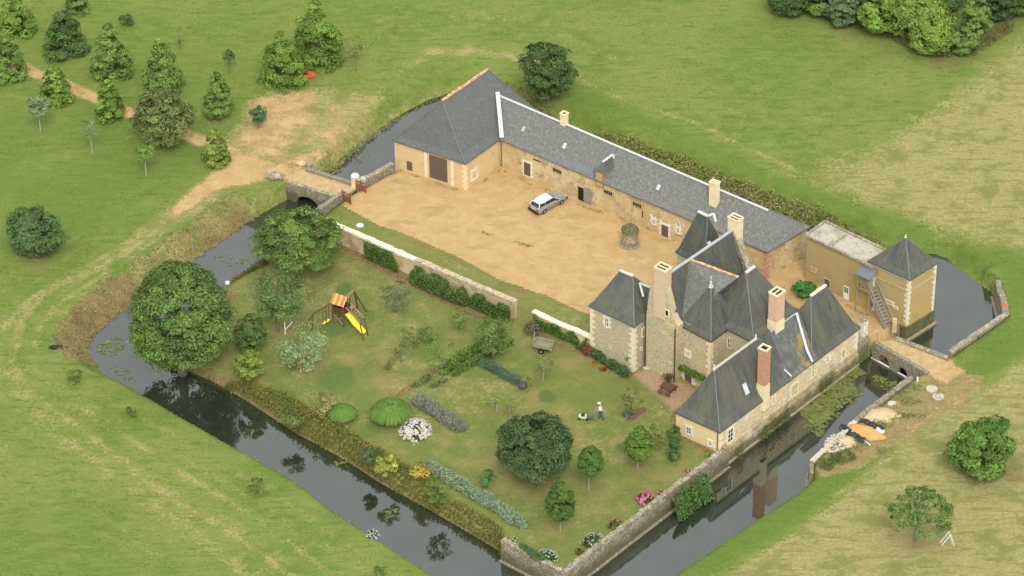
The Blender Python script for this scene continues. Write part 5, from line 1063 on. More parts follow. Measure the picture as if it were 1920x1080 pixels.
# ---- ornamental grass mounds
def grass_mound(label, cx, cy, wpx, col):
    a = wpx/2/20; h = a*.95; g = G(cx, cy, h*.45); c = V3(g[0], g[1], 0); k = 2600; th_ = rng.random(k)*2*np.pi; u = np.sqrt(rng.random(k)); mb_v = []; cols = []
    segs = 4; prev = None; Q = []
    R_ = a*(.2+.8*u); top = h*1.0*(1.0-.22*u*u*u)
    for i in range(segs+1):
        s = i/segs; r = R_*(s**1.1); z = top*np.sin(np.pi*s*.8); pt = np.column_stack([c[0]+r*np.cos(th_), c[1]+r*np.sin(th_), c[2]+z]); w_ = .05*(1-s*.8); tv = np.column_stack([-np.sin(th_), np.cos(th_), np.zeros(k)])*w_; Q.append((pt-tv, pt+tv))
    V_ = np.stack([x for pr_ in Q for x in pr_], 1)-c; n_v = 2*(segs+1); me = bpy.data.meshes.new('ornamental_grass'); me.vertices.add(k*n_v); me.vertices.foreach_set('co', V_.reshape(-1))
    f = np.array([[2*i, 2*i+1, 2*i+3, 2*i+2] for i in range(segs)]); F_ = (f[None]+np.arange(k)[:, None, None]*n_v).reshape(-1, 4)
    me.loops.add(F_.size); me.loops.foreach_set('vertex_index', F_.ravel().astype(np.int32)); me.polygons.add(len(F_)); me.polygons.foreach_set('loop_start', np.arange(0, F_.size, 4, dtype=np.int32)); me.update(calc_edges=True)
    cc = np.array(col)[None]*(.6+.8*rng.random(k))[:, None]; cc = np.repeat(cc, segs*4, axis=0); at = me.attributes.new('Col', 'FLOAT_COLOR', 'CORNER'); at.data.foreach_set('color', np.column_stack([cc, np.ones(len(cc))]).astype(np.float32).ravel())
    me.materials.append(leafm); o = bpy.data.objects.new('ornamental_grass', me); finish(o, None, c); tag(o, label, 'ornamental grass', 'arching ornamental grasses')
grass_mound('smaller arching grass mound near the moat bank', 642, 775, 58, (.15, .25, .045)); grass_mound('larger arching grass mound beside the white hydrangea', 733, 773, 84, (.15, .26, .045))
# ---- flowering shrubs
def flowers(name, label, cx, cy, wpx, fc, gc=(.07, .14, .03), n=120, fl=.2, cat='flowers', h=None, rx=1, dens=.6, group=None, ang=0):
    a = wpx/2/20; h = h or a*.8; g = G(cx, cy, h*.5); c = V3(g[0], g[1], max(zat(g[0], g[1]), 0)); k = int(n*8); th_ = rng.random(k)*2*np.pi; ph = np.arccos(rng.random(k)); d = np.column_stack([np.sin(ph)*np.cos(th_), np.sin(ph)*np.sin(th_), np.cos(ph)])
    sc = np.array([a*rx, a, h]); ca, sa = math.cos(math.radians(ang)), math.sin(math.radians(ang))
    def place(dd): q = dd*sc; return np.column_stack([q[:, 0]*ca-q[:, 1]*sa, q[:, 0]*sa+q[:, 1]*ca, q[:, 2]])+c
    P_ = [place(d*(.55+.4*rng.random(k))[:, None])]; N_ = [d+rng.normal(size=(k, 3))*.5]; C_ = [np.array(gc)[None]*(.6+.8*rng.random(k))[:, None]]; S_ = [np.full(k, .16)]
    th_ = rng.random(n)*2*np.pi; ph = np.arccos(.05+.95*rng.random(n)); d = np.column_stack([np.sin(ph)*np.cos(th_), np.sin(ph)*np.sin(th_), np.cos(ph)]); hp = place(d*(.95+.1*rng.random(n))[:, None])
    for j in range(7):
        P_.append(hp+rng.normal(size=(n, 3))*fl*.28); N_.append(d+rng.normal(size=(n, 3))*.5); C_.append(np.array(fc)[None]*(.75+.35*rng.random(n))[:, None]); S_.append(np.full(n, fl*.62))
    o = leaf_object(name, np.vstack(P_), np.vstack(N_), np.concatenate(S_), np.vstack(C_), origin=c, asp=.9); return tag(o, label, cat, group)
flowers('hydrangea', 'large round hydrangea covered in white flower heads', 779, 802, 56, (.85, .80, .74), n=210, fl=.26, cat='hydrangea')
flowers('hydrangea', 'bright pink hydrangea beside the east retaining wall', 1210, 933, 36, (.80, .28, .40), n=70, fl=.2, cat='hydrangea')
flowers('hydrangea', 'little pink hydrangea just right of the bright pink one', 1237, 922, 12, (.82, .35, .38), n=14, fl=.18, cat='hydrangea')
flowers('rose_bush', 'salmon pink rose bush on the wall edge below the hydrangea', 1153, 981, 26, (.70, .25, .22), n=26, fl=.16, cat='rose bush', rx=1.2, ang=40)
flowers('daisy_clump', 'cream and lilac daisy clump along the east wall', 1111, 1011, 36, (.68, .62, .58), n=80, fl=.13, cat='flowers', rx=1.2, ang=40)
flowers('rose_bush', 'small red pink rose bush nearest the south tip', 1086, 1033, 18, (.72, .22, .24), n=16, fl=.15, cat='rose bush')
flowers('daisy_clump', 'dense white daisies in the south tip of the garden', 1024, 1043, 42, (.85, .85, .78), n=120, fl=.12, cat='flowers', rx=1.0, h=.5, ang=-35)
flowers('rose_bush', 'yellowish white rose bush behind the short south wall', 963, 1013, 18, (.80, .76, .42), n=34, fl=.13, cat='rose bush')
flowers('rose_bush', 'lone coral rose bush on the wall near the cream gable', 1289, 883, 12, (.80, .32, .28), n=12, fl=.17, cat='rose bush')
flowers('daisy_clump', 'white flowering clump on the far bank of the lower moat', 699, 1000, 24, (.80, .82, .85), n=40, fl=.13, cat='flowers')
flowers('rose_bush', 'crimson rose bush climbing beside the manor tower', 1101, 655, 16, (.60, .04, .09), n=34, fl=.17, cat='rose bush', h=1.2)
flowers('rose_bush', 'scarlet rose bush in the border below the crimson one', 1131, 691, 13, (.72, .10, .05), n=14, fl=.2, cat='rose bush', gc=(.06, .12, .03))
flowers('rose_bush', 'single orange rose bush left of the scarlet one', 1114, 680, 8, (.75, .16, .07), n=6, fl=.2, cat='rose bush')
flowers('flowering_shrub', 'twiggy greyish pink shrub behind the cart drawbar', 999, 612, 38, (.30, .22, .15), gc=(.17, .16, .10), n=60, fl=.12, cat='shrub', h=1.3)
# white stones or birds scattered are left as petals on the lawn
def scatter_poly(poly_px, n, z=0):
    xs = [p[0] for p in poly_px]; ys = [p[1] for p in poly_px]; out = []
    while len(out) < n:
        x, y = rng.uniform(min(xs), max(xs)), rng.uniform(min(ys), max(ys)); ins = False
        for i in range(len(poly_px)):
            (x1, y1), (x2, y2) = poly_px[i], poly_px[(i+1) % len(poly_px)]
            if (y1 > y) != (y2 > y) and x < (x2-x1)*(y-y1)/(y2-y1)+x1: ins = not ins
        if ins: out.append(G(x, y, z))
    return np.array(out)
AL = {}
def along(pts, n, width, z=0):
    W_ = np.array([G(x, y, z) for x, y in pts]); sg = np.linalg.norm(np.diff(W_, axis=0), axis=1); cs = np.concatenate([[0], np.cumsum(sg)]); u = rng.random(n)*cs[-1]; i = np.clip(np.searchsorted(cs, u)-1, 0, len(sg)-1); f = ((u-cs[i])/sg[i])[:, None]
    p_ = W_[i]*(1-f)+W_[i+1]*f; t = (W_[i+1]-W_[i])/sg[i][:, None]; nn = np.column_stack([-t[:, 1], t[:, 0], np.zeros(n)]); off = (rng.random(n)-.5)*width; cap = np.sqrt(np.clip(1-np.abs(2*u/cs[-1]-1)**10, .02, 1)); AL['cap'] = cap; return p_+nn*(off*cap)[:, None], off/(width/2)
# ---- hedges
def hedge(name, label, pts, width, h, col, n, cat='hedge', leaf=.16, cvar=.3, flecks=None, spiky=False):
    P_, o_ = along(pts, n, width); zz = h*np.sqrt(np.clip(1-o_**2*.9, 0, 1)); lump = 1+.18*np.sin(P_[:, 0]*2.3)+.12*np.sin(P_[:, 1]*3.7); P_[:, 2] = zz*lump*AL['cap']*(rng.random(n)**.35)*(1+.25*(rng.random(n)-.5)); P_[:, :2] += rng.normal(size=(n, 2))*.07; N_ = rng.normal(size=(n, 3))*.5+np.array([0, 0, .6]); N_ += (rng.random((n, 3))-.5)
    C_ = np.array(col)[None]*1.35*(1+cvar*(rng.random(n)-.5)*2)[:, None]
    if flecks is not None: m_ = rng.random(n) < flecks[1]; C_[m_] = np.array(flecks[0])*rng.uniform(.8, 1.1, (m_.sum(), 1))
    c = P_.mean(0); o = leaf_object(name, P_, N_, leaf, C_, origin=(c[0], c[1], 0), asp=.35 if spiky else .6); return tag(o, label, cat)
hedge('clipped_hedge', 'clipped blue green hedge with a dark tarp on its end', [(900, 681), (940, 702), (975, 722)], .95, .75, (.115, .175, .105), 7000, leaf=.12, cvar=.25)
tag(MB().rock(G(980, 728)+V3(0, 0, .35), (1.0, .9, .75), 40, jit=.2).build('tarp_bundle', mat('dark_violet_tarp', (.07, .07, .09), rough=.6)), 'dark tarp bundled over the end of the clipped hedge', 'tarp')
hedge('lavender_hedge', 'long grey lavender hedge beside the grass mound', [(778, 748), (820, 775), (870, 808)], 1.5, .7, (.21, .225, .16), 11000, leaf=.2, cvar=.3, spiky=True)
hedge('silver_hedge', 'long silvery hedge with white flowers along the moat border', [(800, 872), (850, 905), (900, 935), (945, 962), (984, 990)], 1.25, .9, (.21, .27, .16), 17000, leaf=.15, cvar=.35, flecks=((.6, .62, .5), .1))
hedge('vegetable_row', 'upper row of leafy bean plants across the garden', [(828, 700), (870, 672), (905, 650), (945, 622)], 1.0, .8, (.12, .20, .04), 8000, cat='plants', leaf=.2, cvar=.4)
hedge('vegetable_row', 'lower row of leafy plants just left of the clipped hedge', [(850, 705), (890, 680), (930, 657), (960, 640)], .7, .6, (.11, .19, .04), 5000, cat='plants', leaf=.2, cvar=.4)
hedge('herb_row', 'small herb plants at the lower end of the bean rows', [(775, 726), (790, 718), (806, 706)], .7, .4, (.15, .19, .07), 900, cat='plants', leaf=.16)
hedge('herb_row', 'tiny flowering herbs beside the grassy path end', [(806, 728), (822, 722), (838, 712)], .5, .35, (.14, .18, .06), 700, cat='plants', leaf=.14, flecks=((.6, .6, .4), .1))
def wall_plants(name, label, pts, h, th, n, col, cat='climber', z0=.1, leaf=.2, off=0., top=None, gap=.55, kind=None):
    P_, o_ = along(pts, n, th); u = vnoise(P_*1.0, .8, 77); keep = u > gap*.6; P_ = P_[keep]; u = u[keep]; k = len(P_)
    P_[:, 2] = z0+h*rng.random(k)*np.clip(u*1.6, .3, 1); C_ = np.array(col)[None]*(.55+.9*rng.random(k))[:, None]; N_ = rng.normal(size=(k, 3))*.6+np.array([-.35, -.5, .6]); c = P_.mean(0); o = leaf_object(name, P_, N_, leaf, C_, origin=(c[0], c[1], 0)); return tag(o, label, cat, kind=kind)
wall_plants('climbing_shrub', 'trained climbing shrub high on the pale part of the garden wall', [(684, 483), (700, 490), (740, 508), (766, 519)], 1.75, .5, 4200, (.10, .17, .035), z0=.15, gap=.5)
wall_plants('wall_shrub', 'broad leafy shrubs massed along the middle of the garden wall', [(770, 527), (800, 540), (840, 558), (878, 574)], 1.65, 1.2, 9500, (.11, .18, .035), cat='shrub', gap=.1)
wall_plants('wall_shrub', 'darker shrubs climbing the broken end of the garden wall', [(880, 572), (915, 588), (955, 605)], 1.6, .8, 5200, (.095, .16, .035), cat='shrub', gap=.35)
wall_plants('vine', 'green vine covering the shorter garden wall', [(1000, 611), (1030, 624), (1066, 640), (1100, 655)], 1.25, .5, 4200, (.09, .19, .03), cat='vine', gap=.3)
wall_plants('vine', 'green vine strung below the window of the manor tower', [(1108, 650), (1130, 664), (1160, 680), (1180, 694)], .5, .3, 1600, (.11, .22, .03), cat='vine', z0=.95, gap=.3)
wall_plants('border_plants', 'low mixed border plants at the foot of the manor tower', [(1080, 650), (1110, 664), (1140, 684), (1178, 708)], .65, .9, 3200, (.08, .15, .045), cat='plants', gap=.4)
# vine over the terrace door follows the wall
q = [onp(x, y, w4[0], w4[1]) for x, y in [(1268, 683), (1285, 688), (1305, 700), (1324, 708)]]; tt, nn = cross_dir(w4[0], w4[1]); P_ = []
for a_, b_ in zip(q[:-1], q[1:]): P_.append(a_+(b_-a_)*rng.random((450, 1))+rng.normal(size=(450, 3))*np.array([.1, .1, .14])+nn*(.1+.25*rng.random((450, 1))))
P_ = np.vstack(P_); o = leaf_object('vine', P_, rng.normal(size=P_.shape)*.5+nn+np.array([0, 0, .5]), .18, np.array([[.12, .24, .03]])*(.6+.8*rng.random((len(P_), 1))), origin=P_.mean(0)); tag(o, 'bright green vine arching over the terrace door', 'vine')
# creeper hanging over the retaining wall
P_, o_ = along([(1262, 948), (1285, 931), (1325, 901)], 5200, .7, -.3); P_ = P_[vnoise(P_, .7, 15)+.3*rng.random(len(P_)) > .5]; P_[:, 2] = -1.6+2.1*rng.random(len(P_)); P_[:, 0] += .25*(.6-P_[:, 2]); P_[:, 1] -= .25*(.6-P_[:, 2]); o = leaf_object('creeper', P_, rng.normal(size=P_.shape)*.5+np.array([.5, -.5, .5]), .24, np.array([[.10, .19, .05]])*(.55+.9*rng.random((len(P_), 1))), origin=P_.mean(0)); tag(o, 'leafy creeper hanging over the east retaining wall to the water', 'creeper')
P_, o_ = along([(975, 1026), (995, 1040), (1020, 1055)], 1500, .7, .2); P_[:, 2] = .1+.6*rng.random(len(P_)); o = leaf_object('creeper', P_, rng.normal(size=P_.shape)*.5+np.array([0, -.5, .7]), .16, np.array([[.10, .17, .05]])*(.55+.9*rng.random((len(P_), 1))), origin=P_.mean(0)); tag(o, 'green creeper spilling over the short south wall', 'creeper')
# weeds in the joints of the moat wall
P_, o_ = along([(1372, 862), (1440, 806), (1500, 757), (1590, 684)], 2600, .35, -1.2); k_ = vnoise(P_, 1.2, 5) > .5; P_ = P_[k_]; P_[:, 2] = -1.45+1.3*rng.random(len(P_))**1.5; P_ += V3(*As)*.0; o = leaf_object('wall_weeds', P_+As*.25, rng.normal(size=P_.shape)*.5+As, .16, np.array([[.13, .17, .04]])*(.55+.9*rng.random((len(P_), 1))), origin=P_.mean(0)); tag(o, kind='stuff', label='weeds growing on the mossy foot of the moat range', cat='weeds')
# ---- stuff: border mass, reeds, meadow tufts, lilies
def stuff(name, P_, hmax, cols, wts, leaf, label, cat, up=.5, asp=.4, z=None):
    k = len(P_); z0 = np.array([zat(x, y) for x, y in P_[:, :2]]); P_ = P_.copy(); lump = vnoise(P_, .9, 41); P_[:, 2] = z0+hmax*rng.random(k)**.8*np.clip(.25+1.1*lump, .2, 1.2)
    ci = np.clip((vnoise(P_, 1.1, 42)*.65+rng.random(k)*.35)*len(cols), 0, len(cols)-1).astype(int); C_ = np.array(cols)[ci]*(.6+.8*rng.random(k))[:, None]; N_ = rng.normal(size=(k, 3))*.8+np.array([0, -.2, up])
    o = leaf_object(name, P_, N_, leaf, C_, origin=(0, 0, 0), asp=asp); return tag(o, label, cat, kind='stuff')
bc = [(.13, .21, .045), (.20, .24, .055), (.27, .25, .08), (.14, .23, .045), (.34, .25, .06), (.18, .25, .055), (.12, .19, .055)]
P1, _ = along([(400, 700), (470, 735), (540, 768), (600, 800), (650, 835), (700, 862), (760, 900), (820, 945), (880, 975), (945, 1010)], 42000, 2.6)
keep = np.array([(inI.reshape(NY, NX))[int(round((y-gy[0])/S)), int(round((x-gx[0])/S))] for x, y in P1[:, :2]]); P1 = P1[keep]
stuff('wildflower_border', P1, .85, bc, None, .2, 'dense border of mixed wild flowers along the lower moat bank', 'plants')
for lb, cx, tp, bt, wd, cl in [('dark rounded shrub in the moat border near the silver hedge', 818, 890, 945, 54, 'mid'), ('golden shrub in the moat border above the silver hedge', 792, 866, 898, 34, (.30, .23, .05)), ('pale yellow green shrub in the moat border', 726, 852, 892, 44, (.24, .27, .06)), ('dull brownish shrub in the border left of the mounds', 606, 735, 780, 54, (.20, .19, .07)), ('greenish shrub at the bank below the lime bush', 545, 768, 800, 44, 'olive'), ('bluish weed shrub in the border middle', 690, 842, 870, 26, 'blue')]:
    T(lb, cx, tp, bt, wd, col=cl, nl=70, leaf=.17, name='border_shrub', cat='shrub', trunk=False, ncl=24, group='shrubs in the moat border')
P2, _ = along([(428, 528), (455, 512), (480, 500), (500, 490)], 2600, .9); stuff('bank_hedge', P2, .7, [(.20, .18, .05), (.26, .22, .06), (.12, .15, .04)], None, .18, 'low yellowish growth on the bank by the ladder tree', 'plants')
rc = [(.24, .33, .075), (.33, .35, .11), (.44, .40, .17), (.20, .30, .07)]
P3, _ = along([(1090, 235), (1200, 278), (1330, 325), (1450, 372), (1550, 412), (1640, 448), (1700, 462)], 26000, 3.4); stuff('bank_reeds', P3, .85, rc, None, .34, 'tall rough grass on the bank behind the long wing', 'grass', asp=.22)
P4, _ = along([(600, 318), (640, 290), (700, 240), (755, 202), (830, 165), (900, 150), (960, 160), (1040, 205)], 14000, 2.0); stuff('bank_reeds', P4, .7, rc, None, .26, 'rough weeds on the bank of the pond behind the barn', 'grass', asp=.25)
P5, _ = along([(1590, 860), (1640, 820), (1700, 770), (1740, 728)], 5200, 4.2); k_ = vnoise(P5, 1.0, 8)+.25*rng.random(len(P5)) > .68; stuff('waste_weeds', P5[k_], .3, [(.14, .21, .06), (.18, .24, .07), (.26, .26, .11)], None, .17, 'green weeds around the sand and rubble heaps', 'weeds')
P6, _ = along([(1540, 880), (1560, 866), (1600, 852)], 1300, 1.8); P6 = P6[vnoise(P6, .8, 9)+.3*rng.random(len(P6)) > .55]; stuff('waste_weeds', P6, .45, [(.11, .18, .05), (.15, .21, .06)], None, .2, 'dark weeds between the rubble heap and the water', 'weeds')
# meadow tufts
k = 60000; P7 = np.column_stack([rng.uniform(-62, 62, k), rng.uniform(-50, 68, k), np.zeros(k)])
ii = np.clip(np.round((P7[:, 1]-gy[0])/S).astype(int), 0, NY-1)*NX+np.clip(np.round((P7[:, 0]-gx[0])/S).astype(int), 0, NX-1)
ok = (~water[ii]) & (sand[ii] < .2) & (terrace[ii] < .1) & (garden[ii] < .4) & (~inI[ii]) & (dO[ii] > .5); P7 = P7[ok]; P7 = P7[vnoise(P7, 2.6, 51)+.35*rng.random(len(P7)) > .62]; jj = np.clip(np.round((P7[:, 1]-gy[0])/S).astype(int), 0, NY-1)*NX+np.clip(np.round((P7[:, 0]-gx[0])/S).astype(int), 0, NX-1); P7 = P7[dry[jj] < .35]
stuff('meadow_tufts', P7, .12, [(.17, .25, .045), (.21, .28, .06), (.26, .29, .09), (.14, .22, .04)], None, .22, 'short uneven tufts of grass across the meadow', 'grass', asp=.35, up=1.1)
k = 6500; ci_ = rng.choice(np.where(bankNW > .4)[0], k); P8 = np.column_stack([Pg[ci_]+rng.uniform(-.2, .2, (k, 2)), np.zeros(k)]); stuff('dry_bank_grass', P8, .22, [(.33, .26, .12), (.38, .31, .14), (.24, .19, .08), (.20, .23, .07)], None, .26, 'dry brown grass on the western moat bank', 'grass', asp=.2, up=.8)
P9 = scatter_poly([(1480, 18), (1560, 35), (1640, 60), (1700, 92), (1760, 110), (1830, 105), (1900, 60), (1900, 30), (1820, 90), (1700, 70), (1600, 40), (1500, 10)], 5000); stuff('wood_edge_grass', P9, .8, [(.26, .21, .09), (.20, .19, .07), (.14, .17, .05)], None, .34, 'tall brown grass along the edge of the wood', 'grass', asp=.2)
# lily pads
def lilies(name, label, polys, n, r=.16):
    mb = MB(); P_ = np.vstack([scatter_poly(pl, m_, WZ) for pl, m_ in polys])
    for p_ in P_:
        rr = r*rnd.uniform(.5, 1.3); kk = 7; a0 = rnd.random()*6.28; z = WZ+.015+rnd.random()*.02; mb.add([(p_[0]+rr*math.cos(a0+i*6.28/(kk+.6)), p_[1]+rr*math.sin(a0+i*6.28/(kk+.6)), z+.01*rnd.random()) for i in range(kk)], [tuple(range(kk))])
    return tag(mb.build(name, MATS['lily_leaf'], origin=(0, 0, WZ)), label, 'lily pads', kind='stuff')
mat('lily_leaf', (.12, .15, .04), [(1.2, .45, .6, (.20, .20, .06)), (5, .5, .65, (.08, .11, .03))], rough=.45)
pa = [(1500, 775), (1520, 742), (1560, 712), (1600, 685), (1625, 700), (1600, 712), (1608, 735), (1570, 750), (1560, 775), (1545, 790), (1530, 800)]
lilies('lily_pads', 'drifts of olive lily pads in front of the moat range', [(pa, 900), ([(1560, 790), (1620, 740), (1600, 730), (1540, 770)], 60), ([(1635, 700), (1690, 720), (1670, 740), (1640, 715)], 50), ([(1500, 800), (1560, 780), (1540, 820)], 60)], 0)
lilies('lily_pads', 'thin scatter of floating leaves in the western corner of the moat', [([(185, 645), (225, 625), (235, 650), (215, 670), (180, 660)], 110), ([(190, 680), (240, 690), (260, 720), (230, 712)], 25), ([(400, 480), (450, 478), (470, 490), (430, 500)], 26), ([(625, 862), (650, 860), (655, 876), (630, 876)], 30), ([(720, 955), (745, 955), (740, 966), (722, 964)], 16)], 0, .12)

P10 = np.vstack([along([(884, 360), (936, 320)], 260, .35)[0], along([(945, 322), (1100, 390), (1345, 473)], 900, .4)[0], along([(742, 318), (870, 362)], 300, .3)[0], along([(1500, 535), (1560, 560), (1620, 590)], 300, .5)[0]]); P10 = P10[vnoise(P10, .8, 19) > .52]
stuff('wall_foot_weeds', P10, .22, [(.14, .19, .05), (.20, .20, .07), (.24, .2, .1)], None, .13, 'sparse weeds at the foot of the stable and barn walls', 'weeds', asp=.35)
# ================================================================== objects
Zv = V3(0, 0, 1)
# well head: squat round stone tower with a ruined mossy top
g = G(1181, 458); WL = thing('well', 'squat round stone well tower with overgrown broken top in the yard', 'well', g)
MB().lathe(g, [(.80, -.05), (.80, .5), (.78, 1.3), (.80, 1.62)], 18, jit=.05).build('well_drum', drystone_pale, WL)
mb = MB(); mb.lathe(g, [(.86, 1.62), (.88, 1.8), (.6, 2.05), (.25, 2.15)], 14, jit=.25)
for i in range(9): a_ = i*.7; mb.rock(g+V3(.6*math.cos(a_), .6*math.sin(a_), 1.85+.15*rnd.random()), (.42, .36, .3), i*40)
mb.build('well_top', moss, WL)
leaf_object('moss_tufts', g+V3(0, 0, 1.95)+rng.normal(size=(260, 3))*np.array([.38, .38, .12]), rng.normal(size=(260, 3))+Zv, .10, np.array([[.26, .22, .13]])*(.6+.8*rng.random((260, 1))), parent=WL)['kind'] = 'stuff'
MB().lathe(g, [(1.0, -.02), (1.0, .10), (.82, .14)], 18, jit=.08).build('stone_kerb', drystone, WL)
# estate car
hd = 43.0; CW = .9
pr_w, pf_w = G(1020.8, 400.5), G(1052.8, 383); ch_ = unit(pf_w-pr_w); hd = math.degrees(math.atan2(ch_[1], ch_[0])); lf = V3(-ch_[1], ch_[0], 0); cc_ = (pr_w+pf_w)/2+lf*.72
CR = thing('estate_car', 'old silver estate car parked by the stable doors', 'car', cc_)
def loft(secs, name, m, parent, smooth=True, bevel=0):
    """secs: list of (x, halfwidth_bottom, halfwidth_top, z0, z1)"""
    vs = []; n_ = len(secs)
    for x, wb, wt, z0, z1 in secs:
        for y, z in ((-wb, z0), (-wb*1.02, z0+(z1-z0)*.5), (-wt, z1), (wt, z1), (wb*1.02, z0+(z1-z0)*.5), (wb, z0)): vs.append(cc_+ch_*x*CW+lf*y*CW+Zv*z*CW)
    f = [(5, 4, 3, 2, 1, 0), tuple(range((n_-1)*6, n_*6))]
    for i in range(n_-1):
        for j in range(6): f.append((i*6+j, i*6+(j+1) % 6, (i+1)*6+(j+1) % 6, (i+1)*6+j))
    return MB().add(vs, f).build(name, m, parent, bevel=bevel)
body = loft([(-2.2, .74, .70, .42, .72), (-2.1, .82, .78, .3, .95), (-1.3, .84, .80, .28, .96), (0, .85, .81, .27, .94), (.75, .84, .79, .28, .92), (1.6, .82, .74, .3, .84), (2.1, .74, .66, .35, .74), (2.2, .66, .6, .42, .62)], 'body', silver, CR, bevel=.04)
gh = loft([(-2.08, .72, .70, .9, .93), (-1.75, .70, .60, .92, 1.33), (-.2, .74, .62, .92, 1.38), (.25, .74, .62, .92, 1.34), (.85, .72, .70, .9, .93)], 'windows', glass, CR)
rf = MB()
vs = []
for x, hw, z in [(-1.80, .60, 1.345), (-1.0, .64, 1.40), (-.2, .64, 1.41), (.22, .62, 1.37)]:
    for y, dz in ((-hw, -.03), (-hw*.6, .0), (hw*.6, .0), (hw, -.03)): vs.append(cc_+ch_*x*CW+lf*y*CW+Zv*(z+dz)*CW)
    for y, dz in ((hw, -.08), (hw*.6, -.05), (-hw*.6, -.05), (-hw, -.08)): vs.append(cc_+ch_*x*CW+lf*y*CW+Zv*(z+dz)*CW)
f = [tuple(range(8))[::-1], tuple(range(24, 32))]
for i in range(3):
    for j in range(8): f.append((i*8+j, i*8+(j+1) % 8, i*8+8+(j+1) % 8, i*8+8+j))
MB().add(vs, f).build('roof', roofpaint, CR)
cw = lambda x, y, z: cc_+ch_*x*CW+lf*y*CW+Zv*z*CW
pl = MB()
for s_ in (-1, 1):
    pl.bar(cw(-1.78, s_*.61, 1.33), cw(-2.06, s_*.72, .95), .07, .05); pl.bar(cw(.25, s_*.62, 1.34), cw(.84, s_*.71, .94), .05, .05)
    for x in (-1.05, -.3): pl.bar(cw(x, s_*.635, 1.35), cw(x, s_*.735, .95), .05, .04)
pl.build('window_pillar', roofpaint, CR)
for x in (-1.3, 1.3):
    for y in (-.76, .76):
        wc_ = cw(x, y, .29); wl_ = MB().tube([wc_-lf*.09, wc_+lf*.09], .29, 16).build('wheel', rubber, CR); MB().tube([wc_-lf*.10*(1 if y < 0 else -1), wc_-lf*.11*(1 if y < 0 else -1)], .17, 12).build('rim', rim, wl_)
MB().frame(cw(-2.23, 0, .42), ch_, lf, Zv, .12, 1.44, .2).build('rear_bumper', blackp, CR); MB().frame(cw(2.22, 0, .42), ch_, lf, Zv, .12, 1.36, .2).build('front_bumper', blackp, CR)
for s_ in (-1, 1):
    MB().frame(cw(-2.15, s_*.64, .72), ch_, lf, Zv, .1, .22, .18).build('tail_lamp', redl, CR); MB().frame(cw(2.16, s_*.5, .62), ch_, lf, Zv, .08, .26, .13).build('headlight', glass_pale, CR)
MB().frame(cw(-2.19, 0, .68), ch_, lf, Zv, .04, .45, .11).build('number_plate', platem, CR)
MB().frame(cw(0, -.86, .55), ch_, lf, Zv, 2.1*CW, .03, .06).build('side_trim', blackp, CR); MB().frame(cw(0, .86, .55), ch_, lf, Zv, 2.1*CW, .03, .06).build('side_trim', blackp, CR)
for s_ in (-1, 1): MB().frame(cw(.62, s_*.86, .98), ch_, lf, Zv, .12, .16, .1).build('wing_mirror', blackp, CR)
# play frame
PF = thing('play_tower', 'wooden climbing frame with striped canvas roof, swing beams and yellow slide', 'climbing frame', G(640, 605))
def pz(x, y, z): return G(x, y, z)
# tower: four posts under the roof
c0 = G(641, 603); ta_ = unit(G(690, 590)-G(640, 605)); 
da = dirv(-30); db = dirv(60); tw_ = .6
corner = lambda i, j: c0+da*i*tw_+db*j*tw_
tm = MB()
for i in (-1, 1):
    for j in (-1, 1): MB().bar(corner(i, j), corner(i, j)+Zv*2.6, .11, .11).build('post', wood_br, PF)
MB().frame(c0+Zv*1.25, da, db, Zv, 1.3, 1.3, .08).build('platform', wood_br, PF)
for sgn, d1, d2 in ((-1, da, db), (1, db, da), (-1, db, da)):
    pass
for (u_, v_, s_) in ((da, db, -1), (db, da, -1), (da, db, 1)):
    pn = MB()
    for k in range(7): pn.frame(c0+v_*s_*tw_+u_*(-.5+.167*k)+Zv*1.62, u_, v_, Zv, .14, .04, .75)
    pn.build('side_panel', wood_br, PF)
vs = [c0-da*.76-db*.76+Zv*2.45, c0+da*.76-db*.76+Zv*2.45, c0+da*.76+Zv*3.15, c0-da*.76+Zv*3.15, c0+da*.76+db*.76+Zv*2.45, c0-da*.76+db*.76+Zv*2.45]
vs2 = [v-Zv*.04 for v in vs]
rfo = MB().add(vs+vs2, [(0, 1, 2, 3), (3, 2, 4, 5), (7, 6, 9, 8), (8, 9, 11, 10), (0, 6, 7, 1), (4, 10, 11, 5), (1, 7, 8, 2), (2, 8, 10, 4), (5, 11, 9, 3), (3, 9, 6, 0)]).build('canvas_roof', canopy, PF, uv=True)
# swing beam to both sides, A-frame legs
be0, be1 = pz(588, 590, 2.35), pz(662, 545, 2.35); bl = pz(588, 588, 2.3); br2 = pz(663, 545, 2.4)
MB().bar(bl, c0-da*.6+Zv*2.3, .12, .12).build('swing_beam', wood_br, PF); MB().bar(c0+db*.7+Zv*2.3, br2, .12, .12).build('swing_beam', wood_tan, PF)
for top, feet in ((bl, [(568, 618), (584, 626), (598, 625)]), (br2, [(671, 576), (688, 585)])):
    for fx in feet: MB().bar(top, G(*fx), .11, .11).build('leg', wood_br if fx[0] != 598 else wood_tan, PF)
MB().bar(lerp(br2, G(671, 576), .35), lerp(br2, G(688, 585), .5), .07, .07).build('crossbar', wood_br, PF)
MB().bar(G(671, 576)+Zv*.1, c0+da*.7+db*.6+Zv*1.2, .08, .08).build('crossbar', wood_br, PF)
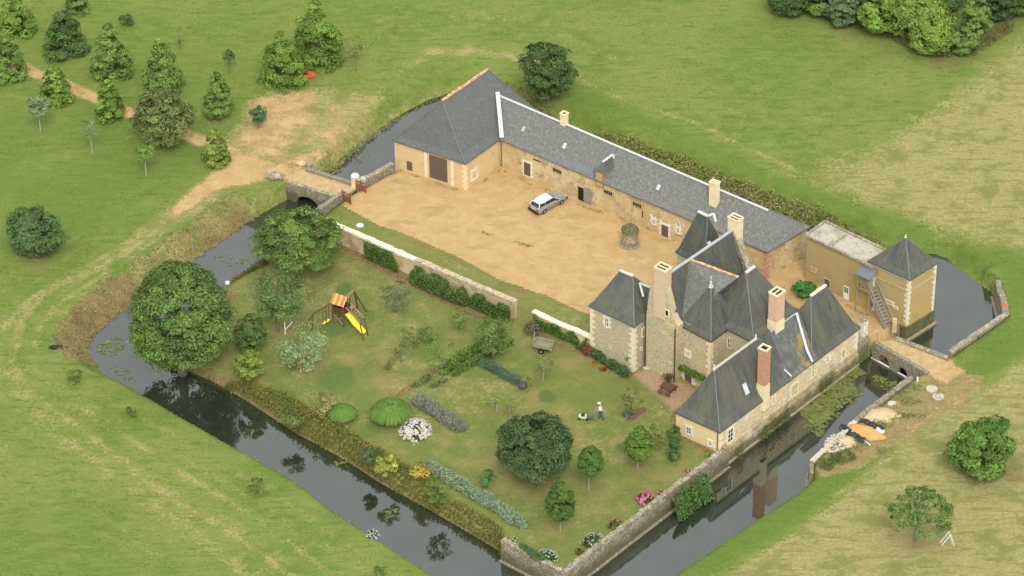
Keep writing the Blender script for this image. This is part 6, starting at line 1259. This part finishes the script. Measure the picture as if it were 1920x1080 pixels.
# swings
for t_, lab in ((.45, None), (.62, None)):
    s0_ = lerp(bl, c0-da*.6+Zv*2.3, t_); sg_ = MB()
    for o_ in (-.2, .2): sg_.tube([s0_+db*o_, s0_+db*o_-Zv*1.75], .02, 4)
    sw_ = sg_.build('swing_rope', blackp, PF); MB().frame(s0_-Zv*1.78, db, da, Zv, .5, .22, .05).build('swing_seat', yellowp, PF)
s0_ = lerp(c0+db*.7+Zv*2.3, br2, .45); sg_ = MB()
for o_ in (-.2, .2): sg_.tube([s0_+da*o_, s0_+da*o_-Zv*1.5], .02, 4)
sg_.build('swing_rope', blackp, PF); MB().frame(s0_-Zv*1.5, da, db, Zv, .5, .22, .3).build('swing_seat', yellowp, PF)
# slide
sa, sb = pz(650, 590, 1.25), pz(682, 625, .12); sdir = unit(sb-sa); sl = unit(np.cross(Zv, sdir)); pts = []
for k in range(9):
    u = k/8; z_ = sa[2]*(1-u)**1.1+.12+.06*math.sin(u*9); q_ = lerp(sa, sb, u); pts.append(V3(q_[0], q_[1], z_))
mb = MB(); vs = []
for q_ in pts:
    for o_, dz in ((-.3, .16), (-.24, 0), (.24, 0), (.3, .16), (.3, .1), (.24, -.05), (-.24, -.05), (-.3, .1)): vs.append(q_+sl*o_+Zv*dz)
f = [tuple(range(8)), tuple(range(64, 72))[::-1]]
for i in range(8):
    for j in range(8): f.append((i*8+j, i*8+8+j, i*8+8+(j+1) % 8, i*8+(j+1) % 8))
mb.add(vs, f).build('slide', yellowp, PF)
# ladder bridge over the slide
ra, rb_ = c0+da*.75+Zv*2.15, pz(678, 601, 1.9); off_ = db*.75
for o_, nm in ((-.35, 0), (.45, 1)):
    MB().bar(ra+db*o_, rb_+db*o_, .09, .09).build('ladder_rail', wood_tan, PF); foot = rb_+db*o_; MB().bar(foot, V3(foot[0], foot[1], 0)+da*.35, .1, .1).build('leg', wood_br, PF)
for k in range(1, 7): q_ = lerp(ra, rb_, k/7); MB().tube([q_-db*.35, q_+db*.45], .03, 5).build('rung', wood_tan, PF)
for i, j in ((-1, -1), (1, -1), (-1, 1)): MB().bar(corner(i, j)+Zv*.1, corner(-i if j == -1 else i, -j if j == 1 else j)+Zv*1.2, .06, .06).build('brace', wood_tan, PF)
# old metal gym bars behind the feathery tree
GB = thing('gym_bars', 'small rusty metal exercise bars half hidden behind the feathery tree', 'climbing bars', G(586, 565)); mb = MB()
pts_ = [G(577, 562), G(582, 567), G(590, 560)]
for q_ in pts_: mb.bar(q_, q_+Zv*1.5, .05, .05)
mb.bar(pts_[0]+Zv*1.5, pts_[1]+Zv*1.5, .05, .05); mb.bar(pts_[1]+Zv*1.4, pts_[2]+Zv*1.4, .05, .05); mb.bar(pts_[1]+Zv*.8, pts_[2]+Zv*.8, .04, .04); mb.build('bars', rust, GB)
# white wooden post and rail left of the swings
WP = thing('white_rail', 'white painted post with a slanting rail left of the swings', 'rail', G(535, 626)); MB().bar(G(535, 626), G(535, 626)+Zv*1.35, .1, .1).build('post', white, WP); MB().bar(G(536, 622)+Zv*.3, G(549, 613)+Zv*.6, .08, .08).build('rail', white, WP)
# ladders
def ladder(name, label, foot, head, w_, n_, m, back=None):
    L_ = thing(name, label, 'ladder', foot); t = unit(head-foot); s_ = unit(np.cross(t, Zv))
    for o_ in (-w_/2, w_/2): MB().bar(foot+s_*o_, head+s_*o_, .035, .05).build('side_rail', m, L_)
    for k in range(1, n_): q_ = lerp(foot, head, k/n_); MB().bar(q_-s_*w_/2, q_+s_*w_/2, .03, .03).build('rung', m, L_)
    if back is not None:
        for o_ in (-w_/2, w_/2): MB().bar(head+s_*o_, back+s_*o_, .03, .04).build('back_leg', m, L_)
        q_ = lerp(head, back, .55); MB().bar(q_-s_*w_/2, q_+s_*w_/2, .05, .05).build('back_brace', m, L_)
f_ = G(509, 506); ladder('ladder', 'grey ladder leaning into the wide fruit tree', f_, f_+V3(.6, .7, 2.4), .45, 7, wood_gr)
f_ = G(1764, 1020); ladder('step_ladder', 'white step ladder standing open beside the fan shaped tree', f_, G(1780, 1016)+V3(.0, 0, 1.0), .4, 6, white, G(1787, 1022))
# two wheeled cart
ct = G(1019, 656); cu = unit(G(1038, 648)-G(1003, 636)); cu = dirv(-20); cv = dirv(70); CT = thing('cart', 'weathered two wheeled garden trailer with its drawbar pointing away', 'trailer', ct)
bx = MB(); cb = ct+Zv*.55; bx.frame(cb, cu, cv, Zv, 1.75, 1.1, .06); bx.build('floor', wood_gr, CT)
for s_ in (-1, 1):
    MB().frame(cb+cv*s_*.55+Zv*.2, cu, cv, Zv, 1.75, .05, .38).build('side_board', wood_gr, CT); wq = ct+cv*s_*.66+Zv*.28; w_ = MB().tube([wq-cv*.08, wq+cv*.08], .28, 14).build('wheel', rubber, CT); MB().tube([wq-cv*.09, wq+cv*.09], .13, 10).build('rim', rim, w_)
MB().frame(cb-cu*.88+Zv*.2, cu, cv, Zv, .05, 1.1, .38).build('front_board', wood_gr, CT)
tg = MB()
for z_ in (.06, .34): tg.frame(cb+cu*.88+Zv*z_, cu, cv, Zv, .05, 1.1, .09)
for o_ in (-.5, 0, .5): tg.frame(cb+cu*.885+cv*o_+Zv*.2, cu, cv, Zv, .05, .08, .3)
tg.build('tailboard', wood_gr, CT); MB().bar(cb-cu*.9, G(1002, 622)+Zv*.45, .08, .08).build('drawbar', wood_gr, CT); MB().frame(cb+cu*.9-cv*.4-Zv*.08, cu, cv, Zv, .05, .18, .1).build('reflector', yellowp, CT)
MB().rock(cb+Zv*.08, (1.5, .9, .2), -20).build('load', mat('dry_clippings', (.27, .23, .10), [(5, .5, .65, (.2, .2, .07))], rough=.95), CT)
# picnic table
pt = G(1252, 736); pu, pv = dirv(-35), dirv(55); PT = thing('picnic_table', 'dark wooden picnic table on the terrace', 'picnic table', pt); tp = MB()
for k in range(5): tp.frame(pt+Zv*.74+pv*(-.34+.17*k), pu, pv, Zv, 1.3, .15, .05)
tp.build('table_top', wood_br, PT)
for s_ in (-1, 1):
    MB().frame(pt+Zv*.45+pv*s_*.7, pu, pv, Zv, 1.3, .26, .05).build('bench', wood_br, PT); MB().bar(pt+pu*s_*.5-pv*.75+Zv*.4, pt+pu*s_*.5+pv*.75+Zv*.4, .05, .1).build('bench_bearer', wood_br, PT)
    for k in (-1, 1): MB().bar(pt+pu*s_*.5+pv*k*.28+Zv*.72, pt+pu*s_*.5+pv*k*.62, .07, .09).build('leg', wood_br, PT)
# urn with plant
g = G(1253, 719); U = thing('urn', 'dark footed urn with a withered plant beside the gable wall', 'urn', g); MB().lathe(g, [(.2, 0), (.2, .08), (.08, .15), (.1, .3), (.26, .5), (.3, .62), (.24, .62)], 12).build('urn_body', wood_br, U)
leaf_object('urn_plant', g+Zv*.8+rng.normal(size=(220, 3))*np.array([.18, .18, .12]), rng.normal(size=(220, 3))+Zv, .2, np.array([[.16, .13, .06]])*(.6+.8*rng.random((220, 1))), parent=U)
tag(MB().rock(G(1212, 692)+Zv*.1, (.8, .5, .25), -30).build('stone_block', concrete), 'low stone block at the foot of the tower downpipe', 'stone')
# round covers
tag(MB().lathe(G(675, 423), [(.38, -.02), (.4, .06), (.34, .10)], 20).build('drain_cover', glass_pale), 'pale round cover set in the grass strip by the yard', 'drain cover')
tag(MB().lathe(G(1747, 731), [(.53, -.02), (.55, .16), (.5, .2)], 22, jit=.03).build('concrete_lid', concrete), 'round pale concrete lid nearer the bridge on the bank', 'concrete lid', 'round concrete lids on the east bank')
tag(MB().lathe(G(1759, 745), [(.53, -.02), (.55, .14), (.5, .18)], 22, jit=.03).build('concrete_lid', concrete), 'round pale concrete lid farther from the bridge, partly in weeds', 'concrete lid', 'round concrete lids on the east bank')
tag(MB().rock(G(1672, 757)+Zv*.08, (.8, .7, .2), 20).build('flat_stone', rubb), 'flat pale stone lying on the bank between wall and lids', 'stone')
# heaps
def heap(name, label, cx, cy, rx_, ry_, h, m, deg, jit=.15):
    g_ = G(cx, cy); mb = MB(); k0_ = len(mb.v); N = 26; Mr = 8; ca, sa_ = math.cos(math.radians(deg)), math.sin(math.radians(deg))
    for i in range(Mr+1):
        u = i/Mr
        for j in range(N):
            a_ = 2*math.pi*j/N; w_ = 1+.16*math.sin(2*a_+cx)+.1*math.sin(5*a_); r = u*w_; x, y = rx_*r*math.cos(a_), ry_*r*math.sin(a_)
            mb.v.append((g_[0]+x*ca-y*sa_, g_[1]+x*sa_+y*ca, -.05+h*(1-u**1.5)*(1+jit*(rnd.random()-.5))+.05))
    for i in range(Mr):
        for j in range(N): a_ = i*N+j; b_ = i*N+(j+1) % N; mb.f.append((a_, a_+N, b_+N, b_))
    return tag(mb.build(name, m, origin=(g_[0], g_[1], 0), smooth=True), label, name.replace('_', ' '))
heap('sand_heap', 'heap of bright orange sand partly wrapped in black sheeting', 1622, 812, 1.75, 1.05, .75, sandm, -35)
heap('sand_heap', 'low pale sand heap between the orange heap and the moat wall', 1652, 778, 1.8, 1.1, .5, sandpale, -20)
heap('sand_heap', 'small pale sand pile between rubble and orange heap', 1588, 828, 1.1, .7, .45, sandpale, -40)
def sheet(label, pts, w_, m=tarp, nm='tarpaulin'):
    P_ = [G(x, y) for x, y in pts]; vs = []; N = 5; fine_ = []
    for a_, b_ in zip(P_[:-1], P_[1:]):
        for k in range(4): fine_.append(lerp(a_, b_, k/4))
    fine_.append(P_[-1])
    for i, q_ in enumerate(fine_):
        t = unit(fine_[min(i+1, len(fine_)-1)]-fine_[max(i-1, 0)]); n_ = V3(-t[1], t[0], 0); ww_ = w_*(.6+.4*rnd.random())*(.5 if i in (0, len(fine_)-1) else 1)
        for j in range(N): u = j/(N-1)*2-1; vs.append(q_+n_*u*ww_/2+Zv*(.10+.26*rnd.random()*(1.2-u*u))+n_*rnd.uniform(-.12, .12))
    n2 = len(vs); vs += [v-Zv*.09 for v in vs]; f = []
    for i in range(len(fine_)-1):
        for j in range(N-1): a_ = i*N+j; f += [(a_, a_+1, a_+N+1, a_+N), (n2+a_, n2+a_+N, n2+a_+N+1, n2+a_+1)]
        for j in (0, N-1): a_ = i*N+j; f.append((a_, a_+N, n2+a_+N, n2+a_))
    for i in (0, len(fine_)-1):
        for j in range(N-1): a_ = i*N+j; f.append((a_, a_+1, n2+a_+1, n2+a_))
    return tag(MB().add(vs, f).build(nm, m), label, 'tarpaulin')
sheet('crumpled black sheet along the moat side of the orange sand', [(1578, 800), (1590, 808), (1604, 818), (1622, 830)], 1.0)
sheet('crumpled black sheet behind the orange sand heap', [(1606, 788), (1622, 790), (1638, 798), (1656, 806)], .6)
sheet('white plastic corner at the end of the rear black sheet', [(1643, 806), (1650, 811), (1658, 812)], .5, white, 'plastic_sheet')
tag(MB().bar(G(1620, 828)+Zv*.15, G(1632, 836)+Zv*.1, .1, .06).build('white_board', white), 'short white board poking out of the black sheet', 'board')
mb = MB(); P_ = scatter_poly([(1545, 832), (1560, 818), (1575, 815), (1596, 830), (1590, 842), (1560, 852), (1545, 850)], 230)
for p_ in P_: sz = rnd.uniform(.12, .34); mb.rock(p_+Zv*(.05+.22*rnd.random()), (sz, sz*rnd.uniform(.6, 1), sz*.7), rnd.uniform(0, 180), 6, 3)
tag(mb.build('rubble_heap', rubb), 'heap of pale broken stones beside the orange sand', 'rubble', kind='stuff')
P_ = G(104, 652); tag(MB().rock(P_+Zv*.05, (1.3, .75, .14), 10, 12, 5, .4).build('ash_heap', mat('black_ash', (.022, .018, .018), [(4, .55, .68, (.09, .06, .05))], rough=.95)), 'burnt black ash patch in the meadow by the moat corner', 'ash heap')
# orange farm machine
hg = G(574, 145); HU, HV = dirv(-8), dirv(82); HM = thing('field_mower', 'orange red field mower lying by the drooping bright tree', 'farm machine', hg)
mb = MB(); mb.prism([(hg+HU*a_+HV*b_)[:2] for a_, b_ in ((-.95, .1), (-.7, -.55), (-.1, -.55), (-.05, .5), (-.6, .55))], .12, .4).build('deck', orangep, HM)
MB().prism([(hg+HU*a_+HV*b_)[:2] for a_, b_ in ((.05, -.45), (.5, -.35), (1.05, .05), (.6, .6), (.1, .6))], .12, .38).build('deck', orangep, HM)
mb = MB(); mb.bar(hg-HU*.5+Zv*.45, hg+HU*.6+Zv*.5, .1, .1); mb.bar(hg-HV*.1+Zv*.45-HU*.1, hg+HV*.9+Zv*.7, .09, .09); mb.build('draw_frame', rust, HM)
for s_ in (-.45, .45): MB().lathe(hg+HU*s_+Zv*.4, [(.16, 0), (.16, .16), (.08, .2)], 10).build('gearbox', yellowp if s_ < 0 else orangep, HM)
tag(MB().rock(G(1884, 577)+Zv*.25, (.7, .35, .3), 10, jit=.4).build('orange_tarp', orangep), 'small crumpled orange thing on the overgrown pond wall', 'tarp')
tag(MB().rock(G(427, 536)+Zv*.35, (.5, .4, .45), 10, jit=.3).build('white_sack', white), 'small white sack on the bank by the spreading tree', 'sack')
# person with mower
pb = G(1127, 786); fwd = dirv(168); sdv = dirv(168-90)
def skinmesh(name, nodes, edges, m, parent, root=0, sub=2):
    me = bpy.data.meshes.new(name); og = LOC[parent.name] if parent is not None else pb
    me.from_pydata([tuple(np.array(p_)-og) for p_, _ in nodes], edges, []); me.materials.append(m); o = bpy.data.objects.new(name, me); finish(o, parent, og)
    sk_ = o.modifiers.new('skin', 'SKIN'); sk_.use_smooth_shade = True
    for i, (_, r) in enumerate(nodes): me.skin_vertices[0].data[i].radius = (r, r) if not isinstance(r, tuple) else r; me.skin_vertices[0].data[i].use_root = i == root
    s_ = o.modifiers.new('subdivision', 'SUBSURF'); s_.levels = sub; s_.render_levels = sub; return o
K_ = 1.06
def bp_(f_, s_, z_): return pb+(fwd*f_+sdv*s_+Zv*z_)*K_
nodes = [(bp_(0, 0, .95), .13), (bp_(.02, 0, 1.15), .12), (bp_(.06, 0, 1.38), .13), (bp_(.10, 0, 1.50), .055), (bp_(.12, 0, 1.60), .085), (bp_(.13, 0, 1.70), .085),
         (bp_(.07, .2, 1.40), .06), (bp_(.12, .25, 1.15), .045), (bp_(.40, .20, 1.02), .036), (bp_(.47, .19, 1.0), .035),
         (bp_(.07, -.2, 1.40), .06), (bp_(.12, -.25, 1.15), .045), (bp_(.40, -.20, 1.02), .036), (bp_(.47, -.19, 1.0), .035),
         (bp_(0, .09, .88), .09), (bp_(.12, .1, .5), .062), (bp_(.06, .1, .1), .045), (bp_(.2, .1, .04), .035),
         (bp_(0, -.09, .88), .09), (bp_(-.08, -.1, .5), .062), (bp_(-.3, -.1, .14), .045), (bp_(-.18, -.1, .05), .035)]
edges = [(0, 1), (1, 2), (2, 3), (3, 4), (4, 5), (2, 6), (6, 7), (7, 8), (8, 9), (2, 10), (10, 11), (11, 12), (12, 13), (0, 14), (14, 15), (15, 16), (16, 17), (0, 18), (18, 19), (19, 20), (20, 21)]
pe = skinmesh('person', nodes, edges, skin_m, None); tag(pe, 'person in white shirt, cap and jeans walking behind a lawn mower', 'person')
LOC[pe.name] = pb
g_ = lambda idxs, e_, grow: ([(nodes[i][0], nodes[i][1]+grow) for i in idxs], e_)
n_, e_ = g_([1, 2, 6, 7, 10, 11, 0], [(0, 1), (1, 2), (2, 3), (1, 4), (4, 5), (0, 6)], .035); n_[6] = (bp_(0, 0, .92), .17); skinmesh('shirt', n_, e_, whitecloth, pe)
n_, e_ = g_([0, 14, 15, 16, 18, 19, 20], [(0, 1), (1, 2), (2, 3), (0, 4), (4, 5), (5, 6)], .022); skinmesh('jeans', n_, e_, denim, pe)
MB().lathe(bp_(.13, 0, 1.70), [(.115, 0), (.12, .05), (.08, .12), (.02, .14)], 12).build('cap', whitecloth, pe)
MB().frame(bp_(.26, 0, 1.71), fwd, sdv, Zv, .14, .16, .02).build('cap_peak', whitecloth, pe)
MB().lathe(bp_(.11, 0, 1.60), [(.095, 0), (.1, .07), (.09, .09)], 12).build('hair', wood_gr, pe)
for i in (17, 21): MB().rock(nodes[i][0]-fwd*.04+Zv*.02, (.3, .13, .13), 168, 8, 5, .1).build('shoe', bootm, pe)
for s_ in (1, -1):   # hands closed on the handle: palm, four fingers, thumb
    h0 = bp_(.47, .19*s_, 1.0); hm = MB().rock(h0, (.1, .09, .05), 168, 8, 5, .05)
    for k in range(4): q_ = h0+sdv*(-.035+.022*k)+fwd*.045; hm.tube([q_, q_+fwd*.03-Zv*.015, q_+fwd*.03-Zv*.05, q_-Zv*.055+fwd*.005], [.011, .011, .010, .008], 5)
    hm.tube([h0-sdv*.04*s_, h0-sdv*.06*s_+fwd*.03-Zv*.02, h0-sdv*.05*s_+fwd*.05-Zv*.045], [.013, .012, .009], 5); hm.build('hand', skin_m, pe)
    MB().bar(h0, h0, .01, .01) if False else None
# white feature line: face
fc = bp_(.21, 0, 1.62); MB().rock(fc, (.04, .03, .05), 168, 6, 4, .05).build('nose', skin_m, pe)
mw = pb+fwd*1.55-sdv*.15; MW = thing('lawn_mower', 'petrol lawn mower with black engine and grass bag pushed by the person', 'lawn mower', mw)
MB().prism([(mw+fwd*a_+sdv*b_)[:2] for a_, b_ in ((-.3, -.28), (.35, -.28), (.5, -.15), (.5, .15), (.35, .28), (-.3, .28))], .12, .3).build('deck', mat('cream_green_paint', (.55, .58, .38), rough=.4), MW)
MB().lathe(mw+fwd*.1+Zv*.3, [(.17, 0), (.18, .15), (.12, .2)], 12).build('engine', blackp, MW)
MB().frame(mw-fwd*.55+Zv*.38, unit(fwd+Zv*.15), sdv, unit(Zv-fwd*.15), .55, .5, .38).build('grass_bag', mat('green_grey_fabric', (.12, .14, .09), rough=.9), MW)
hb = MB()
for s_ in (-.24, .24): hb.tube([mw-fwd*.25+sdv*s_+Zv*.3, mw-fwd*.75+sdv*s_+Zv*.85, pb+fwd*.5*K_+sdv*(s_*.8)+Zv*1.02*K_], .02, 5)
hb.tube([pb+fwd*.5*K_-sdv*.24+Zv*1.02*K_, pb+fwd*.5*K_+sdv*.24+Zv*1.02*K_], .02, 5); hb.build('handle', wood_tan, MW)
for a_ in (-.3, .38):
    for b_ in (-.3, .3): MB().tube([mw+fwd*a_+sdv*(b_-.03)+Zv*.12, mw+fwd*a_+sdv*(b_+.03)+Zv*.12], .12, 12).build('wheel', rubber, MW)
# soil bed with rosette plant below the young tree
bdg = G(1184, 782); tag(MB().rock(bdg+V3(.5, .4, -.02), (3.0, 1.2, .22), 47, 14, 5, .15).build('planting_bed', soilm), 'narrow soil bed with spiky plant under the young twiggy tree', 'planting bed')
flowers('spiky_plant', 'grey spiky rosette plant at the near end of the soil bed', 1176, 776, 24, (.34, .34, .24), gc=(.13, .17, .10), n=20, fl=.12, cat='plant', h=.4)
# fallen petals / daisies on the lawn at the south tip
P_ = scatter_poly([(935, 950), (1000, 930), (1060, 960), (1040, 1010), (990, 1000), (950, 985)], 16); k = len(P_); P_[:, 2] = .05
o = leaf_object('fallen_petals', P_, rng.normal(size=P_.shape)*.2+Zv, .12, np.full((k, 3), .7), origin=(0, 0, 0)); tag(o, 'scattered white petals on the lawn near the silver hedge', 'petals', kind='stuff')
